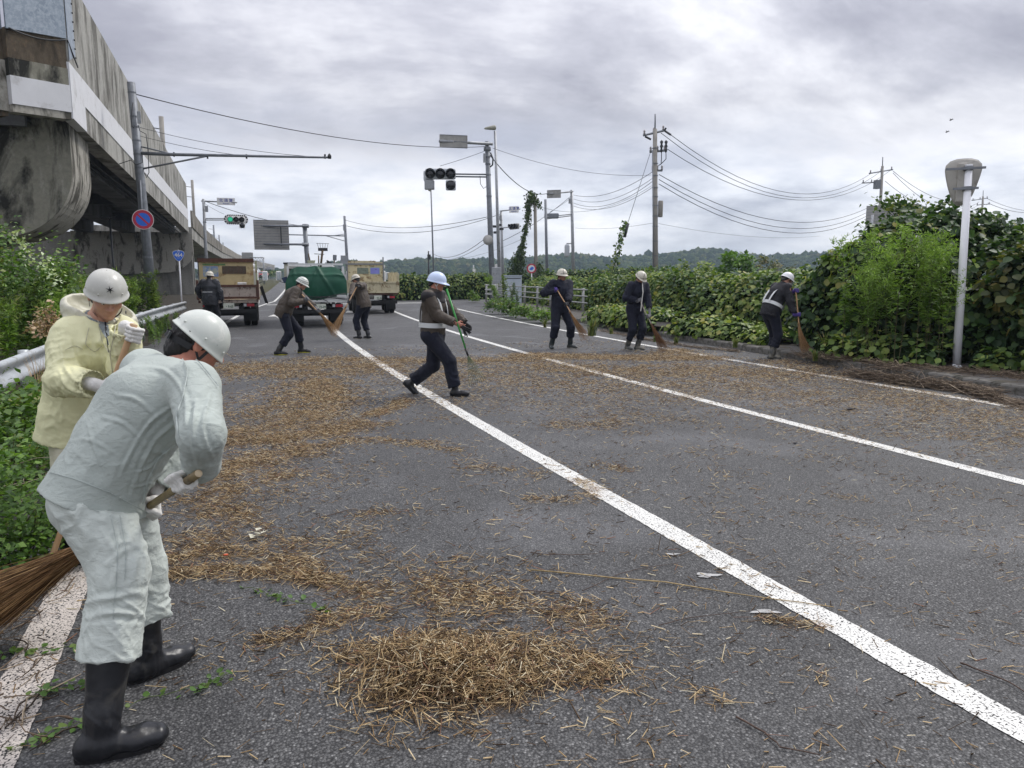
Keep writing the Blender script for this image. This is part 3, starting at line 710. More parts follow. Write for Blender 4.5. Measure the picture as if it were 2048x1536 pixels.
def build_helmet(q, root, m, peak=.02, scale=1., tilt=0., lift=.02, marks=None, markmat=None, inner=None, n=40, back=.0, strap=None, rivets=True, rimw=1.):
    s = q.s*scale; A0 = np.stack([q.hr, q.hf, q.hu]); ct, st = math.cos(tilt), math.sin(tilt)
    f = A0[1]*ct-A0[2]*st; u = A0[2]*ct+A0[1]*st; A = np.stack([A0[0], f, u]); c = q.hc+A0[2]*lift*s+A0[1]*(-.004)
    rx, ry, rz = .113*s, .131*s, .127*s
    rows = []
    def pt(a, t, e=0.):
        """t: 0 top .. 1 rim"""
        th = t*R(88); sn = math.sin(th)**.92; fr = max(math.cos(a), 0)
        x = math.sin(a)*(rx+e)*sn; y = math.cos(a)*(ry+e)*sn; z_ = math.cos(th)*(rz+e)
        return np.array([x, y, z_])
    ang = [2*math.pi*k/n for k in range(n)]
    for t in np.linspace(0.0, 1, 15): rows.append([c+pt(a, max(t, .012))@A for a in ang])
    def rim(a, out, dn):
        fr = max(math.cos(a), 0)**2; bk = max(-math.cos(a), 0)**2
        b = pt(a, 1.); d = unit([b[0], b[1], 0]); return c+(b+d*(out+(peak*fr if out > .001 else 0)+(back*bk if out > .001 else 0))+np.array([0, 0, -dn-(.006*fr if out > .001 else 0)]))@A
    rows.append([rim(a, .003*s*rimw, .012*s) for a in ang]); rows.append([rim(a, .008*s*rimw, .018*s) for a in ang]); rows.append([rim(a, .0095*s*rimw, .022*s) for a in ang]); rows.append([rim(a, .0065*s*rimw, .0245*s) for a in ang])
    rows.append([rim(a, -.003*s, .014*s) for a in ang])
    mb = MB().grid(np.array(rows)[::-1], 0, True)
    hat = mb.build('helmet', m, root, True)
    rows = [[rim(a, -.003*s, .014*s) for a in ang]]
    for t in (.9, .7, .45, .2, .02): rows.append([c+(pt(a, t, -.007*s))@A for a in ang])
    MB().grid(np.array(rows)[::-1], 0, True).build('lining', inner or MATS['black_strap'], hat, True)
    if rivets:
        for a in (R(35), R(-35), R(90), R(-90), R(145), R(-145)):
            MB().sphere(c+pt(a, .93)@A, .0062*s, 8, sc=(1, 1, 1)).build('rivet', m, hat, True)
    if marks:
        for pl, wd in marks:
            path = []
            for i_ in range(len(pl)-1):
                for k in range(7):
                    t = k/6; path.append(c+pt(R(pl[i_][0]*(1-t)+pl[i_+1][0]*t), pl[i_][1]*(1-t)+pl[i_+1][1]*t, .0012*s)@A)
            # flat ribbon lying on the shell
            rib = []
            for k, p_ in enumerate(path):
                d = unit(path[min(k+1, len(path)-1)]-path[max(k-1, 0)]); nn = unit(p_-c); sd = unit(np.cross(nn, d)); rib.append([p_-sd*wd*s-nn*.0004, p_+nn*.0006, p_+sd*wd*s-nn*.0004])
            MB().grid(np.array(rib)).build('stripe', markmat or MATS['black_paint'], hat, True)
    # chin strap
    W = lambda v: q.hc+(np.array(v)*q.s)@A0
    sm = strap or MATS['black_strap']
    for sx_ in (-1, 1):
        for y0 in (.045, -.06):
            rb = [];
            for t in np.linspace(0, 1, 6):
                p_ = np.array([sx_*(.086-.002*t), y0*(1-t)+.018*t, .030-.085*t]); rb.append([W(p_+np.array([0, .006, 0])), W(p_-np.array([0, .006, 0]))])
            MB().grid(np.array(rb)).build('strap', sm, hat)
    ch = []
    for t in np.linspace(-1, 1, 13):
        an = t*R(80); p_ = np.array([math.sin(an)*.076, .018+math.cos(an)*.03+.0*t, -.055-math.cos(an)*.062]); ch.append([W(p_+np.array([0, .007, .0])), W(p_-np.array([0, .007, 0]))])
    MB().grid(np.array(ch)).build('chin_strap', sm, hat)
    q.hat = (c, A, pt, s, hat)
    return hat
def worker_root(q, label):
    return thing('person', q.base, label, 'person', None)
def make_broom(a, b, rs, brush_len, label, spread=.16, n=220, col='bamboo', bcol='broom_twig', seed=1, curl=.25, splay_dir=None, flat=.55, name='broom', dirn=None, droop=0.):
    """a: top end of the stick, b: where the twigs are bound on; the brush runs on beyond b"""
    a = np.array(a, float); b = np.array(b, float); d = unit(b-a); root = thing(name, (b[0], b[1], min(b[2], a[2])), label, name if name != 'broom' else 'broom')
    m = 18; ts = np.linspace(0, 1, m); rg = np.random.default_rng(seed); wob = np.cumsum(rg.normal(0, .0016, (m, 3)), 0)
    Lh = np.linalg.norm(b-a); Ps = []; rr = []
    k = 0
    nodes = np.arange(.06, Lh, .19)
    tt = sorted(set(np.round(np.concatenate([np.linspace(0, Lh+.12, 12), nodes-.006, nodes, nodes+.006]), 4)))
    for t in tt:
        Ps.append(a+d*t+np.array([np.interp(t/Lh, ts, wob[:, j]) for j in range(3)])); rr.append(rs*(1.14 if np.min(np.abs(nodes-t)) < .003 else 1.)*(1-.12*t/Lh))
    MB().tube(Ps, rr, 10).build('stick', MATS[col], root, True)
    dd = unit(dirn) if dirn is not None else d
    u, v = frame_of(dd); 
    if splay_dir is not None: u = unit(np.array(splay_dir)-dd*np.dot(splay_dir, dd)); v = np.cross(dd, u)
    Vs, Fs = [], []; kk = 0
    for i in range(n):
        an = rg.uniform(0, 2*math.pi); r0 = rs*1.1+rg.uniform(0, .006); rad = spread*math.sqrt(rg.uniform(0, 1)); Ln = brush_len*rg.uniform(.72, 1.08)
        st = b-d*rg.uniform(.0, .10)+(u*math.cos(an)+v*math.sin(an))*r0; a2 = an+rg.normal(0, .25)
        tgt = b+dd*Ln*(1-.25*(rad/spread)**2*.5)+(u*math.cos(a2)+v*math.sin(a2)*flat)*rad*Ln/brush_len
        c1 = b+d*Ln*.28+(u*math.cos(an)+v*math.sin(an))*(r0+rad*.10)
        jit = rg.normal(0, .012*curl*4*brush_len, (3,)); path = []
        for t in np.linspace(0, 1, 6):
            p_ = st*(1-t)**2+2*c1*t*(1-t)+tgt*t*t + jit*t*t + rg.normal(0, .0035, 3)*t; p_ = p_ - np.array([0, 0, droop*t*t*Ln]); p_[2] = max(p_[2], .006+rg.uniform(0, .01)); path.append(p_)
        path = np.array(path); w0 = .0022*rg.uniform(.7, 1.3)*(rs/.016)**.5; e1, e2 = frame_of(path[-1]-path[0])
        for j, p_ in enumerate(path):
            rj = w0*(1-.13*j)
            for f_ in (0, 2.094, 4.189): Vs.append(p_+(e1*math.cos(f_)+e2*math.sin(f_))*rj)
        for j in range(5):
            for c_ in range(3): Fs.append((kk+j*3+c_, kk+j*3+(c_+1) % 3, kk+j*3+3+(c_+1) % 3, kk+j*3+3+c_))
        kk += 18
    br = mesh_obj('brush', Vs, np.array(Fs), MATS[bcol], root)
    bd = MB()
    for t in (.005, .035, .065, .02, .05): bd.lathe(b-d*t, [(rs+.006, -.003), (rs+.0105, -.0015), (rs+.0105, .0015), (rs+.006, .003)], 12, d)
    bd.build('binding', MATS['black_strap'] if col != 'bamboo_dark' else MATS['wire'], root, True)
    return root
# ================================================================== the two men in the foreground
def joints_pose(J, hf, hu, s=1.):
    q = Pose(); q.s = s
    for k, v in J.items(): setattr(q, k, v)
    q.dpel = unit(q.wai-q.pel); q.dche = unit(q.nec-q.che); q.sr = unit(q.sho[1]-q.sho[0]); q.pr = unit(q.hip[1]-q.hip[0])
    q.f = unit(np.cross(np.array([0, 0, 1.]), q.pr)); q.r = unit(np.cross(q.f, np.array([0, 0, 1.])))
    q.hf = unit(hf); q.hu = unit(np.array(hu)-q.hf*np.dot(hu, q.hf)); q.hr = np.cross(q.hf, q.hu); q.grip = [None, None]
    return q
def set_grip(q, i, A, gp, rt, F_):
    sd = -1 if i == 0 else 1; A = unit(A); F_ = unit(np.array(F_)-A*np.dot(F_, A)); Nn = np.cross(A, F_)*sd; gp = np.array(gp, float)
    q.grip[i] = (A, F_, Nn, gp, rt); q.wri[i] = gp-Nn*(rt+.018)-F_*.078
# directions in the horizontal plane: SR = towards the right of the road view, AW = away from the viewer
SR, AW, UPZ = _rt, _fh, _z
# ---- man in a pale grey-green work suit, bent over his broom
gr_r, gr_l = G(188, 1512), G(285, 1352)
q = joints_pose(dict(
    base=np.array([*(gr_r[:2]*.5+gr_l[:2]*.5), 0.]),
    pel=P(200, 985, 2.66), wai=P(243, 890, 2.70), che=P(303, 808, 2.74), nec=P(352, 745, 2.87),
    sho=[P(292, 742, 2.95), P(388, 772, 2.62)], elb=[P(345, 850, 2.95), P(409, 888, 2.48)], wri=[P(300, 985, 2.85), P(372, 968, 2.50)],
    hip=[P(232, 1005, 2.76), P(186, 1010, 2.56)], kne=[P(283, 1135, 2.84), P(240, 1135, 2.48)], ank=[gr_l+SR*.02+np.array([0, 0, .09]), gr_r+SR*.03+np.array([0, 0, .09])],
    toe=[unit(G(396, 1302)-G(285, 1352)), unit(G(350, 1472)-G(188, 1512))], hc=P(398, 684, 2.93)),
    hf=SR*.70+AW*.42-UPZ*.50, hu=UPZ*.80+SR*.50+AW*.2, s=1.0)
stick_a, stick_b = P(397, 947, 2.42), P(178, 1092, 3.18)
sd_ = unit(stick_a-stick_b)
set_grip(q, 1, sd_, stick_a-sd_*.135, .014, -SR*.9-UPZ*.45+AW*.25)
set_grip(q, 0, sd_, stick_a-sd_*.50, .014, -UPZ*.8-SR*.2)
q.elb[1], _ = ik(q.sho[1], q.wri[1], .285, .25, SR*.42-AW*.85+UPZ*.1)
q.elb[0], _ = ik(q.sho[0], q.wri[0], .285, .25, SR*.5+AW*.5)
p1 = worker_root(q, 'man in a pale grey-green work suit bending over his broom, nearest the viewer')
q1 = q
build_body(q, p1, MATS['skin_red'], .007)
build_face(q, p1, MATS['hair_black'], h=.004, sideburn=-.055, nape=2.4)
def nape(p, d, q):
    return d
jk = build_jacket(q, p1, MATS['worksuit_jacket'], h=.005, hem=.035, colh=.03, loose=1.15, arm=1.16, seed=3., fold=.0075, armf=.55, cuff=-.0, hemflare=.036, pxf=[
    ([(268, 735), (330, 742), (368, 790), (372, 850)], 4.8, .9), ([(345, 812), (300, 846), (262, 905), (240, 955)], 4.1, .9), ([(352, 845), (312, 880), (280, 940), (262, 990)], 4.1, 1.),
    ([(350, 880), (318, 925), (296, 975), (285, 1015)], 3.4, .9), ([(232, 790), (275, 800), (322, 842)], 4.8, .6), ([(175, 850), (190, 900), (215, 950)], 3.4, .6),
    ([(205, 835), (250, 850), (300, 900)], 4.1, .6), ([(420, 790), (405, 860), (428, 920)], 4.1, .9),
    ([(392, 800), (385, 880), (400, 940)], 4.1, .9), ([(330, 905), (300, 935), (268, 945)], 2.7, .8), ([(338, 930), (300, 965), (262, 975)], 2.7, .8), ([(130, 885), (180, 880), (240, 915)], 4.1, .4)])
def under_jacket(p, d, q):
    hp = q.pel-q.dpel*.035; return np.maximum(d, (p-hp)@q.dpel-.03)
tr_ = build_trousers(q, p1, MATS['worksuit_trousers'], er=.088, h=.0055, loose=1.16, seed=8., fold=.0095, shape=under_jacket, cut=.44, bunch=.9, pxf=[
    ([(175, 1235), (230, 1225), (300, 1235)], 6, 1.3), ([(170, 1205), (225, 1195), (305, 1180)], 6, 1.1), ([(215, 1130), (250, 1100), (300, 1090)], 6, .8), ([(205, 1060), (235, 1120), (225, 1170)], 6, .8),
    ([(130, 1010), (165, 1060), (180, 1110)], 7, .7), ([(240, 1030), (262, 1080), (300, 1120)], 6, .6)])
build_boots(q, p1, MATS['rubber_black'], MATS['sole_black'], top=.29, h=.005, r=.066, fs=1.07)
seams(jk, MATS['seam_grey'], [[(352, 690), (376, 740), (366, 790), (352, 830), (356, 880)], [(368, 700), (400, 725), (440, 775)], [(95, 943), (150, 958), (220, 985), (300, 1028)], [(350, 890), (318, 915), (296, 960), (285, 1012)]])
seams(tr_, MATS['seam_grey'], [[(222, 1030), (236, 1100), (232, 1170), (226, 1240)], [(240, 1030), (252, 1100), (250, 1160)], [(176, 1015), (200, 1024)]])
build_hands(q, p1, [MATS['glove_white'], MATS['glove_white']], h=.0032, fr=.0105)
hat = build_helmet(q, p1, MATS['shell_white'], peak=.008, tilt=R(13), lift=.018, n=64, back=.0, scale=.87, rimw=.8)
# head band seen at the nape, with its buckle
A0 = np.stack([q.hr, q.hf, q.hu]); W = lambda v: q.hc+np.array(v)@A0
rb = []
for t in np.linspace(-1, 1, 21):
    a = math.pi+t*R(80); rb.append([W((math.sin(a)*.088, math.cos(a)*.113-.010, z_+.010)) for z_ in (-.022, -.046)])
MB().grid(np.array(rb)).build('head_band', MATS['black_strap'], hat)
MB().box(W((.040, -.114, -.024)), (.045, .008, .026), axes=A0).build('band_buckle', MATS['buckle'], hat)
bro = make_broom(stick_a, stick_b, .0145, .62, 'broom of brown roots with a dark stick held by the nearest man in pale grey-green', spread=.135, n=1500, col='bamboo_dark', bcol='broom_root', seed=5, curl=1.1, dirn=P(0, 1205, 3.0)-P(178, 1100, 3.15), flat=.8)
MB().lathe(stick_a+sd_*.0005, [(.0105, -.001), (.0135, .0), (.0125, .002), (.001, .0022)], 12, sd_).build('stick_end', MATS['cut_wood'], bro, True)

# ---- man in the pale yellow raincoat
D0 = 4.08; base = P(168, 900, 4.12); base[2] = 0
fx = unit(SR*.62-AW*.78)          # he faces the viewer, turned to our right
q = joints_pose(dict(base=base,
    pel=P(164, 838, 4.16), wai=P(170, 770, 4.14), che=P(185, 700, 4.10), nec=P(194, 650, 4.10),
    sho=[P(243, 668, 4.14), P(146, 672, 4.04)], elb=[P(256, 745, 4.02), P(132, 775, 3.86)], wri=[P(252, 690, 3.85), P(205, 770, 3.72)],
    hip=[P(186, 850, 4.19), P(146, 850, 4.13)], kne=[base+fx*.12+SR*.08+UPZ*.47, base+fx*.12-SR*.1+UPZ*.47], ank=[base+SR*.12+AW*.03+UPZ*.09, base-SR*.12+UPZ*.09],
    toe=[fx, fx], hc=P(213, 592, 4.06)),
    hf=fx*.86-UPZ*.50, hu=UPZ*.85+fx*.48, s=1.0)
ra, rb_ = P(268, 649, 3.80), P(196, 853, 3.78)
rd = unit(ra-rb_)
set_grip(q, 0, rd, ra-rd*.05, .0155, SR*.85-AW*.3-UPZ*.1)
set_grip(q, 1, rd, ra-rd*.36, .0155, SR*.9-UPZ*.3)
q.elb[0], _ = ik(q.sho[0], q.wri[0], .285, .25, -UPZ*.8-SR*.2+AW*.3)
q.elb[1], _ = ik(q.sho[1], q.wri[1], .285, .25, -UPZ*.7-SR*.7-AW*.2)
p2 = worker_root(q, 'man in a pale yellow raincoat and white helmet with a black star')
q2 = q
build_body(q, p2, MATS['skin'], .0060)
build_face(q, p2, MATS['hair_black'], h=.005, sideburn=-.05)
A1 = np.stack([q.sr, np.cross(q.dche, q.sr), q.dche])
def coat_open(p, d, q):
    # collar flaps and the front opening of the coat
    fr = unit(np.cross(q.dche, q.sr)); l = p-q.nec
    a = q.nec+fr*.075+q.dche*.02; b = q.che+fr*.15+q.dche*.05
    for sx_ in (-1, 1):
        c0 = q.nec+q.sr*sx_*.085+fr*.01+q.dche*.035; c1 = q.che+q.sr*sx_*.035+fr*.150+q.dche*.07
        d = smin(d, rc(p, c0, c1, .030, .022), .02)
        c2 = q.nec+q.sr*sx_*.115+fr*.06-q.dche*.03; d = smin(d, rc(p, c0, c2, .028, .02), .02)
    return d
jk2 = build_jacket(q, p2, MATS['raincoat'], h=.0075, hem=.12, loose=1.14, arm=1.32, seed=11., fold=.010, hemflare=.03, collar=True, extra=coat_open, pxf=[([(122, 690), (132, 740), (165, 775)], 4, 1.), ([(140, 680), (155, 725), (190, 760)], 4, 1.1), ([(118, 740), (135, 775), (175, 792)], 3.5, 1.), ([(175, 700), (185, 745), (205, 790)], 3.5, .8), ([(205, 690), (212, 750), (208, 800)], 3.5, .8), ([(110, 790), (125, 830), (120, 850)], 4, .7), ([(228, 690), (235, 730), (230, 760)], 3, .8)])
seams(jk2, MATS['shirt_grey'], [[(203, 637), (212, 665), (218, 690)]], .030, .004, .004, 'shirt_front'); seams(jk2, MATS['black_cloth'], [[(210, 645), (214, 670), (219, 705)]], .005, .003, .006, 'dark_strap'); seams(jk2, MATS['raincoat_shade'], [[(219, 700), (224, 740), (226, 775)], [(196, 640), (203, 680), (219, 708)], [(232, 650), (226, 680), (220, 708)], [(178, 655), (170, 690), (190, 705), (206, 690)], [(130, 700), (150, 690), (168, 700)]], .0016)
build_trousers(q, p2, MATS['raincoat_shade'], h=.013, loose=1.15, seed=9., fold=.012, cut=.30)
build_boots(q, p2, MATS['rubber_black'], MATS['sole_black'], top=.28, h=.012, r=.062)
build_hands(q, p2, [MATS['glove_white'], MATS['glove_white']], h=.0035, fr=.0108)
# shirt and tie-dark inner collar
fr = unit(np.cross(q.dche, q.sr))
def fn(p):
    d = ec(p, q.nec+q.dche*.01, q.che, (.10, .075), (.16, .125), q.sr); d = smin(d, rc(p, q.nec, q.hc-q.hu*.07-q.hf*.02, .066, .060), .03)
    return smax(d, (p-(q.nec+unit(q.hc-q.nec)*.055))@unit(q.hc-q.nec), .004)
lo, hi = _bb([q.nec, q.che, q.hc], .16); V, F = polymesh(fn, lo, hi, .010); mesh_obj('shirt', V, F, MATS['shirt_grey'], p2, True)
# hood thrown back
def fn(p):
    bk = -fr; c = q.nec+bk*.085+q.dche*.045-q.sr*.0; sh = el(p, c, (.185, .14, .115), np.stack([q.sr, bk, q.dche]))
    hol = el(p, c+q.dche*.055-bk*.03, (.16, .118, .10), np.stack([q.sr, bk, q.dche])); d = smax(sh, -hol, .012)
    side = rc(p, q.nec+q.sr*.12+bk*.02+q.dche*.02, q.nec+q.sr*.10+fr*.07-q.dche*.05, .045, .03); d = smin(d, side, .03)
    hd = el(p, q.hc-q.hf*.0, (.098, .112, .125), np.stack([q.hr, q.hf, q.hu])); return smax(d, -hd, .008)
lo, hi = _bb([q.nec-fr*.2, q.nec+q.sr*.2, q.nec-q.sr*.2, q.nec+q.dche*.12, q.nec-q.dche*.1, q.nec+fr*.1], .08); V, F = polymesh(fn, lo, hi, .007); V = relax(V, F, 2); N = vnorm(V, F)
V = V+N*((1-2*np.abs(noise3(V*np.array([9, 9, 14])+3.)))*.007+noise3(V*30)*.002)[:, None]
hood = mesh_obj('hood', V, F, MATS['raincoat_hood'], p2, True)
for a_, b_ in ((.14, .05), (-.13, .06)): MB().lathe(q.nec+q.sr*a_-fr*.05+q.dche*b_, [(.004, 0), (.010, 0), (.010, .003), (.004, .003)], 12, unit(q.sr*np.sign(a_)+fr*.2)).build('snap', MATS['buckle'], hood, True)
hat = build_helmet(q, p2, MATS['shell_cream'], peak=.010, tilt=R(-7), lift=.040, n=64, back=.004, scale=.90)
# black star with six points on the front of the helmet
c, A, pt, s_, _h = q.hat
cen = c+pt(R(3), .74)@A; nn = unit(cen-c); u_ = unit(np.cross(A[2], nn)); v_ = np.cross(nn, u_)
for k in range(6):
    an = R(90+60*k+8); dr = u_*math.cos(an)+v_*math.sin(an); pr = -u_*math.sin(an)+v_*math.cos(an)
    bs = cen+nn*.0015
    MB().prism([bs+pr*.0042, bs-pr*.0042, bs+dr*.012-pr*.0016-nn*.0004, bs+dr*.023-nn*.0020, bs+dr*.012+pr*.0016-nn*.0004], nn, .0012).build('star_ray', MATS['black_paint'], _h)
bam = thing('bamboo_pole', (rb_[0], rb_[1], 0), 'thick bamboo broom pole held upright by the man in the yellow raincoat', 'broom')
make = MB(); Ps, rr = [], []
end = G(150, 985); end = rb_-rd*(rb_[2]/rd[2]); Lh = np.linalg.norm(ra-end); tt = np.linspace(0, 1, 60)
for t in tt: Ps.append(ra*(1-t)+end*t); rr.append(.0165*(1.12 if (t*Lh*100) % 11 < 1.2 else 1.)*(1-.1*t))
make.tube(Ps, rr, 12).build('stick', MATS['bamboo'], bam, True)
n = unit(ra-end); MB().lathe(ra+n*.0005, [(.010, -.002), (.0165, 0), (.0145, .003), (.010, .002), (.009, -.002)], 12, n).build('stick_end', MATS['cut_wood'], bam, True)
# ================================================================== the workers further down the road
yaw_of = lambda a, b: math.atan2((b-a)[0], (b-a)[1])
RIGHT = math.pi/2+YAW            # facing the right of the view
TOVIEW = math.pi+YAW
AWAY = YAW
def std_marks(kind):
    if kind == 'used': return [([(-60, .95), (0, .8), (60, .95)], .0035), ([(20, .25), (30, .6), (22, .95)], .004), ([(-100, .85), (-150, .75), (180, .7), (150, .75), (100, .85)], .003)]
    return [([(-90, .8), (-45, .72), (0, .7), (45, .72), (90, .8), (135, .82), (180, .8), (225, .82), (270, .8)], .0035), ([(-90, .55), (0, .5), (90, .55), (180, .5), (270, .55)], .0025), ([(-90, .93), (0, .9), (90, .93), (180, .93), (270, .93)], .003)]
def worker(label, base, yaw, jacket, trousers, gloves, feet, toes, hip_h, lean, tool, head, shell, s=1.0, marks=None, boots='rubber_black', sole='sole_black', top=.26, skin='skin', shoe=False, lift=(0, 0), elbow=None, hands=(None, None), bare=(False, False), hl=.012, loose=1.05, arm=1.15, twist=0, hem=.1, cut=.36, curve=.3, hip_shift=(0, 0), seed=1, fold=.010, peak=.03, strap=None, tl=1.05, hscale=.96, side_lean=0., shrug=0.):
    q = make_pose(base, yaw, hip_h, lean, feet, toes, hands, tool, head, s, curve, twist, shrug, hip_shift, side_lean=side_lean, **({'elbow': elbow} if elbow else {}))
    root = worker_root(q, label)
    build_body(q, root, MATS[skin], .011, bare)
    build_face(q, root, MATS['hair_black'], h=.009, sideburn=-.02)
    build_jacket(q, root, MATS[jacket], h=hl, loose=loose, arm=arm, hem=hem, seed=seed, fold=fold)
    build_trousers(q, root, MATS[trousers], h=hl+.001, loose=tl, seed=seed+4, cut=cut, fold=.009)
    build_boots(q, root, MATS[boots], MATS[sole], top=top, h=.011, r=.058, shoe=shoe, lift=lift, name='shoe' if shoe else 'boot')
    build_hands(q, root, [MATS[g] if g else None for g in gloves], h=.007, fr=.0105)
    build_helmet(q, root, MATS[shell], peak=peak, tilt=0, lift=.014, n=32, marks=marks, scale=hscale, strap=strap)
    return q, root
def stick_tool(top, bind, t1, t2, r=.014):
    """grips for the two hands at fractions t1 (upper) and t2 (lower) along a stick; returns tool entries, upper hand first"""
    A = unit(top-bind); L_ = np.linalg.norm(top-bind)
    return (A, top-A*L_*t1, r), (A, top-A*L_*t2, r)
# -- walker with the green rake
b0 = G(868, 792); b0 = b0*.5+G(925, 788)*.5
wk_b = G(868, 790)
top, bot = P(893, 578, 9.95), P(932, 700, 9.75)
A = unit(top-bot)
uh = (A, P(905, 630, 9.86), .014); lh = (A, P(917, 650, 9.85), .014)
q, w1 = worker('worker in a light blue helmet walking across the white line with a green rake', wk_b, RIGHT+.32, 'brown_jacket', 'navy', ('glove_black', None),
    ((-.02, -.36, .07), (-.0, .32, 0)), (-.25, -.2), .86, .05, (None, None), (-.25, 1, -.22), 'shell_blue', 1.0, bare=(False, True), shoe=True, lift=(.75, -.05), hands=((-.16, .40, .98), (.10, .37, 1.0)), elbow=((-.3, -.6, -.7), (.35, -.6, -.7)), boots='rubber_black', skin='skin_red', seed=2, hem=.09, cut=.12, strap=MATS['white_strap'], peak=.045, hscale=1.0, tl=1.14)
qw = q
def strip(q, root, name, m, fn_pts, width, nrm_push=.0):
    rb = []
    for p_, n_, s_ in fn_pts: rb.append([p_+s_*width/2, p_-s_*width/2])
    MB().grid(np.array(rb)).build(name, m, root)
def vest_bands(q, root, m, loose=1.1, bk=1.):
    """reflective belt and braces that follow the jacket"""
    f_ = unit(np.cross(q.dche, q.sr)); rb = []
    c = q.pel*.35+q.wai*.65; dn = unit(q.che-q.pel)
    for t in np.linspace(0, 1, 41):
        a = 2*math.pi*t; p_ = c+q.pr*math.sin(a)*.203*loose+f_*math.cos(a)*.158*loose; rb.append([p_-dn*.032, p_+dn*.032])
    MB().grid(np.array(rb)).build('reflective_belt', m, root, True)
    for sx_ in (-1, 1):
        for fb in (1, -1):
            rb = []; kk = loose if fb > 0 else loose*bk; a = c+f_*fb*.158*kk+q.pr*sx_*.075*loose; b = q.che+f_*fb*.162*kk+q.sr*sx_*.10; d_ = q.nec+q.sr*sx_*.115-q.dche*.005+f_*fb*.03; d2 = q.nec+q.sr*sx_*.115+q.dche*.005
            for t in np.linspace(0, 1, 12):
                p_ = a*(1-t)**3+3*b*t*(1-t)**2+3*(d_+f_*fb*.07*(1 if fb > 0 else bk))*t*t*(1-t)+d2*t**3; rb.append([p_-q.sr*.026, p_+q.sr*.026])
            MB().grid(np.array(rb)).build('reflective_brace', m, root, True)
vest_bands(q, w1, MATS['reflective'], 1.17, .84)
# dark yoke of the walker's jacket
def yoke(p):
    d = ec(p, q.sho[0]-q.dche*.005, q.sho[1]-q.dche*.005, (.098, .100), (.098, .100), q.dche); d = smin(d, ec(p, q.che+q.dche*.05, q.nec-q.dche*.03, (.205, .153), (.13, .10), q.sr), .05)
    t = (p-q.nec)@q.dche; return smax(smax(d, -(t+.15), .01), t-.01, .005)
lo, hi = _bb([*q.sho, q.nec, q.che], .16); V, F = polymesh(yoke, lo, hi, .012); mesh_obj('shoulder_yoke', V, F, MATS['dark_shoulder'], w1, True)
# helmet peak tint
c_, A_, pt_, s_, h_ = q.hat
rk = thing('rake', (bot[0], bot[1], 0), 'green-handled metal rake held by the walking worker in the light blue helmet', 'rake')
MB().tube([top, top*.5+bot*.5, bot], [.0135, .0135, .012], 10).build('handle', pm('green_handle', (.04, .26, .05), .35, .1), rk, True)
tip = P(950, 750, 9.68)
dd = unit(tip-bot); side_ = unit(np.cross(dd, AW)); hd = MB(); hd.tube([bot+dd*-.02, bot+dd*.08], [.016, .013], 8)
hd.build('socket', MATS['wire'], rk, True)
for k in range(9):
    t = (k-4)/4; a = bot+dd*.07; MB().tube([a, a+dd*.14+side_*t*.05, a+dd*.36+side_*t*.11*(1)+AW*0, a+dd*.40+side_*t*.115-AW*.03], [.0035, .003, .003, .0025], 5).build('tine', pm('tine_metal', (.10, .13, .07), .5, .2, metal=.4), rk, True)
MB().tube([bot+dd*.26+side_*-.085, bot+dd*.26+side_*.085], [.004, .004], 5).build('crossbar', MATS['tine_metal'], rk, True)
# loose black gloves held in the hand
gl = MB()
gp = q.wri[1]+unit(q.wri[1]-q.elb[1])*.10
for k, (dx, dz) in enumerate(((.10, -.10), (.07, -.14), (.13, -.05), (.04, -.13), (.12, -.09))): gl.tube([gp+SR*(.01*k-.02), gp+SR*(dx*.5)+UPZ*dz*.5, gp+SR*dx+UPZ*dz], [.016, .013, .008], 7)
gv = tag(gl.build('work_gloves', MATS['glove_black'], None, True), 'pair of black gloves dangling from the hand of the walking worker', 'gloves')
# -- pair with crossing brooms by the middle truck
B1, B2 = G(577, 708), G(730, 678)
top1, bind1 = P(604, 589, 15.3), P(643, 630, 15.5)
end1 = P(688, 690, 15.8)
t_up, t_lo = stick_tool(P(602, 583, 15.25), bind1, .30, .82)
q, w2 = worker('worker in a brown jacket bending over his broom to the left of the green tarpaulin', B1, RIGHT-.25, 'brown_jacket', 'navy', ('glove_grey', 'glove_grey'),
    ((-.22, .26, 0), (.18, -.20, 0)), (.25, .1), .86, .62, (t_lo, t_up), (.25, 1, -.55), 'shell_white', 1.03, marks=std_marks('new'), boots='rubber_black', sole='sole_yellow', seed=5, hem=.13, loose=1.12, arm=1.2, elbow=((-.4, -.2, -.9), (.5, -.3, -.9)), hip_shift=(0, -.06))
make_broom(top1, bind1, .013, .56, 'bamboo broom swung by the brown-jacketed worker left of the tarpaulin', spread=.12, n=240, dirn=end1-bind1, seed=11, bcol='broom_twig', splay_dir=UPZ)
top2, bind2 = P(716, 569, 18.6), P(689, 619, 18.2)
end2 = P(668, 662, 17.9)
t_up, t_lo = stick_tool(P(717, 566, 18.6), bind2, .10, .72)
q, w3 = worker('worker in a brown jacket facing left with a raised broom, right of the green tarpaulin', B2, -math.pi/2+YAW+.55, 'brown_jacket', 'navy', ('glove_black', 'glove_black'),
    ((-.10, .10, 0), (.10, -.04, 0)), (-.1, .1), .90, .38, (t_up, t_lo) if False else (t_lo, t_up), (.1, 1, -.45), 'shell_used', 1.0, marks=std_marks('new'), boots='rubber_black', sole='sole_pale', seed=6, hem=.11, loose=1.08, elbow=((-.4, .1, -.9), (.8, -.5, .1)), top=.24)
make_broom(top2, bind2, .013, .62, 'bamboo broom held by the worker right of the green tarpaulin', spread=.12, n=240, dirn=end2-bind2, seed=12, splay_dir=SR)
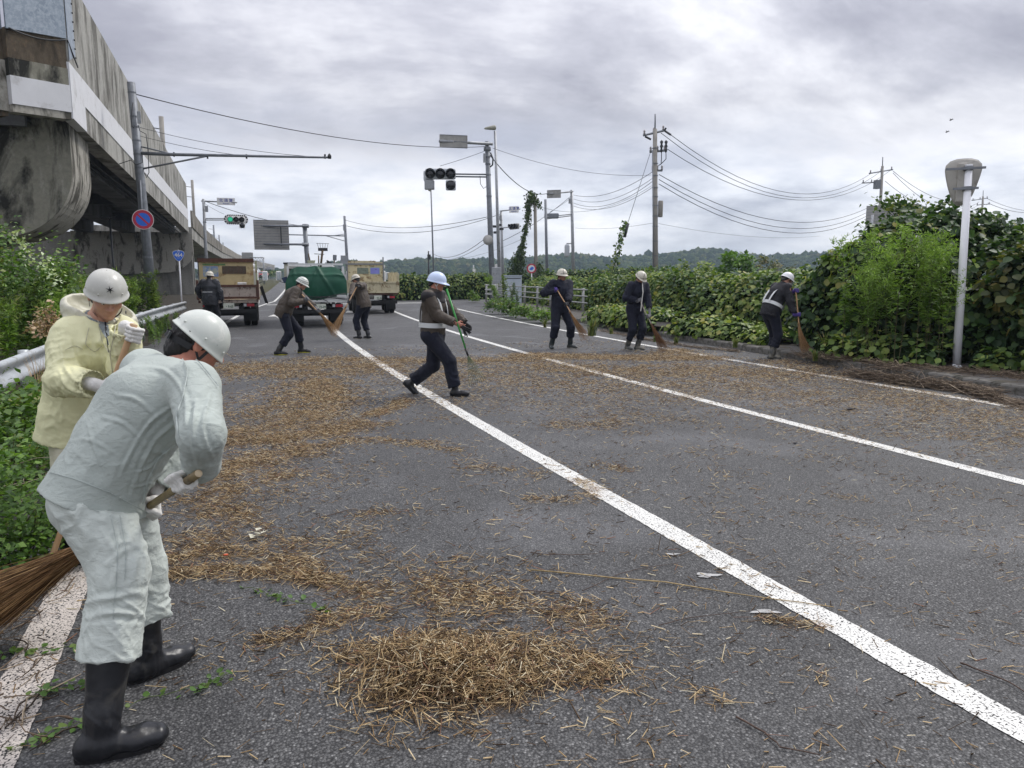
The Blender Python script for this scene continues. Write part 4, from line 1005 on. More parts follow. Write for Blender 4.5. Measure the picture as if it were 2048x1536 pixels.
# -- two in navy with brooms near the kerb
B3 = G(1120, 697)
top3, bind3 = P(1111, 575, 16.4), P(1143, 630, 16.15)
t_up, t_lo = stick_tool(top3, bind3, .06, .62)
q, w4 = worker('worker in navy standing upright with a purple glove on the raised hand', B3, TOVIEW-.35, 'navy', 'navy', ('glove_black', 'glove_purple'),
    ((-.24, .02, 0), (.20, -.02, 0)), (-.45, .35), .90, .04, (t_lo, t_up), (-.25, 1, -.12), 'shell_used', 1.04, marks=std_marks('used'), boots='rubber_green', sole='sole_pale', skin='skin_tan', seed=7, hem=.12, loose=1.12, arm=1.25, cut=.42, top=.3, elbow=((-.8, -.2, -.6), (.9, -.2, -.7)), tl=1.12)
make_broom(top3, bind3, .012, .66, 'reddish twig broom held clear of the road by the upright worker in navy', spread=.13, n=220, dirn=P(1180, 690, 15.95)-bind3, seed=13, bcol='broom_twig', splay_dir=UPZ)
B4 = G(1268, 700)
top4, bind4 = P(1279, 598, 16.15), P(1306, 655, 15.95)
t_up, t_lo = stick_tool(top4, bind4, .04, .62)
q, w5 = worker('worker in navy with grey muddy boots looking down at a dark broom', B4, TOVIEW-.55, 'navy', 'navy', ('glove_grey', 'glove_grey'),
    ((-.05, .05, 0), (.09, -.12, 0)), (-.2, .2), .90, .18, (t_lo, t_up), (-.15, 1, -.75), 'shell_used', 1.02, marks=std_marks('used'), boots='rubber_grey', sole='sole_pale', skin='skin_tan', seed=8, hem=.12, loose=1.1, arm=1.2, cut=.40, top=.28, elbow=((-.7, -.1, -.8), (.7, -.2, -.8)))
make_broom(top4, bind4, .012, .62, 'dark twig broom sweeping the leaf litter in front of the worker looking down', spread=.14, n=240, col='stick_grey', bcol='broom_twig_dark', dirn=P(1330, 702, 15.8)-bind4, seed=14, splay_dir=SR)
# white towel ends hanging from the neck
tw = MB(); c0 = q.nec+q.f*.14
tw.grid(np.array([[c0+q.r*(.02)+q.f*o[1]+np.array([0, 0, o[0]])+q.r*o[2], c0+q.r*(.045)+q.f*o[1]+np.array([0, 0, o[0]])+q.r*o[2]] for o in ((.02, -.02, -.04), (-.06, .03, 0), (-.2, .06, .01), (-.33, .06, .03), (-.5, .07, .06), (-.60, .07, .07))]))
tag(tw.build('towel', MATS['glove_white'], None), 'narrow cream towel hanging down the front of the navy worker looking down', 'towel')
# -- worker at the right kerb in a vest
B5 = G(1543, 718)
top5, bind5 = P(1592, 580, 14.3), P(1598, 655, 14.15)
t_up, t_lo = stick_tool(top5, bind5, .02, .66)
q, w6 = worker('worker in a bright white helmet and reflective harness sweeping along the right kerb', B5, RIGHT-.30, 'black_cloth', 'navy', ('glove_purple', 'glove_purple'),
    ((-.06, .06, 0), (.10, -.08, 0)), (-.1, .2), .92, .52, (t_up, t_lo), (.05, 1, -.6), 'shell_bright', 1.03, boots='rubber_grey', sole='sole_pale', seed=9, hem=.12, loose=1.12, arm=1.15, cut=.38, top=.27, elbow=((-.4, .2, -.9), (.4, -.1, -.9)), hip_shift=(0, -.08), peak=.015)
vest_bands(q, w6, MATS['reflective'], 1.16)
make_broom(top5, bind5, .013, .60, 'pale twig broom brushing the kerb, held by the worker with the bright white helmet', spread=.13, n=260, dirn=P(1618, 718, 14.0)-bind5, seed=15, splay_dir=SR)
# -- worker seen from behind at the left truck
B6 = P(423, 640, 22.2); B6[2] = 0
q, w7 = worker('worker seen from behind in a dark wet rain jacket, standing at the left truck', B6, AWAY+.05, 'black_wet', 'black_cloth', ('glove_black', 'glove_black'),
    ((-.14, 0, 0), (.14, 0, 0)), (-.1, .1), .90, .05, None, (0, 1, -.1), 'shell_used', 1.03, marks=[([(-90, .85), (-135, .82), (180, .8), (135, .82), (90, .85)], .004), ([(-90, .5), (-135, .48), (180, .45), (135, .48), (90, .5)], .003), ([(150, .3), (180, .25), (210, .3)], .010)], seed=10, hem=.17, loose=1.25, arm=1.3, fold=.013, hands=((-.34, .12, .98), (.36, .05, .82)), top=.25, elbow=((-1, -.3, -.3), (1, -.4, -.2)))
bk = -q.f; MB().box(q.wai+bk*.178+q.dpel*.05, (.30, .006, .02), axes=np.stack([q.r, q.f, q.dche])).build('back_tab', MATS['reflective'], w7)
# ================================================================== ground, road, markings, kerb
def asphalt_nodes(s, dirtattr=True):
    """aggregate-textured asphalt; returns colour, roughness, height"""
    obj = s.tc.outputs['Object']
    v = s.vor(105, feature='F1'); vc = s.vor(105, feature='F1', out=1)
    bw = s.n('ShaderNodeRGBToBW'); s.l(vc, bw.inputs[0])
    stone = s.ramp(bw.outputs[0], (.0, (.034, .035, .037)), (.5, (.076, .0765, .076)), (.8, (.130, .130, .129)), (1., (.30, .30, .29)))
    gap = s.ramp(v, (.36, 1.), (.72, .16))
    c = s.mix(gap, (.012, .012, .013), stone)
    big = s.noise(.5, 5, .6); c = s.mix(1., c, s.ramp(big, (.3, .80), (.7, 1.28)), 'MULTIPLY')
    mid = s.noise(3.1, 4, .6); c = s.mix(1., c, s.ramp(mid, (.3, .88), (.7, 1.14)), 'MULTIPLY')
    # wet patches, their pale bluish reflection of the sky painted into the colour
    wet = s.ramp(s.noise(.75, 4, .5, dist=.5), (.55, 0.), (.70, 1.))
    c = s.mix(s.math('MULTIPLY', wet, .24), c, (.175, .178, .188))
    h = s.math('MULTIPLY_ADD', v, -1.0, s.math('MULTIPLY', s.noise(420, 2, .5), .25))
    return c, wet, h
def make_road():
    s = NT('asphalt'); c, wet, h = asphalt_nodes(s)
    at = s.n('ShaderNodeAttribute'); at.attribute_name = 'litter'
    dn = s.noise(26, 6, .7); f = s.math('MULTIPLY_ADD', dn, 1.5, s.math('ADD', at.outputs['Fac'], -1.0), clamp=False); f = s.math('MULTIPLY', f, 1.1, clamp=True)
    dirt = s.ramp(s.noise(60, 5, .65), (.3, (.045, .032, .022)), (.55, (.14, .10, .065)), (.75, (.30, .22, .135)))
    c = s.mix(s.math('MULTIPLY', f, .85), c, dirt)
    r = s.mix(wet, (.62,)*3, (.50,)*3); rb = s.n('ShaderNodeRGBToBW'); s.l(r, rb.inputs[0])
    s.fin(c, rb.outputs[0], s.bump(h, .75, .006), 0, .42); return s.m
ROAD = make_road()
def line_mat(name, base, wear):
    s = NT(name); c, wet, h = asphalt_nodes(s)
    v = s.vor(105, feature='F1'); n = s.noise(9, 5, .7); m = s.math('MULTIPLY_ADD', v, 1.0, s.math('MULTIPLY', n, wear)); f = s.ramp(m, (.78, 1.), (.92, 0.))
    n2 = s.noise(38, 6, .75); f2 = s.ramp(n2, (.60, 1.), (.66, 0.)); f = s.math('MULTIPLY', f, f2)
    at = s.n('ShaderNodeAttribute'); at.attribute_name = 'litter'
    paint = s.ramp(s.noise(4, 5, .6), (.3, tuple(np.array(base)*.86)), (.7, base)); paint = s.mix(s.math('MULTIPLY', at.outputs['Fac'], .75, clamp=True), paint, (.36, .27, .20))
    s.fin(s.mix(f, c, paint), .65, s.bump(h, .45, .004), 0, .35); return s.m
LINE = line_mat('line_paint', (.74, .74, .70), .32); LINE_OLD = line_mat('line_paint_old', (.55, .50, .45), .42)
# ---- where the straw lies: soft strokes over the road, given as (points, half width, density)
_st = []
def stroke(pts, w, d): _st.append((np.array([G(*p)[:2] for p in pts]), w, d))
stroke([(470, 735), (560, 738), (650, 735), (760, 730)], .75, 1.0)
stroke([(500, 745), (600, 750), (700, 745)], .6, .9)
stroke([(640, 765), (650, 800), (625, 830), (560, 850)], .45, 1.7)
stroke([(600, 770), (560, 810), (520, 835)], .4, .9)
stroke([(700, 850), (620, 870), (540, 880), (470, 880)], .30, 2.4)
stroke([(480, 868), (440, 880), (400, 900)], .22, 3.0)
stroke([(600, 900), (520, 920), (450, 935), (410, 960)], .30, 2.1)
stroke([(560, 950), (480, 970), (430, 985)], .20, 1.8)
stroke([(640, 895), (700, 880), (800, 885), (850, 888)], .12, 1.5)
stroke([(860, 895), (905, 900)], .07, 2.4)
stroke([(740, 830), (790, 815), (805, 800)], .13, 2.2)
stroke([(770, 850), (700, 850)], .12, 1.2)
stroke([(420, 1000), (470, 1040), (400, 1080), (380, 1110)], .22, 1.7)
stroke([(360, 1150), (450, 1140), (560, 1150), (660, 1165)], .085, 3.0)
stroke([(340, 1120), (430, 1105), (520, 1110), (620, 1130)], .13, 2.0)
stroke([(650, 1120), (700, 1060), (760, 1030)], .2, .45)
stroke([(480, 1060), (560, 1080), (640, 1090)], .16, .9)
stroke([(720, 1180), (820, 1185), (900, 1200)], .11, 2.0)
stroke([(830, 1160), (900, 1165), (960, 1190)], .08, 1.2)
stroke([(520, 1280), (620, 1265), (700, 1230), (780, 1225)], .075, 1.7)
stroke([(640, 1240), (750, 1215)], .07, 1.3)
stroke([(900, 1215), (1000, 1200), (1100, 1210), (1180, 1250)], .15, 1.5)
stroke([(980, 1185), (1040, 1195)], .08, 1.2)
stroke([(770, 1320), (860, 1295), (1000, 1290), (1100, 1305), (1180, 1335)], .13, 2.2)
stroke([(780, 1385), (880, 1385), (1000, 1390), (1050, 1360)], .11, 2.4)
stroke([(840, 1345), (960, 1345), (1080, 1335)], .17, 2.6)
stroke([(760, 1340), (930, 1350), (1200, 1320)], .27, .75)
stroke([(500, 1000), (620, 960)], .4, .35)
stroke([(450, 1080), (700, 1130), (1000, 1170)], .25, .5)
stroke([(690, 1320), (780, 1330)], .06, 1.6)
stroke([(940, 1440), (960, 1480)], .05, .7)
stroke([(1100, 1300), (1230, 1310)], .12, .8)
stroke([(1150, 960), (1190, 975), (1180, 1000), (1060, 1000)], .07, 1.5)
stroke([(1070, 950), (1100, 945)], .07, 1.0)
stroke([(960, 935), (1010, 940)], .09, 1.2)
stroke([(1210, 930), (1250, 940)], .09, .9)
stroke([(720, 1030), (780, 1025)], .05, 1.1)
stroke([(1530, 1240), (1640, 1255)], .045, 1.4)
stroke([(1380, 1385), (1440, 1400)], .05, .9)
stroke([(1640, 1350), (1660, 1370)], .03, 1.2)
stroke([(1660, 990), (1720, 1000)], .08, .7)
stroke([(1120, 850), (1220, 850), (1240, 840)], .2, .8)
stroke([(640, 720), (820, 722), (1000, 722), (1120, 715)], .5, 1.1)
stroke([(880, 745), (1000, 760), (1180, 770), (1350, 780)], 1.3, .50)
stroke([(1060, 712), (1160, 714), (1290, 716), (1400, 716)], .45, 1.9)
stroke([(1100, 735), (1250, 745), (1400, 740), (1560, 750)], .9, .9)
stroke([(1400, 760), (1600, 790), (1800, 800), (2040, 860)], 1.3, .55)
stroke([(1560, 725), (1700, 760), (1900, 790)], .5, .7)
stroke([(1300, 720), (1350, 700), (1390, 712)], .3, 1.2)
stroke([(1200, 830), (1350, 840)], .35, .35)
stroke([(1700, 860), (1900, 870)], .5, .3)
stroke([(500, 800), (460, 830)], .5, .45)
stroke([(930, 800), (1200, 820)], .7, .22)
def litter(xy):
    """straw density 0..~3 at road points"""
    xy = np.asarray(xy, float); d = np.zeros(len(xy))
    for pts, w_, a in _st:
        best = np.full(len(xy), 1e9)
        for i in range(max(1, len(pts)-1)):
            p0, p1 = pts[i], pts[min(i+1, len(pts)-1)]; ab = p1-p0; t = np.clip(((xy-p0)@ab)/max(ab@ab, 1e-9), 0, 1); best = np.minimum(best, ((xy-p0-t[:, None]*ab)**2).sum(1))
        d = np.maximum(d, a*np.exp(-best/(w_*w_)))
    n = fbm(np.c_[xy*3.1, np.zeros(len(xy))], 4)
    d = d*np.clip(1.+.9*n, .08, 2.)
    return d
PILE_C = G(915, 1345)
def pile_h(xy):
    d2 = ((xy-PILE_C[:2])@np.array([[_rt[0], _fh[0]], [_rt[1], _fh[1]]])); r = (d2[:, 0]/.36)**2+(d2[:, 1]/.20)**2
    n_ = noise3(np.c_[xy*7., np.zeros(len(xy))])+.5*noise3(np.c_[xy*19., np.zeros(len(xy))]); r = r*(1+.7*n_); h = .072*np.exp(-r*.9)*(1-.35*np.clip(d2[:, 0]/.4, -.3, 1))
    c2 = G(455, 880)[:2]; e2 = xy-c2; h = np.maximum(h, .05*np.exp(-((e2[:, 0]/.5)**2+(e2[:, 1]/.18)**2)))
    return h
def set_litter(o):
    me = o.data; n = len(me.vertices); co = np.empty(n*3, np.float32); me.vertices.foreach_get('co', co); co = co.reshape(-1, 3)[:, :2]+WLOC[o.name][:2]
    a = me.attributes.new('litter', 'FLOAT', 'POINT'); a.data.foreach_set('value', np.clip(litter(co)*.42, 0, .9).astype(np.float32))
def strip_grid(x0, x1, ys, z=0., nx=2):
    ys = np.asarray(ys, float); rows = []
    for y in ys:
        b = float(bend(y)); zz = float(road_z(y))+z
        rows.append([(x+b, y, zz) for x in (x0+(x1-x0)*t for t in np.linspace(0, 1, nx))])
    return np.array(rows)[:, ::-1] if False else np.array(rows)
def fgrid(name, arr, m, kind='structure', att=False):
    a, b = arr.shape[:2]; i, j = np.meshgrid(np.arange(a-1), np.arange(b-1), indexing='ij'); i = i.ravel(); j = j.ravel()
    F = np.stack([i*b+j, i*b+j+1, (i+1)*b+j+1, (i+1)*b+j], 1)
    o = mesh_obj(name, arr.reshape(-1, 3), F, m, None, True, loc=(0, 0, 0)); tag(o, kind=kind)
    if att: set_litter(o)
    return o
# terrain to the horizon, a little below the road
s = NT('field_soil'); n = s.noise(.6, 6, .65); c = s.ramp(n, (.35, (.050, .060, .022)), (.6, (.085, .075, .045))); s.fin(c, .95, s.bump(s.noise(20, 4, .6), .5, .03), 0, .1); SOIL = s.m
ang = np.linspace(0, 2*math.pi, 49); rad = [0, 3, 8, 20, 50, 120, 300, 800, 1800]
arr = np.array([[(r*math.cos(a), r*math.sin(a)+10, -.035-.0 if r < 60 else -.06) for a in ang] for r in rad]); arr[0, :, 2] = -.035
g = fgrid('ground', arr, SOIL)
# asphalt: one fine sheet near, coarser further on, one object
ysn = np.concatenate([np.linspace(-6, 22, 230), np.linspace(22.5, 60, 50), np.linspace(62, 300, 60)])
xs = np.concatenate([np.linspace(-2.3, 9.2, 120), np.linspace(9.4, 11.3, 8)])
rows = []
def kerb_x(y): return 10.15+0.0*y+(.05*np.clip(y-6, 0, None)) if y < 10 else 10.35+(y-10)*.105+0.004*max(y-18, 0)**1.5
for y in ysn:
    b = float(bend(y)); zz = float(road_z(y)); kx = kerb_x(min(y, 40)) if y < 40 else 13.5+2.0
    right = kx if y < 36 else 10.2+b+2
    left = -2.3+b if y > 30 else -2.3+b
    rows.append([(left+(right-left)*t, y, zz) for t in (xs+2.3)/(13.6)])
road = fgrid('road', np.array(rows), ROAD, att=True)
# crossing street that leaves to the right beyond the corner
xs2 = np.linspace(0, 260, 40); rows = []
for x in xs2: rows.append([(11.0+x, y, .004) for y in np.linspace(41.5+.02*x, 58+.02*x, 8)])
side = fgrid('side_street', np.array(rows)[:, ::-1], ROAD)
side.data.update()
# lane lines (4 mm proud)
def lane(x, w_, y0, y1, m=LINE, n=None, z=.004, off=0.):
    ys = np.unique(np.concatenate([np.arange(max(y0, .5), min(y1, 12), .035), np.linspace(y0, y1, n or max(3, int((y1-y0)/.25)+1))])); a = strip_grid(x-w_/2+off, x+w_/2+off, ys, z, 3); j_ = noise3(np.c_[ys*14, ys*0+x, ys*0])*.007+noise3(np.c_[ys*3, ys*0+x, ys*0+4])*.005; a[:, 0, 0] += j_; a[:, 2, 0] -= np.roll(j_, 37); o = fgrid('lane_line', a, m, att=True); return o
lane(2.62, .165, -2, 46); lane(5.86, .155, -2, 46); lane(9.17, .15, -2, 40)
lane(-.80, .19, -2, 27, LINE_OLD)
lane(-.80, .15, 27, 250)
for k in range(14): lane(2.6, .15, 60+k*12, 66+k*12)
lane(6.2, .15, 58, 250)
for y0, y1 in ((43.9, 44.5),): fgrid('stop_line', strip_grid(-.6, 8.9, np.linspace(y0, y1, 3), .0045, 12), LINE, att=True)
# turn arrows seen between the trucks
def arrow(x, y, name='road_arrow', flip=1):
    V = []; pts = [(-.12, 0), (.12, 0), (.12, 2.4), (.42, 2.4), (0, 4.4), (-.42, 2.4), (-.12, 2.4)]
    b = float(bend(y)); o = mesh_obj(name, [(x+b+px*flip, y+py, float(road_z(y))+.005) for px, py in pts], [tuple(range(7))], LINE, None, loc=(x, y, 0)); tag(o, kind='structure')
arrow(1.1, 29.0); arrow(4.3, 31.); arrow(1.1, 62); arrow(4.4, 64)
# ---- pavement on the right with its kerb stones
s = NT('old_pavement'); c, wet, h = asphalt_nodes(s)
dn = s.ramp(s.noise(2.2, 7, .7), (.45, 0.), (.60, 1.)); c = s.mix(s.math('MULTIPLY', dn, .8), s.mix(.5, c, (.17, .16, .15)), (.085, .070, .045)); s.fin(c, .9, s.bump(h, .6, .005), 0, .2); PAVE = s.m
ky = np.arange(-6, 36.01, .6); rows = []
for y in ky:
    kx = kerb_x(y); rows.append([(kx+.16+t*(5.6), y, .125+.02*math.sin(t*3)) for t in np.linspace(0, 1, 12)])
fgrid('pavement', np.array(rows), PAVE)
KERB = pm('kerb_concrete', (.155, .148, .135), .9, .25, 5, .4, 40, .006, dirt=(.045, .042, .032), dirtscale=4, dirtth=.50)
ks = None; kroot = thing('kerb', (kerb_x(5), 5, 0), 'worn concrete kerb stones along the right edge of the road', 'kerb')
n_k = 0
for y in ky[:-1]:
    p0 = np.array([kerb_x(y)+.08, y+.006, 0]); p1 = np.array([kerb_x(y+.6)+.08, y+.594, 0]); d = unit(p1-p0); L_ = np.linalg.norm(p1-p0); m_ = (p0+p1)/2
    if ks is None:
        b = MB(); pr = [(-.08, -.03), (-.072, .105), (-.055, .13), (.08, .135), (.08, -.03)]
        V = [(x, e_, z_) for e_ in (-.294, .294) for x, z_ in pr]; F = [(4, 3, 2, 1, 0), (5, 6, 7, 8, 9)]+[(i, (i+1) % 5, 5+(i+1) % 5, 5+i) for i in range(5)]
        ks = mesh_obj('kerb_stone', np.array(V)+WLOC[kroot.name], F, KERB, kroot); o = ks
    else: o = ks.copy(); COL.objects.link(o); o.parent = kroot
    o.location = tuple(m_-WLOC[kroot.name]+np.array([0, 0, random.uniform(-.008, .004)])); o.rotation_euler = (random.uniform(-.01, .01), random.uniform(-.02, .02), -math.atan2(d[0], d[1])+random.uniform(-.012, .012)); n_k += 1
# rounded corner island kerb and pavement round to the side street
CC = np.array([18.2, 36.0]); arcp = []
for t in np.linspace(0, 1, 22): a = math.pi-t*math.pi/2; arcp.append(CC+np.array([math.cos(a)*5.0, math.sin(a)*5.2]))
xk = kerb_x(36); arcp = [np.array([xk-.02, 36.])]+arcp+[np.array([60., 41.2]), np.array([120., 42.])]
arcp = np.array(arcp); rows = []
for r_ in range(2): rows.append([(p[0]+r_*0, p[1], .13) for p in arcp])
poly = [(p[0], p[1], .125) for p in arcp]+[(120, 35.9, .125), (xk+.1, 35.9, .125)]
o = mesh_obj('pavement_corner', poly, [tuple(range(len(poly)))[::-1]], PAVE, None, loc=(20, 38, 0)); tag(o, kind='structure')
ck = thing('kerb', (13.2, 38, 0), 'curved concrete kerb round the corner under the pipe fence', 'kerb')
for i in range(0, len(arcp)-2):
    p0, p1 = arcp[i], arcp[i+1]; d = unit(np.append(p1-p0, 0)); L_ = np.linalg.norm(p1-p0); seg = max(1, int(L_/1.2))
    for k in range(seg):
        a = p0+(p1-p0)*k/seg; b_ = p0+(p1-p0)*(k+1)/seg; m_ = (a+b_)/2; n_ = np.array([d[1], -d[0]])
        MB().box((m_[0]+n_[0]*.05, m_[1]+n_[1]*.05, .08), (L_/seg-.012, .17, .20), axes=(d, np.array([-d[1], d[0], 0]), (0, 0, 1))).build('kerb_stone', KERB, ck)
    if i > 24: break
# ================================================================== straw and litter on the road
def rot_from(nrm, tdir):
    """rows: t, b, n for arrays of normals and tangent hints"""
    n = nrm/np.linalg.norm(nrm, axis=1)[:, None]; t = tdir-n*(tdir*n).sum(1)[:, None]; t /= np.linalg.norm(t, axis=1)[:, None]+1e-9
    return t, np.cross(n, t), n
def scatter(name, tV, tF, pos, nrm, tdir, scale, m, parent=None, kind=None, loc=None, smooth=False, sxyz=None):
    tV = np.asarray(tV, float); tF = np.asarray(tF); N = len(pos); t, b, n = rot_from(nrm, tdir); scale = np.broadcast_to(scale, (N,))
    S = np.ones((N, 3)) if sxyz is None else sxyz
    V = pos[:, None, :]+scale[:, None, None]*(tV[None, :, 0:1]*S[:, None, 0:1]*b[:, None, :]+tV[None, :, 1:2]*S[:, None, 1:2]*t[:, None, :]+tV[None, :, 2:3]*S[:, None, 2:3]*n[:, None, :])
    F = (tF[None]+(np.arange(N)*len(tV))[:, None, None]).reshape(-1, tF.shape[1])
    o = mesh_obj(name, V.reshape(-1, 3), F, m, parent, smooth, loc=loc if loc is not None else (0, 0, 0)); 
    if kind: o['kind'] = kind
    return o
def straw_mat(name, stops, rough=.7):
    s = NT(name); g_ = s.n('ShaderNodeNewGeometry'); c = s.ramp(g_.outputs['Random Per Island'], *stops); c = s.mix(1., c, s.ramp(s.noise(90, 3, .6), (.3, .75), (.7, 1.15)), 'MULTIPLY'); s.fin(c, rough, None, 0, .3); return s.m
STRAW = straw_mat('straw', ((0., (.045, .028, .016)), (.28, (.12, .075, .038)), (.48, (.30, .195, .095)), (.66, (.48, .34, .17)), (.84, (.64, .50, .29)), (.94, (.74, .67, .48)), (.97, (.26, .13, .08))))
DEAD = straw_mat('dead_stalks', ((0., (.04, .028, .02)), (.4, (.10, .07, .048)), (.75, (.21, .155, .105)), (1., (.42, .34, .24))))
SV = np.array([(-.5, 0, 0), (.5, 0, 0), (0, 0, .75), (-.5, 1, 0), (.5, 1, 0), (0, 1, .75)]); SV[:, 1] -= .5
SF = np.array([(0, 2, 5, 3), (2, 1, 4, 5), (1, 0, 3, 4)])
def mk_straw(name, xy, z, ln, wd, tilt, m, label_kind='stuff', parent=None, dirbias=None):
    N = len(xy); a = rng.uniform(0, 2*math.pi, N)
    if dirbias is not None: a = np.where(rng.random(N) < .45, dirbias+rng.normal(0, .35, N), a)
    td = np.c_[np.cos(a), np.sin(a), rng.normal(0, 1, N)*tilt]; nr = np.c_[rng.normal(0, .5, N), rng.normal(0, .5, N), np.ones(N)]
    pos = np.c_[xy, z]
    return scatter(name, SV, SF, pos, nr, td, 1., m, parent, label_kind, sxyz=np.c_[wd, ln, wd])
def sample(x0, x1, y0, y1, per, base, seed):
    rg = np.random.default_rng(seed); A = (x1-x0)*(y1-y0); mx = 3.4; M = int(A*per*mx)
    out = []; 
    while M > 0:
        m_ = min(M, 400000); M -= m_; xy = np.c_[rg.uniform(x0, x1, m_), rg.uniform(y0, y1, m_)]
        d = litter(xy); out.append(xy[rg.random(m_)*mx < d])
    a = np.concatenate(out); Mb = int(A*base); b = np.c_[rg.uniform(x0, x1, Mb), rg.uniform(y0, y1, Mb)]; k = fbm(np.c_[b*1.7, np.ones(Mb)], 3); b = b[rg.random(Mb) < np.clip(.35+.9*k, .05, 1)]
    return a, b
def in_view(xy, pad=60):
    v = np.c_[xy, np.zeros(len(xy))]-_C; zz = v@_fw; X = 1024+FPX*(v@_rt)/zz; Y = 768-FPX*(v@_up)/zz; return (zz > .3) & (X > -pad) & (X < 2048+pad) & (Y < 1536+pad)
parts_xy = []
for (x0, x1, y0, y1, per, base, ln, wd, nm) in ((-1.2, 3.2, .8, 4.6, 3000, 430, (.015, .105), (.0014, .0050), 'straw_litter'), (-1.0, 9.3, 4.6, 9.0, 2100, 340, (.015, .085), (.0018, .0048), 'straw_litter'), (-.8, 10.6, 9.0, 17., 1500, 150, (.02, .09), (.003, .006), 'straw_litter'), (3.2, 9.5, .8, 4.6, 1400, 380, (.012, .085), (.0014, .0046), 'straw_litter')):
    a, b = sample(x0, x1, y0, y1, per, base, int(x0*10+y0*7)+99); a = a[in_view(a)]; b = b[in_view(b)]
    xy = np.concatenate([a, b]); N = len(xy); den = np.concatenate([np.clip(litter(a), 0, 3), np.zeros(len(b))]); ph = pile_h(xy)
    u = rng.random(N); z = .004+u**1.3*(.004+.0065*den+ph)+np.where(ph > .01, ph*.12, 0)
    w_ = (wd[0]+(wd[1]-wd[0])*rng.random(N)**1.6)*np.where(np.arange(N) >= len(a), 1.15, 1); l_ = ln[0]+(ln[1]-ln[0])*rng.beta(1.4, 3., N); 
    l_ = np.where(rng.random(N) < .04, l_*2.2, l_)
    o = mk_straw(nm, xy, z, l_, w_, .06+.22*np.clip(ph/.06, 0, 1), STRAW, dirbias=math.atan2(_rt[1], _rt[0]))
    tag(o, 'cut straw strewn over the road surface', None)
    print('straw', N)
# the heap nearest the viewer gets its own deeper layer
N = 4000; r_ = rng.beta(1.25, 1.75, N)*1.75; a = rng.uniform(0, 2*math.pi, N)
ir = 1+.28*np.sin(3*a+1.)+.16*np.sin(7*a+2.); xy = PILE_C[:2]+(_rt[:2]*(r_*ir*np.cos(a)*.35)[:, None]+_fh[:2]*(r_*ir*np.sin(a)*.21)[:, None]); xy = xy+rng.normal(0, .03, xy.shape)
ph = pile_h(xy); z = .006+ph*rng.uniform(.35, 1.12, N)
hp = mk_straw('straw_heap', xy, z, .025+.17*rng.beta(1.3, 3., N), .0015+.004*rng.random(N)**1.5, .32, STRAW, 'stuff', dirbias=math.atan2(_fh[1], _fh[0])+.15)
hp['label'] = 'heap of swept straw in the foreground of the road'
N = 150; a_ = rng.uniform(0, 6.28, N); r_ = np.sqrt(rng.random(N)); xy = PILE_C[:2]+_rt[:2]*(r_*np.cos(a_)*.30)[:, None]+_fh[:2]*(r_*np.sin(a_)*.18)[:, None]
mk_straw('straw_heap', xy, .008+pile_h(xy)*rng.uniform(.7, 1.05, N), rng.uniform(.10, .26, N), rng.uniform(.0022, .0048, N), .22, STRAW, 'stuff', dirbias=math.atan2(_fh[1], _fh[0])-.35)['label'] = 'long stalks lying on top of the swept straw heap'
# chaff: the fine dark broken bits underneath
s = NT('chaff'); c = s.ramp(s.noise(75, 6, .7), (.32, (.03, .022, .014)), (.52, (.14, .095, .055)), (.72, (.32, .235, .14))); s.fin(c, .95, s.bump(s.noise(120, 5, .7), 1., .012), 0, .1)
n_ = 70; gx, gy = np.meshgrid(np.linspace(-1, 1, n_), np.linspace(-1, 1, n_), indexing='ij'); q_ = np.stack([gx.ravel(), gy.ravel()], 1)
xy = PILE_C[:2]+_rt[:2]*(q_[:, :1]*.60)+_fh[:2]*(q_[:, 1:]*.40); ph = pile_h(xy)*(.85+.5*noise3(np.c_[xy*22, xy[:, 0]*0]))-.034
fgrid('chaff_mound', np.c_[xy, ph].reshape(n_, n_, 3)[:, ::-1], s.m, kind='stuff')
# single long stalks and twigs one can pick out
stk = [((1060, 1143), (1330, 1168), (1480, 1192), (1668, 1218), .0042, 'long yellow reed stalk lying across the middle of the near lane'),
       ((1010, 1180), (1120, 1190), (1190, 1225), (1215, 1260), .0028, 'thin dark vine stem bent down beside the straw heap'),
       ((1165, 1185), (1240, 1150), (1290, 1138), (1360, 1128), .0022, 'thin arched twig crossing over the long reed stalk'),
       ((1320, 1255), (1380, 1238), (1440, 1232), (1500, 1225), .0022, 'slender dark twig just below the long reed stalk'),
       ((1475, 1438), (1530, 1470), (1560, 1500), (1640, 1515), .0038, 'jointed brown stalk at the bottom of the near lane'),
       ((845, 1195), (860, 1225), (875, 1250), (885, 1270), .0030, 'short reddish stem poking out of the straw heap'),
       ((1060, 1108), (1100, 1112), (1160, 1112), (1195, 1110), .003, 'black twig lying left of the reed stalk'),
       ((640, 1038), (700, 1022), (760, 1026), (812, 1026), .003, 'dark straight twig on bare asphalt beside the straw band'),
       ((1920, 1330), (1960, 1345), (2010, 1365), (2060, 1395), .004, 'brown stalk right of the thick white line')]
for a, b, c, d, r_, lab in stk:
    pts = [G(*p)+np.array([0, 0, .006+r_]) for p in (a, b, c, d)]; path = []
    for i in range(3):
        for t in (0, .33, .66): path.append(pts[i]*(1-t)+pts[i+1]*t+rng.normal(0, .0025, 3)*[1, 1, .3])
    path.append(pts[3]); mb = MB().tube(path, [r_*(1-.5*i/len(path)) for i in range(len(path))], 6)
    tag(mb.build('stalk', pm('reed', (.34, .25, .12), .6, .35, 25, .2, 90) if 'yellow' in lab else pm('twig_dark', (.075, .048, .036), .8, .4, 25, .3, 90), None, True), lab, 'stalk')
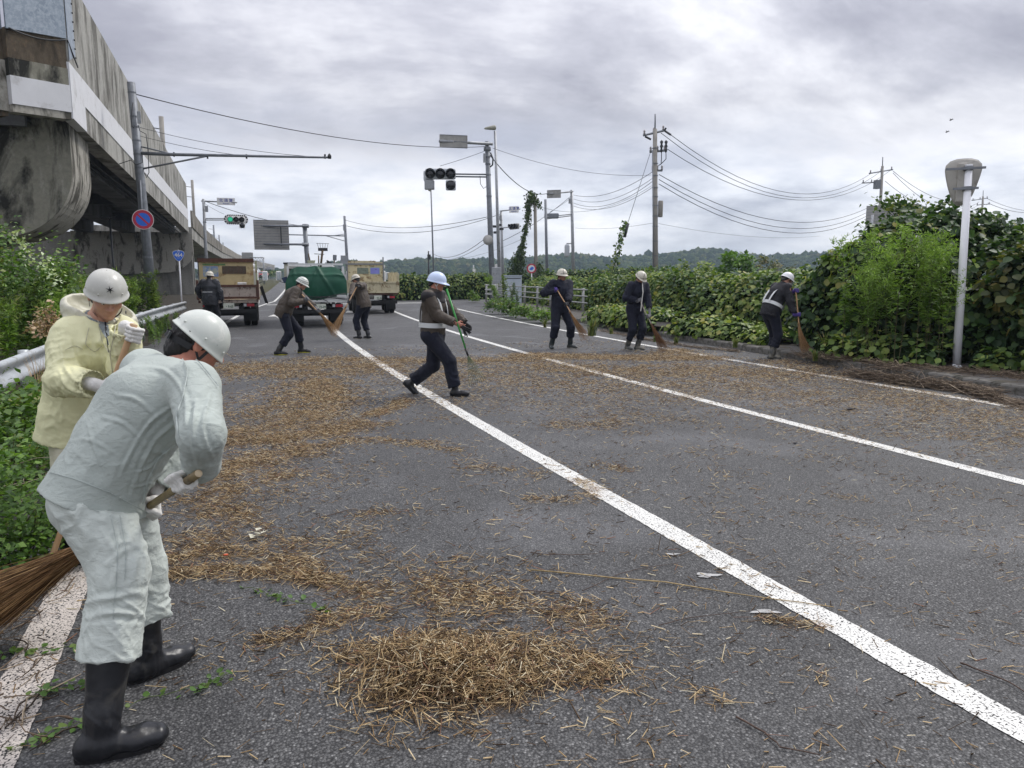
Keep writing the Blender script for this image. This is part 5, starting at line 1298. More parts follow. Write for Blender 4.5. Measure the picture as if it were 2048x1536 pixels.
# pale residue patches on the asphalt
RES = pm('dried_paste', (.36, .36, .35), .8, .35, 30, .3, 120)
for cx_, cy_, rx, ry, lab in ((1415, 1152, .062, .028, 'whitish dried splash on the asphalt above the reed stalk'), (1530, 1225, .065, .018, 'pale grey scraping on the asphalt under the reed stalk'), (1345, 1110, .035, .013, 'small grey smear left of the whitish splash')):
    c = G(cx_, cy_); pts = []
    for k in range(22): a = 2*math.pi*k/22; f = 1+.35*math.sin(3*a+cx_)+.18*math.sin(7*a); pts.append(c+_rt*rx*f*math.cos(a)+_fh*ry*f*math.sin(a)+UPZ*.0045)
    tag(MB().prism(pts, (0, 0, 1), .002).build('residue', RES, None), lab, 'residue')
# rubbish
lf = MB(); c = G(515, 1075)+UPZ*.02
for k in range(9): a = rng.normal(0, .022, 3); a[2] = abs(a[2])*.5; lf.add([c+a+rng.normal(0, .016, 3)*[1, 1, .4] for _ in range(4)], [(0, 1, 2, 3)])
tag(lf.build('crumpled_paper', pm('paper_dirty', (.55, .53, .42), .8, .2, 40), None), 'crumpled off-white paper scrap in the straw band', 'paper')
tag(MB().sphere(G(452, 1116)+UPZ*.02, .009, 8, sc=(1.6, 1, .6)).build('plastic_scrap', pm('orange_plastic', (.62, .12, .05), .5, .1), None), 'tiny orange-red plastic scrap in the straw', 'scrap')
tag(MB().sphere(G(1590, 888)+UPZ*.01, .012, 8, sc=(2, 1, .5)).build('dark_scrap', MATS['black_cloth'], None), 'small black scrap on the second lane', 'scrap')
tag(MB().sphere(G(1700, 820)+UPZ*.012, .04, 8, sc=(2.2, .5, .3)).build('dark_scrap', MATS['black_cloth'], None), 'black strip of rubber on the right lane', 'scrap')
# ================================================================== plants
def leaf_mat(name, stops, trans=.28, rough=.5, spec=.35):
    s = NT(name); g_ = s.n('ShaderNodeNewGeometry'); c = s.ramp(g_.outputs['Random Per Island'], *stops)
    c = s.mix(1., c, s.ramp(s.noise(1.1, 3, .6), (.3, .72), (.7, 1.30)), 'MULTIPLY')
    s.fin(c, rough, None, 0, spec)
    tr = s.n('ShaderNodeBsdfTranslucent'); s.l(s.mix(1., c, (1.25, 1.35, .6), 'MULTIPLY'), tr.inputs[0]); mx = s.n('ShaderNodeMixShader'); mx.inputs[0].default_value = trans
    s.l(s.b.outputs[0], mx.inputs[1]); s.l(tr.outputs[0], mx.inputs[2]); s.l(mx.outputs[0], s.out.inputs[0]); return s.m
KUDZU = leaf_mat('vine_leaf', ((0., (.028, .062, .018)), (.40, (.052, .105, .026)), (.68, (.10, .17, .035)), (.88, (.18, .24, .05)), (1., (.27, .26, .07))))
KUDZU_D = leaf_mat('vine_leaf_dark', ((0., (.018, .042, .015)), (.45, (.034, .074, .022)), (.78, (.058, .115, .028)), (.93, (.11, .17, .04)), (1., (.22, .22, .06))))
KUDZU_Y = leaf_mat('vine_leaf_light', ((0., (.06, .11, .02)), (.5, (.15, .22, .045)), (.85, (.25, .31, .08)), (1., (.36, .33, .10))))
KUDZU_O = leaf_mat('vine_leaf_olive', ((0., (.04, .058, .016)), (.5, (.085, .105, .028)), (.85, (.16, .15, .04)), (1., (.24, .17, .05))))
GOLD = leaf_mat('goldenrod_leaf', ((0., (.07, .14, .022)), (.5, (.14, .25, .04)), (1., (.23, .36, .07))), .35)
GOLDT = leaf_mat('goldenrod_tip', ((0., (.12, .21, .035)), (.5, (.21, .34, .06)), (1., (.33, .47, .11))), .35)
WEED = leaf_mat('weed_leaf', ((0., (.04, .085, .02)), (.5, (.08, .155, .032)), (.88, (.14, .23, .055)), (1., (.24, .23, .08))))
BUSH = leaf_mat('shrub_leaf', ((0., (.045, .10, .02)), (.5, (.10, .20, .035)), (1., (.19, .32, .06))))
PALEL = leaf_mat('pale_shoot_leaf', ((0., (.25, .33, .16)), (.5, (.42, .50, .30)), (1., (.60, .66, .48))))
GRASS = leaf_mat('grass_blade', ((0., (.05, .09, .02)), (.6, (.11, .17, .035)), (.9, (.24, .22, .08)), (1., (.38, .30, .15))))
DRY = leaf_mat('dry_grass', ((0., (.24, .15, .08)), (.5, (.42, .29, .17)), (1., (.60, .46, .30))), .15)
STEM = pm('plant_stem', (.085, .075, .035), .8, .4, 30, .2, 90); STEMG = pm('green_stem', (.07, .10, .03), .7, .3, 30, .1, 90); BARK = pm('vine_bark', (.045, .035, .025), .9, .4, 30, .4, 60)
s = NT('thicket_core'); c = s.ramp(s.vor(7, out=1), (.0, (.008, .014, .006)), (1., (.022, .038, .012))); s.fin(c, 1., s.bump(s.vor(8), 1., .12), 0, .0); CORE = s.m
KV = np.array([(0, 0, 0), (-.34, .16, .05), (-.50, .50, .07), (-.30, .80, .02), (0, 1.02, -.10), (.30, .80, .02), (.50, .50, .07), (.34, .16, .05), (0, .5, -.045)])
KF = np.array([(8, 0, 1), (8, 1, 2), (8, 2, 3), (8, 3, 4), (8, 4, 5), (8, 5, 6), (8, 6, 7), (8, 7, 0)])[:, ::-1]
DV = np.array([(0, 0, 0), (-.36, .42, .06), (0, 1, -.06), (.36, .42, .06)]); DF = np.array([(0, 3, 2, 1)])
NV = np.array([(0, 0, 0), (-.11, .4, .02), (0, 1, -.15), (.11, .4, .02)]); NF = np.array([(0, 3, 2, 1)])
def surf_leaves(P_, N_, size, jitter, hang=.9, spread=.5, rg=rng):
    n = len(P_); nr = N_*.9+np.array([0, 0, .45])+rg.normal(0, spread, (n, 3)); td = np.array([0, 0, -hang])+N_*.5+rg.normal(0, .55, (n, 3))
    return P_+N_*rg.uniform(-jitter, jitter*.8, n)[:, None], nr, td, size*rg.uniform(.55, 1.15, n)
def hedge(name, label, cat, pts, H, depth, per, size, m, lump=.22, seed=1, n_parts=0, tops=0, lowcut=0., core_in=.13, group=None, leafshape='k', side=-1, m2=None, m2f=.15, jitter=.16):
    """pts: front base line (x, y, z); H: heights there; grows away from the road to a given depth"""
    pts = np.array(pts, float); H = np.array(H, float); seg = np.r_[0, np.cumsum(np.linalg.norm(np.diff(pts, axis=0), axis=1))]; Ltot = seg[-1]
    rg = np.random.default_rng(seed)
    def S(s_, v):
        b = np.stack([np.interp(s_, seg, pts[:, i]) for i in range(3)], 1); h_ = np.interp(s_, seg, H); e = .15
        d = np.stack([np.interp(np.clip(s_+e, 0, Ltot), seg, pts[:, i])-np.interp(np.clip(s_-e, 0, Ltot), seg, pts[:, i]) for i in range(2)], 1); d /= np.linalg.norm(d, axis=1)[:, None]
        nrm = np.stack([d[:, 1], -d[:, 0]], 1)*side
        th = v*math.pi*.86; off = depth*(.5-.5*np.cos(th)); z = h_*np.abs(np.sin(th))**.62
        off = off-np.sin(np.clip(th*1.3, 0, math.pi))*.10*np.minimum(h_, 2)
        p = b.copy(); p[:, :2] += nrm*off[:, None]; p[:, 2] += z
        l = fbm(p*np.array([.75, .75, .9])+seed*5., 3)*lump+fbm(p*2.4+seed, 2)*lump*.45
        up = np.sin(th)**1; out = np.c_[-nrm*np.cos(th)[:, None], up]; out /= np.linalg.norm(out, axis=1)[:, None]
        return p+out*(l*np.clip(z/.6, .25, 1))[:, None], out
    root = thing(name, pts[len(pts)//2], label, cat, group)
    ns, nv = max(6, int(Ltot/.22)), 15; ss, vv = np.meshgrid(np.linspace(0, Ltot, ns), np.linspace(0, 1, nv), indexing='ij')
    p, o = S(ss.ravel(), vv.ravel()); p = p-o*core_in; a = p.reshape(ns, nv, 3)
    i, j = np.meshgrid(np.arange(ns-1), np.arange(nv-1), indexing='ij'); i = i.ravel(); j = j.ravel(); F = np.stack([i*nv+j, i*nv+j+1, (i+1)*nv+j+1, (i+1)*nv+j], 1)
    mesh_obj('shade_core', a.reshape(-1, 3), F, CORE, root, True)  # opaque filler, coloured very dark to stand in for the shaded inside
    area = Ltot*(np.mean(H)*1.6+depth*.8); n = int(area*per); s_ = rg.uniform(0, Ltot, n); v = rg.beta(1.0, 1.25, n)*.92
    p, o = S(s_, v); e1, _ = S(np.clip(s_+.12, 0, Ltot), v); e2, _ = S(s_, np.clip(v+.03, 0, 1)); nn = np.cross(e1-p, e2-p); nn /= np.linalg.norm(nn, axis=1)[:, None]+1e-9; sg = np.sign((nn*o).sum(1))[:, None]; nn = nn*sg
    keep = p[:, 2] > pts[0, 2]+lowcut; p, nn = p[keep], nn[keep]
    pos, nr, td, sc = surf_leaves(p, nn, size, jitter, rg=rg)
    tv, tf = (KV, KF) if leafshape == 'k' else ((DV, DF) if leafshape == 'd' else (NV, NF))
    if m2 is not None:
        k = (fbm(pos*.8+seed, 2)+rg.normal(0, .25, len(pos))) > (.42-m2f)
        if k.any(): scatter('foliage', tv, tf, pos[k], nr[k], td[k], sc[k], m2, root, 'stuff')
        pos, nr, td, sc = pos[~k], nr[~k], td[~k], sc[~k]
    if n_parts:
        dist = np.linalg.norm(pos-_C, axis=1)-nn[:len(pos)][:, 0]*0; idx = np.argsort(dist+rg.random(len(pos))*2.0)[:n_parts]; msk = np.ones(len(pos), bool); msk[idx] = False
        base = mesh_obj('leaf', KV+WLOC[root.name], KF, m, root)
        for q_, ii in enumerate(idx):
            o_ = base if q_ == 0 else base.copy()
            if q_: COL.objects.link(o_); o_.parent = root
            t, b, nn_ = rot_from(nr[ii:ii+1], td[ii:ii+1]); M_ = Matrix(np.stack([b[0], t[0], nn_[0]], 1).tolist()).to_4x4()
            o_.matrix_local = Matrix.Translation(tuple(pos[ii]-WLOC[root.name])) @ M_ @ Matrix.Scale(float(sc[ii]), 4)
        pos, nr, td, sc = pos[msk], nr[msk], td[msk], sc[msk]
    scatter('foliage', tv, tf, pos, nr, td, sc, m, root, 'stuff')
    if tops:   # free shoots that break the outline
        mb = MB(); lp, ln_, lt, ls = [], [], [], []
        for k in range(tops):
            s0 = rg.uniform(0, Ltot); p0, o0 = S(np.array([s0]), np.array([rg.uniform(.38, .62)])); p0 = p0[0]; d = np.array([rg.normal(0, .5), rg.normal(0, .5), rg.uniform(.6, 1.4)]); d = unit(d); L_ = rg.uniform(.2, .6)*min(1, np.interp(s0, seg, H)/2+.3); path = [p0-d*.1+d*L_*t+np.array([rg.normal(0, .01), rg.normal(0, .01), -.25*L_*t*t]) for t in np.linspace(0, 1, 6)]
            mb.tube(path, [.004, .0035, .003, .0025, .002, .0015], 4, caps=False)
            for q_ in path[1:]:
                for _ in range(3): lp.append(q_+rg.normal(0, .03, 3)); ln_.append(np.array([rg.normal(0, .6), rg.normal(0, .6), 1])); lt.append(rg.normal(0, 1, 3)); ls.append(size*rg.uniform(.35, .75))
        mb.build('shoots', STEMG, root); scatter('shoot_leaves', tv, tf, np.array(lp), np.array(ln_), np.array(lt), np.array(ls), m, root, 'stuff')
    return root
def Hof(xb, yb, xt, yt, z=.12):
    b = G(xb, yb, z); D = float(np.dot(b-_C, _fh)); return b, float(P(xt, yt, D+.8)[2]-z)
def hpts(rows, z=.12):
    A = [Hof(*r_, z=z) for r_ in rows]; return [a[0] for a in A], [a[1] for a in A]
# long low vine hedge behind the pavement
p_, h_ = hpts([(1040, 603, 1040, 560), (1120, 616, 1120, 562), (1180, 624, 1180, 556), (1260, 634, 1260, 552), (1330, 645, 1330, 551), (1400, 655, 1400, 553), (1470, 664, 1470, 545), (1530, 672, 1530, 545), (1600, 684, 1600, 556)])
hedge('vine_hedge', 'long low hedge smothered in broad vine leaves behind the pavement', 'hedge', p_, h_, 3.0, 165, .135, KUDZU, seed=3, tops=26, n_parts=120, m2=KUDZU_Y, m2f=.22)
p_, h_ = hpts([(1590, 690, 1590, 535), (1625, 697, 1618, 490), (1660, 701, 1655, 452), (1715, 706, 1715, 440), (1780, 713, 1785, 408), (1825, 718, 1835, 412), (1865, 722, 1880, 462), (1915, 727, 1925, 480)])
hedge('vine_thicket', 'tall dark mound of vine leaves rising behind the goldenrod clump', 'bush', p_, h_, 3.6, 165, .150, KUDZU_D, lump=.36, seed=5, tops=46, n_parts=150, m2=KUDZU_Y, m2f=.03)
p_, h_ = hpts([(1895, 727, 1895, 500), (1940, 732, 1945, 488), (1990, 738, 2000, 462), (2060, 745, 2070, 430), (2200, 760, 2220, 380), (2400, 780, 2420, 330)])
hedge('vine_thicket', 'olive-tinged mass of vine leaves right of the white pole', 'bush', p_, h_, 3.6, 165, .150, KUDZU_D, lump=.36, seed=8, tops=26, n_parts=100, m2=KUDZU_O, m2f=.16)
# low creeping vines in front of it, on the pavement
p_, h_ = hpts([(1170, 642, 1170, 612), (1240, 655, 1240, 618), (1300, 664, 1300, 625)])
hedge('creeping_vines', 'light green creeping vines between the two navy workers', 'ground cover', p_, h_, 1.5, 120, .13, KUDZU_Y, lump=.14, seed=13, core_in=.07, m2=KUDZU, m2f=.0)
p_, h_ = hpts([(1330, 668, 1330, 630), (1400, 676, 1400, 640), (1470, 684, 1470, 655), (1530, 692, 1530, 665)])
hedge('creeping_vines', 'light green creeping vines left of the vested worker', 'ground cover', p_, h_, 1.5, 120, .13, KUDZU_Y, lump=.14, seed=14, core_in=.07, m2=KUDZU, m2f=.0)
p_, h_ = hpts([(1620, 712, 1620, 665), (1700, 722, 1700, 668), (1790, 730, 1790, 672), (1880, 738, 1880, 690)])
hedge('creeping_vines', 'mixed creeping vines under the tall dark thicket', 'ground cover', p_, h_, 1.2, 120, .12, KUDZU_Y, lump=.16, seed=15, core_in=.07, m2=KUDZU, m2f=.25)
p_, h_ = hpts([(1935, 740, 1935, 690), (1990, 745, 1990, 700), (2060, 752, 2060, 690), (2200, 765, 2200, 700)])
hedge('creeping_vines', 'creeping vines at the foot of the olive-tinged thicket', 'ground cover', p_, h_, 1.2, 120, .12, KUDZU, lump=.16, seed=16, core_in=.07, m2=KUDZU_Y, m2f=.1)
# hedge across the side street
fb0, fb1 = G(770, 602), G(1045, 597)
hedge('vine_hedge', 'far bright hedge along the other side of the side street', 'hedge', [fb0*(1-t)+fb1*t for t in (0, .25, .5, .75, 1)], [1.62, 1.60, 1.66, 1.7, 1.75], 3.0, 55, .24, KUDZU, lump=.22, seed=21, leafshape='d', m2=KUDZU_Y, m2f=.22)
f2 = G(1045, 597); f3 = f2+(fb1-fb0)*1.2
hedge('vine_hedge', 'far hedge hidden behind the grey cabinets', 'hedge', [f2, (f2+f3)/2, f3], [1.75, 2.0, 2.3], 3.0, 30, .26, KUDZU, lump=.25, seed=22, leafshape='d')

# ---- tall weeds: a few plants are built, the rest are copies of them
def plant(name, h_, leaf_n, ll, m, stem_m, seed, plume=0, bend_=.12, dense_top=.4, shape='n', droop=.35, r0=.006):
    rg = np.random.default_rng(seed); root = thing(name, (0, 0, 0), '', 'weed'); a = rg.uniform(0, 6.28); bx, by = math.cos(a)*bend_, math.sin(a)*bend_
    path = np.array([(bx*t*t*h_+rg.normal(0, .006), by*t*t*h_+rg.normal(0, .006), h_*t*(1-.06*t)) for t in np.linspace(0, 1, 9)])
    MB().tube(path, np.linspace(r0, r0*.3, 9), 5, caps=False).build('stem', stem_m, root, True)
    t = 1-(1-rg.uniform(.0, 1, leaf_n)**(.75))*(1-.08); t = np.clip(rg.beta(2.0, 1.1, leaf_n), .1, 1) if name != 'goldenrod' else rg.uniform(.38, 1, leaf_n); ang = rg.uniform(0, 2*math.pi, leaf_n)
    P_ = np.stack([np.interp(t, np.linspace(0, 1, 9), path[:, i]) for i in range(3)], 1); out = np.c_[np.cos(ang), np.sin(ang), rg.uniform(-.1, .9, leaf_n)-droop*.2]
    size = ll*(.55+.75*np.sin(np.clip(t*1.05, 0, 1)*math.pi)**.5)*rg.uniform(.7, 1.2, leaf_n)*(1-.45*np.clip((t-.85)/.15, 0, 1))
    tv, tf = (NV, NF) if shape == 'n' else (DV, DF)
    scatter('leaves', tv, tf, P_, np.c_[rg.normal(0, .35, leaf_n), rg.normal(0, .35, leaf_n), np.ones(leaf_n)]-out*.2, out, size, m, root, 'stuff')
    if plume:
        lp, lo_, ls = [], [], []; mb = MB()
        for k in range(plume):
            t0 = rg.uniform(.55, .99); p0 = np.array([np.interp(t0, np.linspace(0, 1, 9), path[:, i]) for i in range(3)]); an = rg.uniform(0, 6.28); L_ = (1.05-t0)*h_*.5*rg.uniform(.6, 1.1)+.06; d = np.array([math.cos(an), math.sin(an), 1.1])
            bp = [p0+d*L_*u*np.array([1, 1, 1.])*(1-.15*u) for u in np.linspace(0, 1, 5)]; mb.tube(bp, [.0025, .002, .0018, .0014, .001], 3, caps=False)
            for u in rg.uniform(.1, 1, 16): lp.append(p0+d*L_*u*(1-.15*u)); lo_.append(np.array([rg.normal(), rg.normal(), rg.normal()+.6])); ls.append(rg.uniform(.6, 1.1)*ll*.55)
        mb.build('branchlets', stem_m, root); scatter('plume', tv, tf, np.array(lp), rg.normal(0, 1, (len(lp), 3)), np.array(lo_), np.array(ls)*1.5, GOLDT if m is GOLD else m, root, 'stuff')
    return root
def drop(proto, pos, sc, rz, label, group=None, tilt=(0, 0), first=False):
    r_ = proto if first else proto.copy()
    if not first:
        COL.objects.link(r_)
        for ch in list(proto.children):
            c = ch.copy(); COL.objects.link(c); c.parent = r_
    r_.location = tuple(float(v) for v in pos); r_.rotation_euler = (tilt[0], tilt[1], rz); r_.scale = (sc, sc, sc); r_['label'] = label
    if group: r_['group'] = group
    return r_
def plant_patch(protos, spots, label, group, smin_=.8, smax_=1.2, tilt=.09, seed=0, used=set()):
    rg = np.random.default_rng(seed)
    for k, p_ in enumerate(spots):
        pr = protos[k % len(protos)]; f = pr.name not in used; used.add(pr.name)
        drop(pr, p_, rg.uniform(smin_, smax_), rg.uniform(0, 6.28), label, group, (rg.normal(0, tilt), rg.normal(0, tilt)), first=f)
gold = [plant('goldenrod', 2.35, 110, .12, GOLD, STEM, 31+k, plume=13, bend_=.06) for k in range(4)]
rg = np.random.default_rng(77); sp = []
for k in range(36): px = rg.uniform(1705, 1895); b = G(px, 722+rg.uniform(-9, 12)+(px-1800)*.06, .12); sp.append(b)
plant_patch(gold, sp, 'tall bright green goldenrod stem in the dense clump left of the white pole', 'goldenrod stems in the clump beside the white pole', .60, 1.06, .08, 1)
g2 = plant('goldenrod', 1.25, 130, .12, GOLD, STEM, 41, plume=0, bend_=.03); drop(g2, G(1683, 718, .12), 1.18, 1., 'single slender goldenrod spire standing left of the clump', first=True)
drop(g2, G(1716, 716, .12), .55, 2., 'short goldenrod spire at the foot of the dark thicket')
# grass tufts
def tuft(name, n, h_, m, seed, spread=.35, w_=.012):
    rg = np.random.default_rng(seed); V, F = [], []; k = 0
    for i in range(n):
        a = rg.uniform(0, 6.28); lean = rg.uniform(.05, spread)*h_*1.6; hh = h_*rg.uniform(.5, 1.1); b = np.array([rg.normal(0, .03), rg.normal(0, .03), 0]); d = np.array([math.cos(a), math.sin(a), 0]); sd = np.array([-d[1], d[0], 0])*w_*rg.uniform(.5, 1.1)
        pp = [b+d*lean*u**2+np.array([0, 0, hh*(u-.25*u**3)]) for u in (0, .35, .7, 1)]
        for u, q_ in zip((1, .9, .6, .08), pp): V += [q_-sd*u, q_+sd*u]
        for j in range(3): F.append((k+2*j, k+2*j+1, k+2*j+3, k+2*j+2))
        k += 8
    root = thing(name, (0, 0, 0), '', 'grass'); mesh_obj('blades', V, np.array(F), m, root); return root
tf_ = [tuft('grass_tuft', 90, .55, GRASS, 51), tuft('grass_tuft', 70, .45, GRASS, 52)]
for k, (x, y, sc, lab) in enumerate(((1184, 672, 1.1, 'arching grass tuft behind the kerb beside the upright navy worker'), (1222, 668, .55, 'small grass tuft between the two navy workers'), (1650, 712, 1.05, 'arching grass tuft behind the vested worker'), (1352, 690, .6, 'grass tuft in the gutter right of the dark broom'), (1470, 695, .5, 'small tuft growing over the kerb left of the vested worker'), (1310, 684, .5, 'tuft of grass at the kerb behind the grey boots'), (1090, 655, .6, 'grass tuft at the kerb corner'), (1630, 722, .6, 'grass at the kerb by the pale broom'))):
    drop(tf_[k % 2], G(x, y, .12 if k not in (3,) else 0), sc, k*1.3, lab, first=k < 2)
# ---- left verge: shrubs, mugwort and goldenrod behind and in front of the crash barrier
def bushy(name, label, c, rad, hgt, n, size, m, seed, shape='d', stems=14, cat='bush', core=True, m2=None, f2=.2, group=None):
    rg = np.random.default_rng(seed); c = np.array(c, float); root = thing(name, c, label, cat, group)
    if stems:
        mb = MB()
        for k in range(stems):
            a = rg.uniform(0, 6.28); r_ = rg.uniform(.2, .9); e = c+np.array([math.cos(a)*rad[0]*r_, math.sin(a)*rad[1]*r_, hgt*rg.uniform(.5, .95)]); b = c+np.array([math.cos(a)*rad[0]*r_*.3, math.sin(a)*rad[1]*r_*.3, 0]); mb.tube([b, b*.5+e*.5+rg.normal(0, .04, 3), e], [.008, .005, .002], 4, caps=False)
        mb.build('stems', STEM, root)
    cl = max(6, n//70); cc = []
    for k in range(cl):
        a = rg.uniform(0, 6.28); ph = rg.uniform(.12, 1)**.7; rr = math.sqrt(max(0, 1-(ph*1.0-.25)**2*1.0))*rg.uniform(.35, 1.); cc.append(c+np.array([math.cos(a)*rad[0]*rr, math.sin(a)*rad[1]*rr, hgt*ph*rg.uniform(.75, 1.05)*(1-.25*rr)]))
    cc = np.array(cc); idx = rg.integers(0, cl, n); r_ = rg.normal(0, 1, (n, 3))*np.array([.10, .10, .085])*(rad[0]/.45)**.5
    pos = cc[idx]+r_; pos[:, 2] = np.maximum(pos[:, 2], c[2]+.02); nr = np.c_[rg.normal(0, .6, n), rg.normal(0, .6, n), np.ones(n)]; td = (pos-c)*np.array([1, 1, .3])+rg.normal(0, .35, (n, 3))
    tv, tf = {'d': (DV, DF), 'n': (NV, NF), 'k': (KV, KF)}[shape]; sc = size*rg.uniform(.55, 1.2, n)
    if m2 is not None:
        k = rg.random(n) < f2; scatter('foliage', tv, tf, pos[k], nr[k], td[k], sc[k], m2, root, 'stuff'); pos, nr, td, sc = pos[~k], nr[~k], td[~k], sc[~k]
    scatter('foliage', tv, tf, pos, nr, td, sc, m, root, 'stuff')
    return root
VERGE = pm('verge_soil', (.040, .033, .022), 1., .4, 6, .8, 30, .02)
rows = []
for y in np.linspace(-2, 70, 120):
    b = float(bend(y)); rows.append([(x+b*(1 if x > -4 else .6), y, .0+(.02+.05*noise3(np.array([[x*2, y*2, 0]]))[0] if x < -2.2 else -.012)) for x in np.linspace(-60, -1.55, 40)])
o = fgrid('verge', np.array(rows), VERGE)
# nearest clumps at the bottom left
L = lambda x, y, z=0.: G(x, y, z)
for k, (x, y, rr, hh, n, sz, mm, sh, lab) in enumerate((
    (30, 1150, .34, .42, 2600, .040, BUSH, 'd', 'bright green small-leaved bush beside the brown broom head'),
    (-70, 1090, .45, .62, 2600, .048, BUSH, 'd', 'small-leaved bush at the left edge above the broom head'),
    (20, 1010, .42, .60, 1600, .055, WEED, 'd', 'dark leafy clump with bare twigs below the barrier'),
    (60, 955, .40, .66, 1500, .075, WEED, 'd', 'broad-leaved weeds under the end of the steel barrier'),
    (-20, 905, .50, .58, 1900, .08, BUSH, 'd', 'lush broad-leaved weeds hiding the near post of the barrier'),
    (85, 900, .30, .72, 1500, .07, WEED, 'd', 'leafy weeds just left of the yellow raincoat hem'),
    (-60, 840, .55, .50, 1300, .08, WEED, 'n', 'feathery weeds growing up in front of the barrier at the left edge'))):
    bushy('weed_clump', lab, L(x, y), (rr, rr), hh, n, sz, mm, 60+k, sh, m2=WEED if mm is BUSH else BUSH, f2=.3)
# bare pale twigs in the shade
mb = MB(); rg = np.random.default_rng(5)
for k in range(26):
    a = L(rg.uniform(-40, 120), rg.uniform(960, 1080)); a[2] = rg.uniform(.05, .35); d = np.array([rg.uniform(-.3, .4), rg.uniform(-.3, .3), rg.uniform(-.02, .14)]); mb.tube([a, a+d*.5+rg.normal(0, .02, 3), a+d], [.003, .0025, .0015], 4, caps=False)
tag(mb.build('dead_twigs', pm('pale_twig', (.30, .25, .19), .8, .3, 30), None), 'tangle of bare pale twigs under the weeds at the left edge', 'twigs')
# weeds behind the barrier
MUG = leaf_mat('mugwort_leaf', ((0., (.07, .12, .025)), (.5, (.14, .22, .045)), (.85, (.24, .33, .08)), (1., (.36, .36, .14))), .3)
mug = [plant('mugwort', 1.55, 240, .14, (GOLD, MUG, WEED)[k], STEM, 81+k, plume=10, bend_=.16, r0=.005) for k in range(3)]+[plant('mugwort', 1.35, 200, .14, GOLD, STEMG, 91+k, plume=8, bend_=.22, r0=.005) for k in range(2)]
rg = np.random.default_rng(9); sp = []; sp2 = []
for k in range(95):
    Y = rg.uniform(4.6, 13); x = -2.75-rg.uniform(0, 1)**1.3*(.6+Y*.16); sp.append((x+float(bend(Y)), Y, 0.))
for k in range(60):
    Y = rg.uniform(11, 26); x = -2.45-rg.uniform(0, 1)**1.2*2.6; sp2.append((x+float(bend(Y)), Y, 0.))
sp += [(-2.5-rg.uniform(0, 1.6)+float(bend(Y)), Y, 0.) for Y in rg.uniform(12, 22, 30)]
plant_patch(mug, sp, 'leafy mugwort stalk in the thick stand behind the steel barrier', 'mugwort stalks behind the near barrier', .75, 1.15, .12, 3)
plant_patch(mug, sp2, 'leafy mugwort stalk between the round no-parking sign pole and the barrier', 'mugwort stalks near the no-parking sign pole', .75, 1.18, .10, 4)
sp3 = [(-1.95+float(bend(y))+rg.normal(0, .15), y, 0.) for y in rg.uniform(7.5, 24, 44)]
plant_patch(mug, sp3, 'short mugwort shoot at the road side of the barrier', 'short mugwort shoots at the foot of the barrier', .28, .52, .15, 6)
# white-tipped shrub under the pier
for (x, y, D, rr, hh, n, lab) in ((45, 640, 12.3, 1.15, 2.75, 4600, 'shrub with pale new shoots in front of the rounded pier'), (-70, 640, 12.0, 1.2, 2.9, 3200, 'dark shrub at the left edge below the pier')):
    c = P(x, y, D); c[2] = 0; bushy('shrub', lab, c, (rr, rr), hh, n, .085, WEED, 120+int(x), 'd', m2=BUSH, f2=.3)
c = P(85, 520, 11.3); r0_ = thing('flowering_shoots', c, 'pale whitish shoot tips on the shrub by the pier', 'shoots'); rg = np.random.default_rng(44)
pos = np.array([P(20+ (t*105)+rg.normal(0, 7), 462+t*105+rg.normal(0, 13), 11.2+rg.normal(0, .15)) for t in rg.uniform(0, 1, 170)])
scatter('leaves', DV, DF, pos, rg.normal(0, .6, (170, 3))+[0, 0, 1], rg.normal(0, 1, (170, 3))+[0, 0, .6], rg.uniform(.04, .08, 170), PALEL, r0_, 'stuff')
c = P(96, 560, 7.6); c[2] = .9; bushy('withered_weed', 'reddish brown withered weed head behind the barrier', (c[0], c[1], 1.0), (.15, .15), .40, 420, .05, DRY, 141, 'd', stems=6, cat='weed')
# dry reeds by the barrier
dr = [tuft('dry_grass', 34, 1.0, DRY, 61, .10, .006)]
for k, (Y, sc) in enumerate(((9.6, .95), (10.3, .9), (11.2, .8))): drop(dr[0], (-1.95+float(bend(Y)), Y, 0), sc, k*1.1, ('pale dry grass stalks standing at the barrier beside the raincoat', 'second tuft of dry grass further along the barrier', 'last tuft of dry grass at the barrier')[k], first=k == 0)
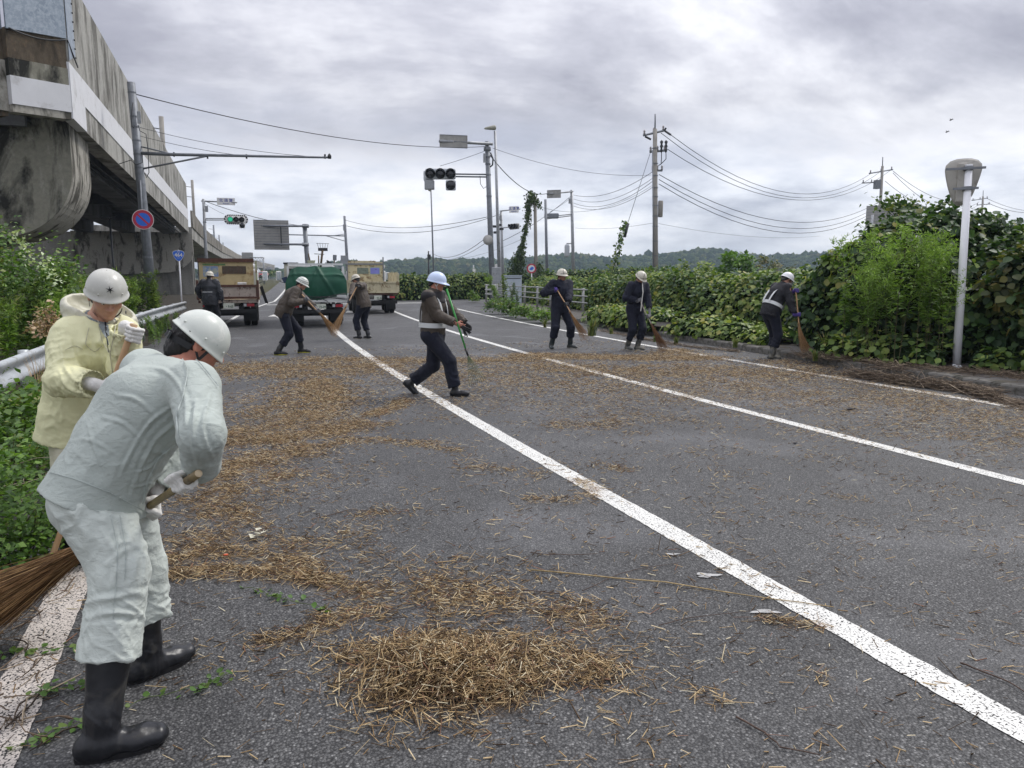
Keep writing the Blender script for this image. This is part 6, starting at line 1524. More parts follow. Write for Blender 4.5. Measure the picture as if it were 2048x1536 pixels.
# thin trailing vines with small leaves on the asphalt at the bottom left
for k, (a, b, lab) in enumerate((((250, 1420), (470, 1340), 'trailing green vine in front of the black boots'), ((20, 1505), (160, 1450), 'trailing vine crossing the old white line at the bottom'), ((0, 1310), (150, 1305), 'trailing vine over the worn white line'), ((60, 1400), (170, 1380), 'short vine sprig on the worn line'), ((480, 1180), (640, 1225), 'small green leaves scattered right of the boots'))):
    pa, pb = G(*a)+UPZ*.006, G(*b)+UPZ*.006; rg = np.random.default_rng(200+k); ts = np.linspace(0, 1, 12); wob = np.cumsum(rg.normal(0, .008, (12, 2)), 0); path = np.array([pa*(1-t)+pb*t+np.array([*wob[i], .002+.012*abs(math.sin(t*9))]) for i, t in enumerate(ts)])
    root = thing('trailing_vine', path[5], lab, 'vine'); MB().tube(path, [.0018]*12, 4).build('stem', STEMG, root)
    n = 26; idx = rg.integers(0, 12, n); pos = path[idx]+rg.normal(0, .022, (n, 3))*[1, 1, .25]; pos[:, 2] = np.abs(pos[:, 2]-.01)+.008
    for j in range(n):
        t_, b_, n__ = rot_from(np.array([[rg.normal(0, .45), rg.normal(0, .45), 1.]]), rg.normal(0, 1, (1, 3))); sz = rg.uniform(.018, .034); V = pos[j]+sz*(KV[:, 0:1]*b_+KV[:, 1:2]*t_+KV[:, 2:3]*n__); mesh_obj('leaf', V, KF, KUDZU_Y if j % 3 == 0 else BUSH, root)
# leaf litter along the right kerb
def debris(name, label, cx, n, seed, wid=.35, hmax=.16, ln=(.08, .45), m=DEAD):
    rg = np.random.default_rng(seed); V, F = [], []; k = 0
    for i in range(n):
        t = rg.random(); ii = t*(len(cx)-1); j = int(ii); f = ii-j; p0 = cx[j]*(1-f)+cx[min(j+1, len(cx)-1)]*f; c = p0+_fh*rg.normal(0, wid)*.6+_rt*rg.normal(0, wid*.5); hh = hmax*math.exp(-(np.linalg.norm((c-p0)[:2])/wid)**2); c[2] = max(0, p0[2])+rg.random()*hh+.008
        L_ = rg.uniform(*ln); a = rg.uniform(0, 6.28) if rg.random() < .5 else math.atan2(cx[-1][1]-cx[0][1], cx[-1][0]-cx[0][0])+rg.normal(0, .5); d = np.array([math.cos(a), math.sin(a), rg.normal(0, .22)]); sd = unit(np.cross(d, (0, 0, 1))); w_ = rg.uniform(.002, .005); cv = rg.normal(0, .12)*L_
        for u in (0, .33, .66, 1):
            q_ = c+d*L_*(u-.5)+sd*cv*math.sin(u*math.pi)+UPZ*abs(rg.normal(0, .01)); q_[2] = max(q_[2], .006)
            for ph in (0, 2.1, 4.2): V.append(q_+(sd*math.cos(ph)+UPZ*math.sin(ph))*w_*(1-.4*u))
        for j_ in range(3):
            for c_ in range(3): F.append((k+3*j_+c_, k+3*j_+(c_+1) % 3, k+3*j_+3+(c_+1) % 3, k+3*j_+3+c_))
        k += 12
    o = mesh_obj(name, V, np.array(F), m, None, loc=(0, 0, 0)); o['kind'] = 'stuff'; o['label'] = label; return o
debris('dead_weed_litter', 'dead weeds raked up along the right kerb', [G(1700, 752), G(1780, 765), G(1850, 775), G(1920, 782), G(1990, 800)], 1700, 301, .13, .14)
debris('dead_weed_litter', 'brown litter on the kerb beside the vested worker', [G(1600, 712, .12), G(1660, 718, .12), G(1740, 724, .12), G(1800, 745, .12)], 900, 302, .2, .08)
debris('dead_weed_litter', 'brown litter in the gutter at the right edge', [G(1950, 790), G(2048, 815), G(2120, 830)], 500, 303, .12, .06)
debris('dead_weed_litter', 'dry litter on the pavement under the thickets', [G(1820, 735, .12), G(1930, 745, .12), G(2048, 755, .12), G(2150, 765, .12)], 800, 304, .40, .05)
debris('dead_weed_litter', 'dark litter in the gutter behind the navy workers', [G(1200, 662), G(1290, 680), G(1380, 695), G(1480, 705)], 700, 305, .09, .04, (.05, .3))
debris('verge_litter', 'dry stalks on the shoulder left of the old white line', [G(0, 1260), G(40, 1340), G(30, 1440), G(60, 1500)], 50, 306, .12, .02, (.03, .2))
debris('verge_litter', 'dry stalks on the dark shoulder by the broom head', [G(60, 1210), G(100, 1170), G(10, 1300)], 40, 307, .10, .02, (.03, .18))
# ================================================================== viaduct
def conc(name, base, dark, pale, sc=1.2, streak=True, th=(.42, .62)):
    s = NT(name); st = s.noise(sc, 7, .65, stretch=(1.3, 1.3, .45), dist=.5); f = s.ramp(st, (th[0], 0.), (th[1], 1.)); c = s.mix(f, base, dark)
    st2 = s.noise(sc*2.7, 7, .7, stretch=(1.3, 1.3, .6)); f2 = s.ramp(st2, (.55, 0.), (.72, 1.)); c = s.mix(s.math('MULTIPLY', f2, .55), c, pale)
    c = s.mix(1., c, s.ramp(s.noise(9, 6, .7), (.3, .78), (.7, 1.15)), 'MULTIPLY')
    s.fin(c, .9, s.bump(s.noise(22, 6, .7), .5, .02), 0, .2); return s.m
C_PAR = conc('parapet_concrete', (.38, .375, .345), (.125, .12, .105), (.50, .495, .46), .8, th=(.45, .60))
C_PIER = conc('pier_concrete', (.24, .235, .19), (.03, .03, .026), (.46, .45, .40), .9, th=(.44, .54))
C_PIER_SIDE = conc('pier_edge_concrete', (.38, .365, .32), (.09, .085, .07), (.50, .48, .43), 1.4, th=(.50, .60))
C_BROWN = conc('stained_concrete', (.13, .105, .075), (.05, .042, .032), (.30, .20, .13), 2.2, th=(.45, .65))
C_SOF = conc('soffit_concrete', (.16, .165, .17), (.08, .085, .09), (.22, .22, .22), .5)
C_BACK = conc('wall_concrete', (.30, .29, .265), (.14, .135, .125), (.40, .39, .36), .35)
C_WHITE = pm('white_band', (.66, .67, .69), .7, .05, 2.2, .1, 40, dirt=(.50, .50, .50), dirtscale=1.5, dirtth=.60)
s = NT('galvanised_cover'); c = s.ramp(s.vor(9, out=1), (0., (.22, .27, .32)), (1., (.33, .38, .43))); c = s.mix(s.ramp(s.noise(14, 6, .7), (.45, 0.), (.6, .5)), c, (.45, .50, .55)); s.fin(c, .45, None, .55, .5); C_GALV = s.m
GALV = pm('galvanised_steel', (.33, .345, .36), .5, .15, 8, .1, 60, metal=.4, dirt=(.22, .22, .21), dirtscale=5, dirtth=.6)
GALV_D = pm('weathered_steel', (.20, .215, .235), .55, .2, 8, .1, 60, metal=.3)
DARKM = pm('dark_metal', (.035, .037, .04), .5, .2)
ALU = pm('sign_back_aluminium', (.36, .355, .335), .55, .12, 3, .1, 40, metal=.25)
CPOLE = pm('pole_concrete', (.30, .285, .255), .85, .15, 3, .3, 40)
WPAINT = pm('white_post_paint', (.86, .87, .90), .4, .04, 3, .05, 40)
VX = lambda y: -2.96+(y-21.08)*.0207          # face line of the viaduct
ztop = lambda y: 8.88+(y-22)*.0125
via = thing('viaduct', (VX(21), 21.1, 0), 'stained concrete railway viaduct with a white band along its edge', 'viaduct')
Y0_, Y1_ = 21.08, 71.8
def face(y0, z0, y1, z1, z2, z3, off=0., th=.25):
    """slab on the viaduct face between y0..y1; z0,z1 bottoms and z2,z3 tops (near, far)"""
    a = [(VX(y0)+off, y0, z0), (VX(y1)+off, y1, z1), (VX(y1)+off, y1, z3), (VX(y0)+off, y0, z2)]; return MB().prism(a, (-1, 0, 0), th)
npan = 12
for k in range(npan):                      # parapet cast in bays with open joints
    a, b = Y0_+(Y1_-Y0_)*k/npan+.012, Y0_+(Y1_-Y0_)*(k+1)/npan-.012
    face(a, 6.66+.014*(a-21), b, 6.66+.014*(b-21), ztop(a), ztop(b), 0, .24).build('parapet_panel', C_PAR, via)
face(Y0_, 5.36, 22.9, 5.36, 6.655, 6.68, .004, .24).build('white_band', C_WHITE, via)
face(22.9, 6.0, Y1_, 6.42, 6.683, 7.36, .004, .26).build('white_band', C_WHITE, via)
face(22.9, 5.36, Y1_, 5.38, 5.998, 6.415, -.02, .5).build('edge_beam', C_PAR, via)
# deck slab and inner girder lines
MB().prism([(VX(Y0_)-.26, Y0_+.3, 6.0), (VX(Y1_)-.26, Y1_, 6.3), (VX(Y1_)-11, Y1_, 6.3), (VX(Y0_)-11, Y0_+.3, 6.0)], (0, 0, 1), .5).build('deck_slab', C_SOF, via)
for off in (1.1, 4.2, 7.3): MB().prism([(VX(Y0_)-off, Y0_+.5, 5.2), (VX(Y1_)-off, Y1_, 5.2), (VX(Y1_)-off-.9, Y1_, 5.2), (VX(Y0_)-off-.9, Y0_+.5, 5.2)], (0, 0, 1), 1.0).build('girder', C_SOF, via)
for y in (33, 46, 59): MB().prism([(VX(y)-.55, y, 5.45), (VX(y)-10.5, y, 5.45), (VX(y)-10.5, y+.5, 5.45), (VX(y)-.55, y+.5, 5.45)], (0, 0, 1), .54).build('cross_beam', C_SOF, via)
for off in (.75, 1.0): tube_obj('service_pipe', [(VX(24)-off, 24, 5.32), (VX(70)-off, 70, 5.32)], .05, DARKM, via)
# near end block, turned obliquely, and the far left return
D_ = np.array([math.sin(R(51.9)), math.cos(R(51.9)), 0]); nO = np.array([D_[1], -D_[0], 0]); c0 = np.array([VX(Y0_), Y0_, 0])
def obl(l0, l1, z0, z1, nm, m, off=0., th=.3, par=via, dz=0):
    a = c0-D_*l0+nO*off; b = c0-D_*l1+nO*off; return MB().prism([a+UPZ*(z0), b+UPZ*(z0+dz), b+UPZ*(z1+dz), a+UPZ*z1], -nO, th).build(nm, m, par)
obl(.02, 1.34, 7.17, 9.6, 'metal_cover_sheet', C_GALV, .02, .05, dz=-.12)
obl(.02, 1.34, 6.50, 7.16, 'stained_end_wall', C_BROWN, -.03, .4, dz=-.07)
obl(.02, 1.34, 6.12, 6.498, 'end_wall_band', C_PIER, -.02, .4, dz=-.05)
obl(.02, 1.34, 5.50, 6.115, 'white_band', C_WHITE, 0., .4, dz=-.05)
obl(.02, 1.34, 5.33, 5.495, 'end_wall_foot', C_PIER_SIDE, -.02, .4, dz=-.05)
obl(1.345, 2.6, 5.2, 7.05, 'stained_end_wall', C_BROWN, -.20, .4, dz=-.2)
obl(1.345, 2.6, 7.06, 9.6, 'metal_cover_sheet', C_GALV, -.15, .05, dz=-.2)
obl(1.345, 2.9, 5.30, 6.40, 'grey_box_girder', C_PIER_SIDE, -.15, .5)
# cover strip with bolts on the road side
MB().prism([(VX(21.1)+.01, 21.10, 6.70), (VX(21.9)+.01, 21.95, 7.0), (VX(21.9)+.01, 21.95, 9.6), (VX(21.1)+.01, 21.10, 9.6)], (1, 0, 0), .012).build('cover_strip', C_GALV, via)
for k in range(12): MB().lathe((VX(21.9)+.024, 21.88, 6.95+.21*k), [(.022, 0), (.022, .02), (.010, .024)], 8, (1, 0, 0)).build('bolt', DARKM, via)
cb = catenary(c0-D_*1.3+UPZ*7.06+nO*.05, c0-D_*.02+UPZ*7.14+nO*.05, .10); tube_obj('cable', np.concatenate([cb, [np.array([VX(21.95)+.05, 21.95, 6.75])]]), .017, DARKM, via)
# near pier: flat hammerhead with a rounded lower corner
def pier(name, label, xr, y0, th, ztop_, zbot, rad, xl, m, me, ledge=None):
    root = thing(name, (xr-2, y0, 0), label, 'pier'); pts = [(xr, ztop_)]
    for a in np.linspace(0, 90, 15): pts.append((xr-rad+rad*math.cos(R(a)), zbot+rad-rad*math.sin(R(a))*1.0))
    pts += [(xr-rad-.5, zbot-.25), (xr-rad-1.3, 0), (xl, 0), (xl, ztop_)]
    P_ = np.array([(x, y0, z) for x, z in pts]); MB().prism(P_, (0, 1, 0), .06).build('front_face', m, root)
    rows = []
    for t in (0, 1): rows.append([(x-.004, y0+.02+th*t, z) for x, z in pts[:17]])
    K = len(pts[:17]); mb = MB().grid(np.array(rows)[:, ::1]); mb.build('edge_face', me, root)
    MB().prism(P_-np.array([.03, -.07, 0]), (0, 1, 0), th-.1).build('core', me, root)
    for t in (.30, .62): MB().box((xr-.9, y0-.004, ztop_-(ztop_-zbot)*t), (1.8, .006, .02)).build('pour_joint', me, root) if False else None
    return root
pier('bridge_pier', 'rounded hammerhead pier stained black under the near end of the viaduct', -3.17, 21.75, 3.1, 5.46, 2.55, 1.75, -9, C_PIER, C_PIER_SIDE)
# rear pier wall at the far end
bw = thing('bridge_abutment', (VX(72), 72.2, 0), 'grey concrete abutment wall closing the far end of the dark underpass', 'wall')
MB().prism([(VX(72)+.1, 72.3, 0), (VX(72)+.1, 72.3, 5.3), (-34, 72.3, 5.3), (-34, 72.3, 0)][::-1], (0, 1, 0), 1.6).build('wall', C_BACK, bw)
pts = [(VX(72)+.25, 5.34)]+[(VX(72)+.25-2.4+2.4*math.cos(R(a)), 1.9+1.9-1.9*math.sin(R(a))) for a in np.linspace(0, 90, 10)]+[(VX(72)-9, 1.6), (VX(72)-9, 5.34)]
MB().prism([(x, 71.2, z) for x, z in pts], (0, 1, 0), 1.05).build('cap', C_PIER_SIDE, bw)
for k in range(7): MB().lathe((VX(72)-3-k*2.6, 72.29, 4.4), [(.06, 0), (.06, .02), (.02, .03)], 8, (0, -1, 0)).build('anchor_hole', DARKM, bw)
# lamp standing in the underpass
lp = thing('underpass_lamp', P(690, 600, 40) if 0 else P(229, 560, 36), 'thin dark lamp post in the shade of the underpass', 'street lamp'); b = WLOC[lp.name].copy(); b[2] = 0
tube_obj('post', [b, b+UPZ*4.3], .05, DARKM, lp); tube_obj('arm', [b+UPZ*4.3, b+UPZ*4.45+SR*.3, b+UPZ*4.4-SR*.45], .035, DARKM, lp)
# further span with ribbed noise barrier
fv = thing('far_viaduct', (-1.7, 74, 0), 'further spans of the viaduct with a ribbed brownish noise wall', 'viaduct')
RIB = conc('noise_wall', (.34, .32, .28), (.17, .155, .13), (.42, .41, .38), .8)
seg = [(74.0, -1.62), (100, -.9), (150, 1.5), (215, 6.0), (300, 14), (420, 30)]
for (ya, xa), (yb, xb) in zip(seg[:-1], seg[1:]):
    L_ = yb-ya; n = int(L_/ (2.0 if ya < 140 else 6))
    for k in range(n):
        t0, t1 = k/n, (k+1)/n; a = np.array([xa+(xb-xa)*t0, ya+L_*t0, 6.0]); b = np.array([xa+(xb-xa)*t1, ya+L_*t1-.06, 6.0]); MB().prism([a, b, b+UPZ*1.45, a+UPZ*1.45], (-1, 0, 0), .16).build('wall_panel', RIB, fv)
        if ya < 140: MB().box((a[0]+.01, a[1], 6.7), (.05, .10, 1.5)).build('wall_post', RIB, fv)
    a = np.array([xa-.1, ya, 4.95]); b = np.array([xb-.1, yb, 4.95]); MB().prism([a, b, b+UPZ*1.04, a+UPZ*1.04], (-1, 0, 0), 9.).build('girder', C_PAR, fv)
for y, x in ((92, -1.4), (125, .1), (160, 1.8), (200, 4.2), (250, 8.2), (310, 15)):
    MB().box((x-1.6, y, 2.4), (1.8, 1.6, 4.9)).build('column', C_BACK, fv)
# catenary masts on the viaduct
for i, (x, y, D, sc) in enumerate(((322, 233, 42, .15), (384, 360, 75, .15), (427, 450, 140, .15), (438, 470, 175, .15), (446, 485, 213, .16), (452, 495, 250, .17))):
    for _ in range(30):
        t = P(x, y, D); tx = (VX(t[1]) if t[1] < 74 else np.interp(t[1], [q_[0] for q_ in seg], [q_[1] for q_ in seg]))-.55-.3*(t[1] > 74); D *= 1+(.02 if t[0] > tx else -.02)*(1 if abs(t[0]-tx) > .1 and i < 2 else 0)
    mt = thing('catenary_mast', (t[0], t[1], 6.0), ('nearest railway mast rising behind the parapet beside the big pole', 'railway mast behind the far end of the parapet', 'third railway mast seen past the signal post', 'fourth railway mast on the far spans', 'fifth railway mast, small, on the far spans', 'last tiny railway mast before the road crest')[i], 'mast', 'railway masts along the viaduct')
    MB().tube([(t[0], t[1], 6.0), (t[0], t[1], t[2])], [sc*1.05, sc], 10).build('mast', CPOLE if i < 2 else GALV_D, mt, True)
    for dz in (.8, 1.9): tube_obj('bracket', [(t[0], t[1], t[2]-dz), (t[0]-.9, t[1], t[2]-dz+.1)], .035, GALV_D, mt); 
    if i > 1: tube_obj('bracket', [(t[0], t[1], t[2]-1.9), (t[0]-2.6, t[1], t[2]-.9)], .06, GALV_D, mt)
# ================================================================== crash barrier (left)
RAIL = pm('barrier_steel', (.47, .50, .52), .48, .1, 5, .15, 50, metal=.35, dirt=(.33, .34, .33), dirtscale=4, dirtth=.55)
gb = thing('crash_barrier', (-2.1, 9, 0), 'galvanised steel crash barrier with a wave-shaped beam along the left verge', 'guardrail')
prof = [(0, .75), (.045, .735), (.05, .70), (.015, .655), (-.02, .63), (-.02, .585), (.015, .56), (.05, .515), (.045, .475), (0, .46)]
rx = lambda y: -2.12+(float(bend(y))-float(bend(9)))*1.0+ (0.0 if y > 5 else (5-y)*-.02)
for k in range(6):
    y0, y1 = 4.2+k*4.0, 8.2+k*4.0; rows = []
    for y in np.linspace(y0-.08, y1, 6): rows.append([(rx(y)+.012*(k % 2)+px, y, z) for px, z in prof])
    fr_ = np.array(rows); bk_ = fr_-np.array([.004, 0, 0]); mb = MB().grid(fr_[:, ::-1]).grid(bk_); mb.build('beam', RAIL, gb, True)
    if k: 
        for z in (.70, .52): MB().lathe((rx(y0)+.05, y0-.02, z), [(.014, 0), (.014, .008), (.006, .011)], 8, (1, 0, 0)).build('bolt', DARKM, gb)
for k in range(12): y = 4.4+k*2.0; MB().tube([(rx(y)-.10, y, 0), (rx(y)-.10, y, .74)], [.057, .057], 10).build('post', RAIL, gb, True)
# ================================================================== poles, signs and signals
def pole(name, label, b, t, r0, r1, m, cat='pole', n=14):
    root = thing(name, (b[0], b[1], min(b[2], 0) if b[2] < .2 else 0), label, cat); b = np.array(b, float); b[2] = 0
    MB().tube([b, b*.5+np.array(t)*.5, t], [r0, (r0+r1)/2, r1], n).build('post', m, root, True); return root, b, np.array(t, float)
def band(root, b, t, z, r, m=GALV_D, h_=.05):
    f = z/t[2]; p_ = b+(t-b)*f; MB().lathe(p_, [(r, -h_/2), (r+.012, -h_/2), (r+.012, h_/2), (r, h_/2)], 12).build('band', m, root); return p_
BLUE = pm('sign_blue', (.035, .17, .74), .4, .04); RED = pm('sign_red', (.52, .035, .075), .4, .06); WHITE = pm('sign_white', (.76, .76, .74), .45, .04); INK = pm('sign_ink', (.03, .06, .32), .5, .05); GREEN_S = pm('sign_green', (.03, .20, .10), .5, .05)
def disc(mb, c, n, r0, r1, off, m=0, seg=40):
    n = unit(n); a, b = frame_of(n); V = []; c = np.array(c)+n*off
    for r_ in (r0, r1): V += [c+(a*math.cos(2*math.pi*k/seg)+b*math.sin(2*math.pi*k/seg))*r_ for k in range(seg)]
    return mb.add(V, [(k, (k+1) % seg, seg+(k+1) % seg, seg+k) for k in range(seg)], m)
toc = lambda p: unit(np.array([_C[0]-p[0], _C[1]-p[1], 0]))
# big pole with no-parking sign and long arm
bt, tp = P(303, 560, 23.4), P(262, 165, 23.4)
root, b, t = pole('utility_pole', 'tall grey steel pole with a no-parking sign and a long horizontal arm', bt, tp, .155, .115, GALV_D)
for z in (7.1, 6.4, 6.1, 5.7, 5.3, 4.9, 4.4, 3.0, 2.2): band(root, b, t, z, .145-.005*z)
c = P(286, 439, 23.15); n = toc(c); mb = MB(); mb.lathe(c, [(.30, -.012), (.305, 0), (.30, .004)], 44, n); mb.build('sign_plate', ALU, root)
o = disc(MB(), c, n, .285, .30, .006).build('sign_rim', WHITE, root); disc(MB(), c, n, .20, .285, .007).build('sign_ring', RED, root); disc(MB(), c, n, .0, .20, .0075).build('sign_field', BLUE, root)
a_, b_ = frame_of(n); hx = unit(np.cross((0, 0, 1), n)); dg = unit(-hx*.72+UPZ*.72) if 0 else unit(hx*-1+UPZ*1.0); sd = np.cross(n, dg)
q4 = [c+n*.0105+dg*u*.215+sd*v*.028 for u, v in ((-1, -1), (1, -1), (1, 1), (-1, 1))]; MB().prism(q4, n, .002).build('sign_slash', RED, root)
ar = [P(271, 306, 23.4), P(345, 309, 23.4), P(660, 315, 23.4)]; MB().tube(ar, [.055, .05, .032], 10).build('arm', GALV_D, root, True)
tube_obj('brace', [P(283, 338, 23.4), P(415, 312, 23.4)], .028, GALV_D, root); tube_obj('brace', [P(281, 293, 23.4), P(348, 309, 23.4)], .022, GALV_D, root)
for x in (348, 415, 493, 650): q = P(x, 309 if x < 400 else 313, 23.4); MB().box(q, (.05, .05, .13)).build('clamp', DARKM, root)
MB().lathe(P(659, 312, 23.4), [(.05, -.08), (.06, 0), (.03, .06), (.0, .08)], 10).build('sensor', DARKM, root, True)
MB().box(P(278, 235, 23.2), (.10, .08, .34)).build('junction_box', GALV, root); tube_obj('cable_loop', [P(x, y, 23.2) for x, y in ((276, 250), (280, 262), (292, 268), (296, 300), (298, 345), (293, 355), (289, 346))], .012, DARKM, root)
tube_obj('cable_loop', [P(x, y, 23.2) for x, y in ((266, 205), (262, 235), (264, 252), (268, 256))], .014, DARKM, root); tube_obj('cable_loop', [P(x, y, 23.2) for x, y in ((238, 328), (262, 320), (272, 330), (285, 325), (285, 310))], .012, DARKM, root)
tube_obj('conduit', [P(280, 360, 23.25), P(284, 430, 23.25), P(288, 510, 23.25)], .03, GALV_D, root)
# route shield 464
bt, tp = P(363, 600, 31), P(357, 500, 31); root, b, t = pole('route_sign', 'white post with the blue route shield 464', bt, tp, .032, .03, WPAINT, 'road sign'); c = P(357, 511, 30.9); n = toc(c); hx = np.cross((0, 0, 1), n)
sh = [(0, -.25), (.10, -.19), (.19, -.04), (.23, .10), (.20, .17), (.10, .205), (0, .215), (-.10, .205), (-.20, .17), (-.23, .10), (-.19, -.04), (-.10, -.19)]
MB().prism([c+hx*x+UPZ*z for x, z in sh], n, .01).build('sign_plate', WHITE, root); MB().prism([c+n*.011+hx*x*.92+UPZ*(z*.92) for x, z in sh], n, .003).build('sign_field', BLUE, root)
TR = np.stack([hx, UPZ, n]); text_obj('route_number', '464', .20, c+n*.0165+UPZ*.015, TR, WHITE, root, bold=.006); text_obj('route_word', '国道', .06, c+n*.0165+UPZ*.14, TR, WHITE, root); text_obj('route_word', 'ROUTE', .045, c+n*.0165-UPZ*.10, TR, WHITE, root)
# traffic signals
LENS = pm('signal_lens_dark', (.012, .013, .016), .15, .1, spec=.6); SIGB = pm('signal_housing', (.46, .49, .51), .5, .08); VIS = pm('signal_visor', (.02, .02, .022), .5, .1)
s = NT('signal_green_lit'); s.b.inputs['Emission Color'].default_value = (.03, .42, .24, 1); s.b.inputs['Emission Strength'].default_value = .55; s.fin((.02, .25, .14), .3); LIT = s.m
def signal_head(root, c, n, r, order=(0, 0, 0), housing=SIGB, extra=None, plate=False, hx=None):
    n = unit(n); hx = unit(np.cross((0, 0, 1), n)) if hx is None else hx; w_ = r*2.35; c = np.array(c, float)
    hd = MB().box(c, (w_*3, r*1.1, r*2.5), axes=(hx, n, (0, 0, 1))).build('signal_housing', housing, root, bevel=r*.45)
    for k in range(3):
        q = c+hx*(k-1)*w_+n*(r*.56); MB().lathe(q, [(r, 0), (r*.9, r*.12), (r*.5, r*.25), (.001, r*.3)], 20, n).build('lens', LIT if order[k] else LENS, hd, True)
        rows = []
        for f_ in (0., 1.): rows.append([q+(hx*math.cos(a)+UPZ*math.sin(a))*r*1.12+n*f_*r*1.1*(1 if 1 else 0)*(.55+.45*math.sin(a) if f_ else 1) for a in np.linspace(R(-50), R(230), 16)])
        rows = np.array(rows); MB().grid(rows).grid((rows-0.0)[::-1]).build('visor', VIS, hd, True)
        disc(MB(), q, n, r*1.0, r*1.16, .003).build('lens_ring', VIS, hd)
    if extra is not None:
        q = c+hx*w_*extra-UPZ*r*2.55; h2 = MB().box(q, (w_, r*1.0, r*2.3), axes=(hx, n, (0, 0, 1))).build('arrow_housing', housing, root, bevel=r*.3); q = q+n*r*.5
        MB().lathe(q, [(r, 0), (r*.9, r*.12), (r*.5, r*.25), (.001, r*.3)], 20, n).build('lens', LENS, h2, True); disc(MB(), q, n, r*1.0, r*1.12, .003).build('lens_ring', VIS, h2)
    if plate:
        hw, hh = w_*2.15, r*2.15; bp = c-n*r*.6; pts = []
        for a in np.linspace(-90, 90, 13): pts.append(bp+hx*(hw-hh+hh*math.cos(R(a)))+UPZ*hh*math.sin(R(a)))
        for a in np.linspace(90, 270, 13): pts.append(bp+hx*(-(hw-hh)+hh*math.cos(R(a)))+UPZ*hh*math.sin(R(a)))
        MB().prism(pts, n, .02).build('back_plate', WHITE, root)
        for k in range(-4, 5):
            x0 = k*.86*r
            for zz in (1, -1):
                p0, p1 = (x0, hh*.67), (x0+.0, hh*.97); sl = r*.28
                lim = hw-hh+math.sqrt(max(hh*hh-(hh*.9)**2, 0))
                if abs(x0)+sl > lim+.15: continue
                q4 = [bp+n*.022+hx*(x0-r*.22)+UPZ*zz*hh*.62, bp+n*.022+hx*(x0+r*.22)+UPZ*zz*hh*.62, bp+n*.022+hx*(x0+r*.22+sl*zz)+UPZ*zz*hh*.97, bp+n*.022+hx*(x0-r*.22+sl*zz)+UPZ*zz*hh*.95]
                MB().prism(q4 if zz < 0 else q4, n, .003).build('plate_stripe', VIS, root)
        for sg in (-1, 1):
            for k in (-1, 0, 1):
                a0 = k*38; q4 = []
                for rr_, aa in ((hh*.66, a0-9), (hh*.66, a0+11), (hh*.98, a0+16), (hh*.98, a0-4)): q4.append(bp+n*.022+hx*sg*(hw-hh+rr_*math.cos(R(aa)))+UPZ*rr_*math.sin(R(aa)))
                MB().prism(q4, n, .003).build('plate_stripe', VIS, root)
def name_board(root, c, n, w_, h_, hx=None):
    n = unit(n); hx = unit(np.cross((0, 0, 1), n)); MB().box(c, (w_, .03, h_), axes=(hx, n, (0, 0, 1))).build('name_board', WHITE, root)
    M_ = np.stack([hx, UPZ, n]); text_obj('name_text', '北 須 賀', h_*.52, np.array(c)+n*.017+UPZ*h_*.13, M_, INK, root, bold=.004, sx=1.0); text_obj('name_text', 'Kitasuka', h_*.26, np.array(c)+n*.017-UPZ*h_*.30, M_, INK, root, bold=.002)
def board_back(root, c, n, w_, h_, nx, ny, m=ALU):
    """back of a sign panel with ribs; n points at the viewer"""
    n = unit(n); hx = unit(np.cross((0, 0, 1), n)); pn = MB().box(c, (w_, .02, h_), axes=(hx, n, (0, 0, 1))).build('sign_panel', m, root)
    for k in range(nx+1): MB().box(np.array(c)+hx*w_*(k/nx-.5)+n*.025, (.03, .03, h_*1.02), axes=(hx, n, (0, 0, 1))).build('rib', m, root)
    for k in range(ny+1): MB().box(np.array(c)+UPZ*h_*(k/ny-.5)+n*.018, (w_, .022, .03), axes=(hx, n, (0, 0, 1))).build('seam', GALV_D, root)
# A: left signal with name board
D = 55; root, b, t = pole('traffic_signal', 'traffic signal with a striped back plate and name board, beside the viaduct', P(414, 560, D), P(407, 398, D), .13, .10, GALV)
tube_obj('arm', [P(403, 402, D), P(474, 405, D)], .05, GALV, root); name_board(root, P(452, 403, D-.15), toc(P(452, 403, D)), 1.22, .50)
for y in (437, 440): tube_obj('arm', [P(411, y, D), P(452, y, D)], .035, GALV, root)
signal_head(root, P(472, 439, D-.1), toc(P(472, 439, D)), .165, (1, 0, 0), WHITE, extra=1.05, plate=True)
MB().box(P(413, 418, D-.2), (.22, .2, .42)).build('junction_box', GALV, root); band(root, b, t, 5.5, .12)
# B: main signal on the island
D = 44; root, b, t = pole('traffic_signal', 'tall signal pole on the corner with black lamps and the back of a name board', P(986, 600, D), P(974, 283, D), .175, .13, GALV_D)
tube_obj('arm', [P(878, 282, D-1.12), P(985, 288, D-.1)], .085, GALV, root); n = toc(P(905, 283, D)); board_back(root, P(907, 283, D-.9), unit(n+_rt*.15), 1.55, .68, 4, 2)
for y in (349, 354): tube_obj('arm', [P(905, y-1, D-.6), P(980, y, D)], .045, GALV_D, root)
signal_head(root, P(881, 348, D-.7), unit(toc(P(881, 348, D))+_rt*-.04), .245, (0, 0, 0), SIGB, extra=1.0)
q = P(857, 352, D-.55); MB().box(q, (.55, .35, .62), rz=-YAW-.3).build('signal_housing', SIGB, root, bevel=.1); MB().box(P(859, 370, D-.7), (.55, .3, .52), rz=-YAW).build('sensor_box', GALV, root, bevel=.04)
MB().lathe(b+(t-b)*.955, [(.15, -.12), (.21, -.1), (.21, .1), (.15, .12)], 14).build('pole_cap', GALV_D, root, True); MB().box(P(969, 316, D-.2), (.12, .12, .5)).build('junction_box', GALV, root)
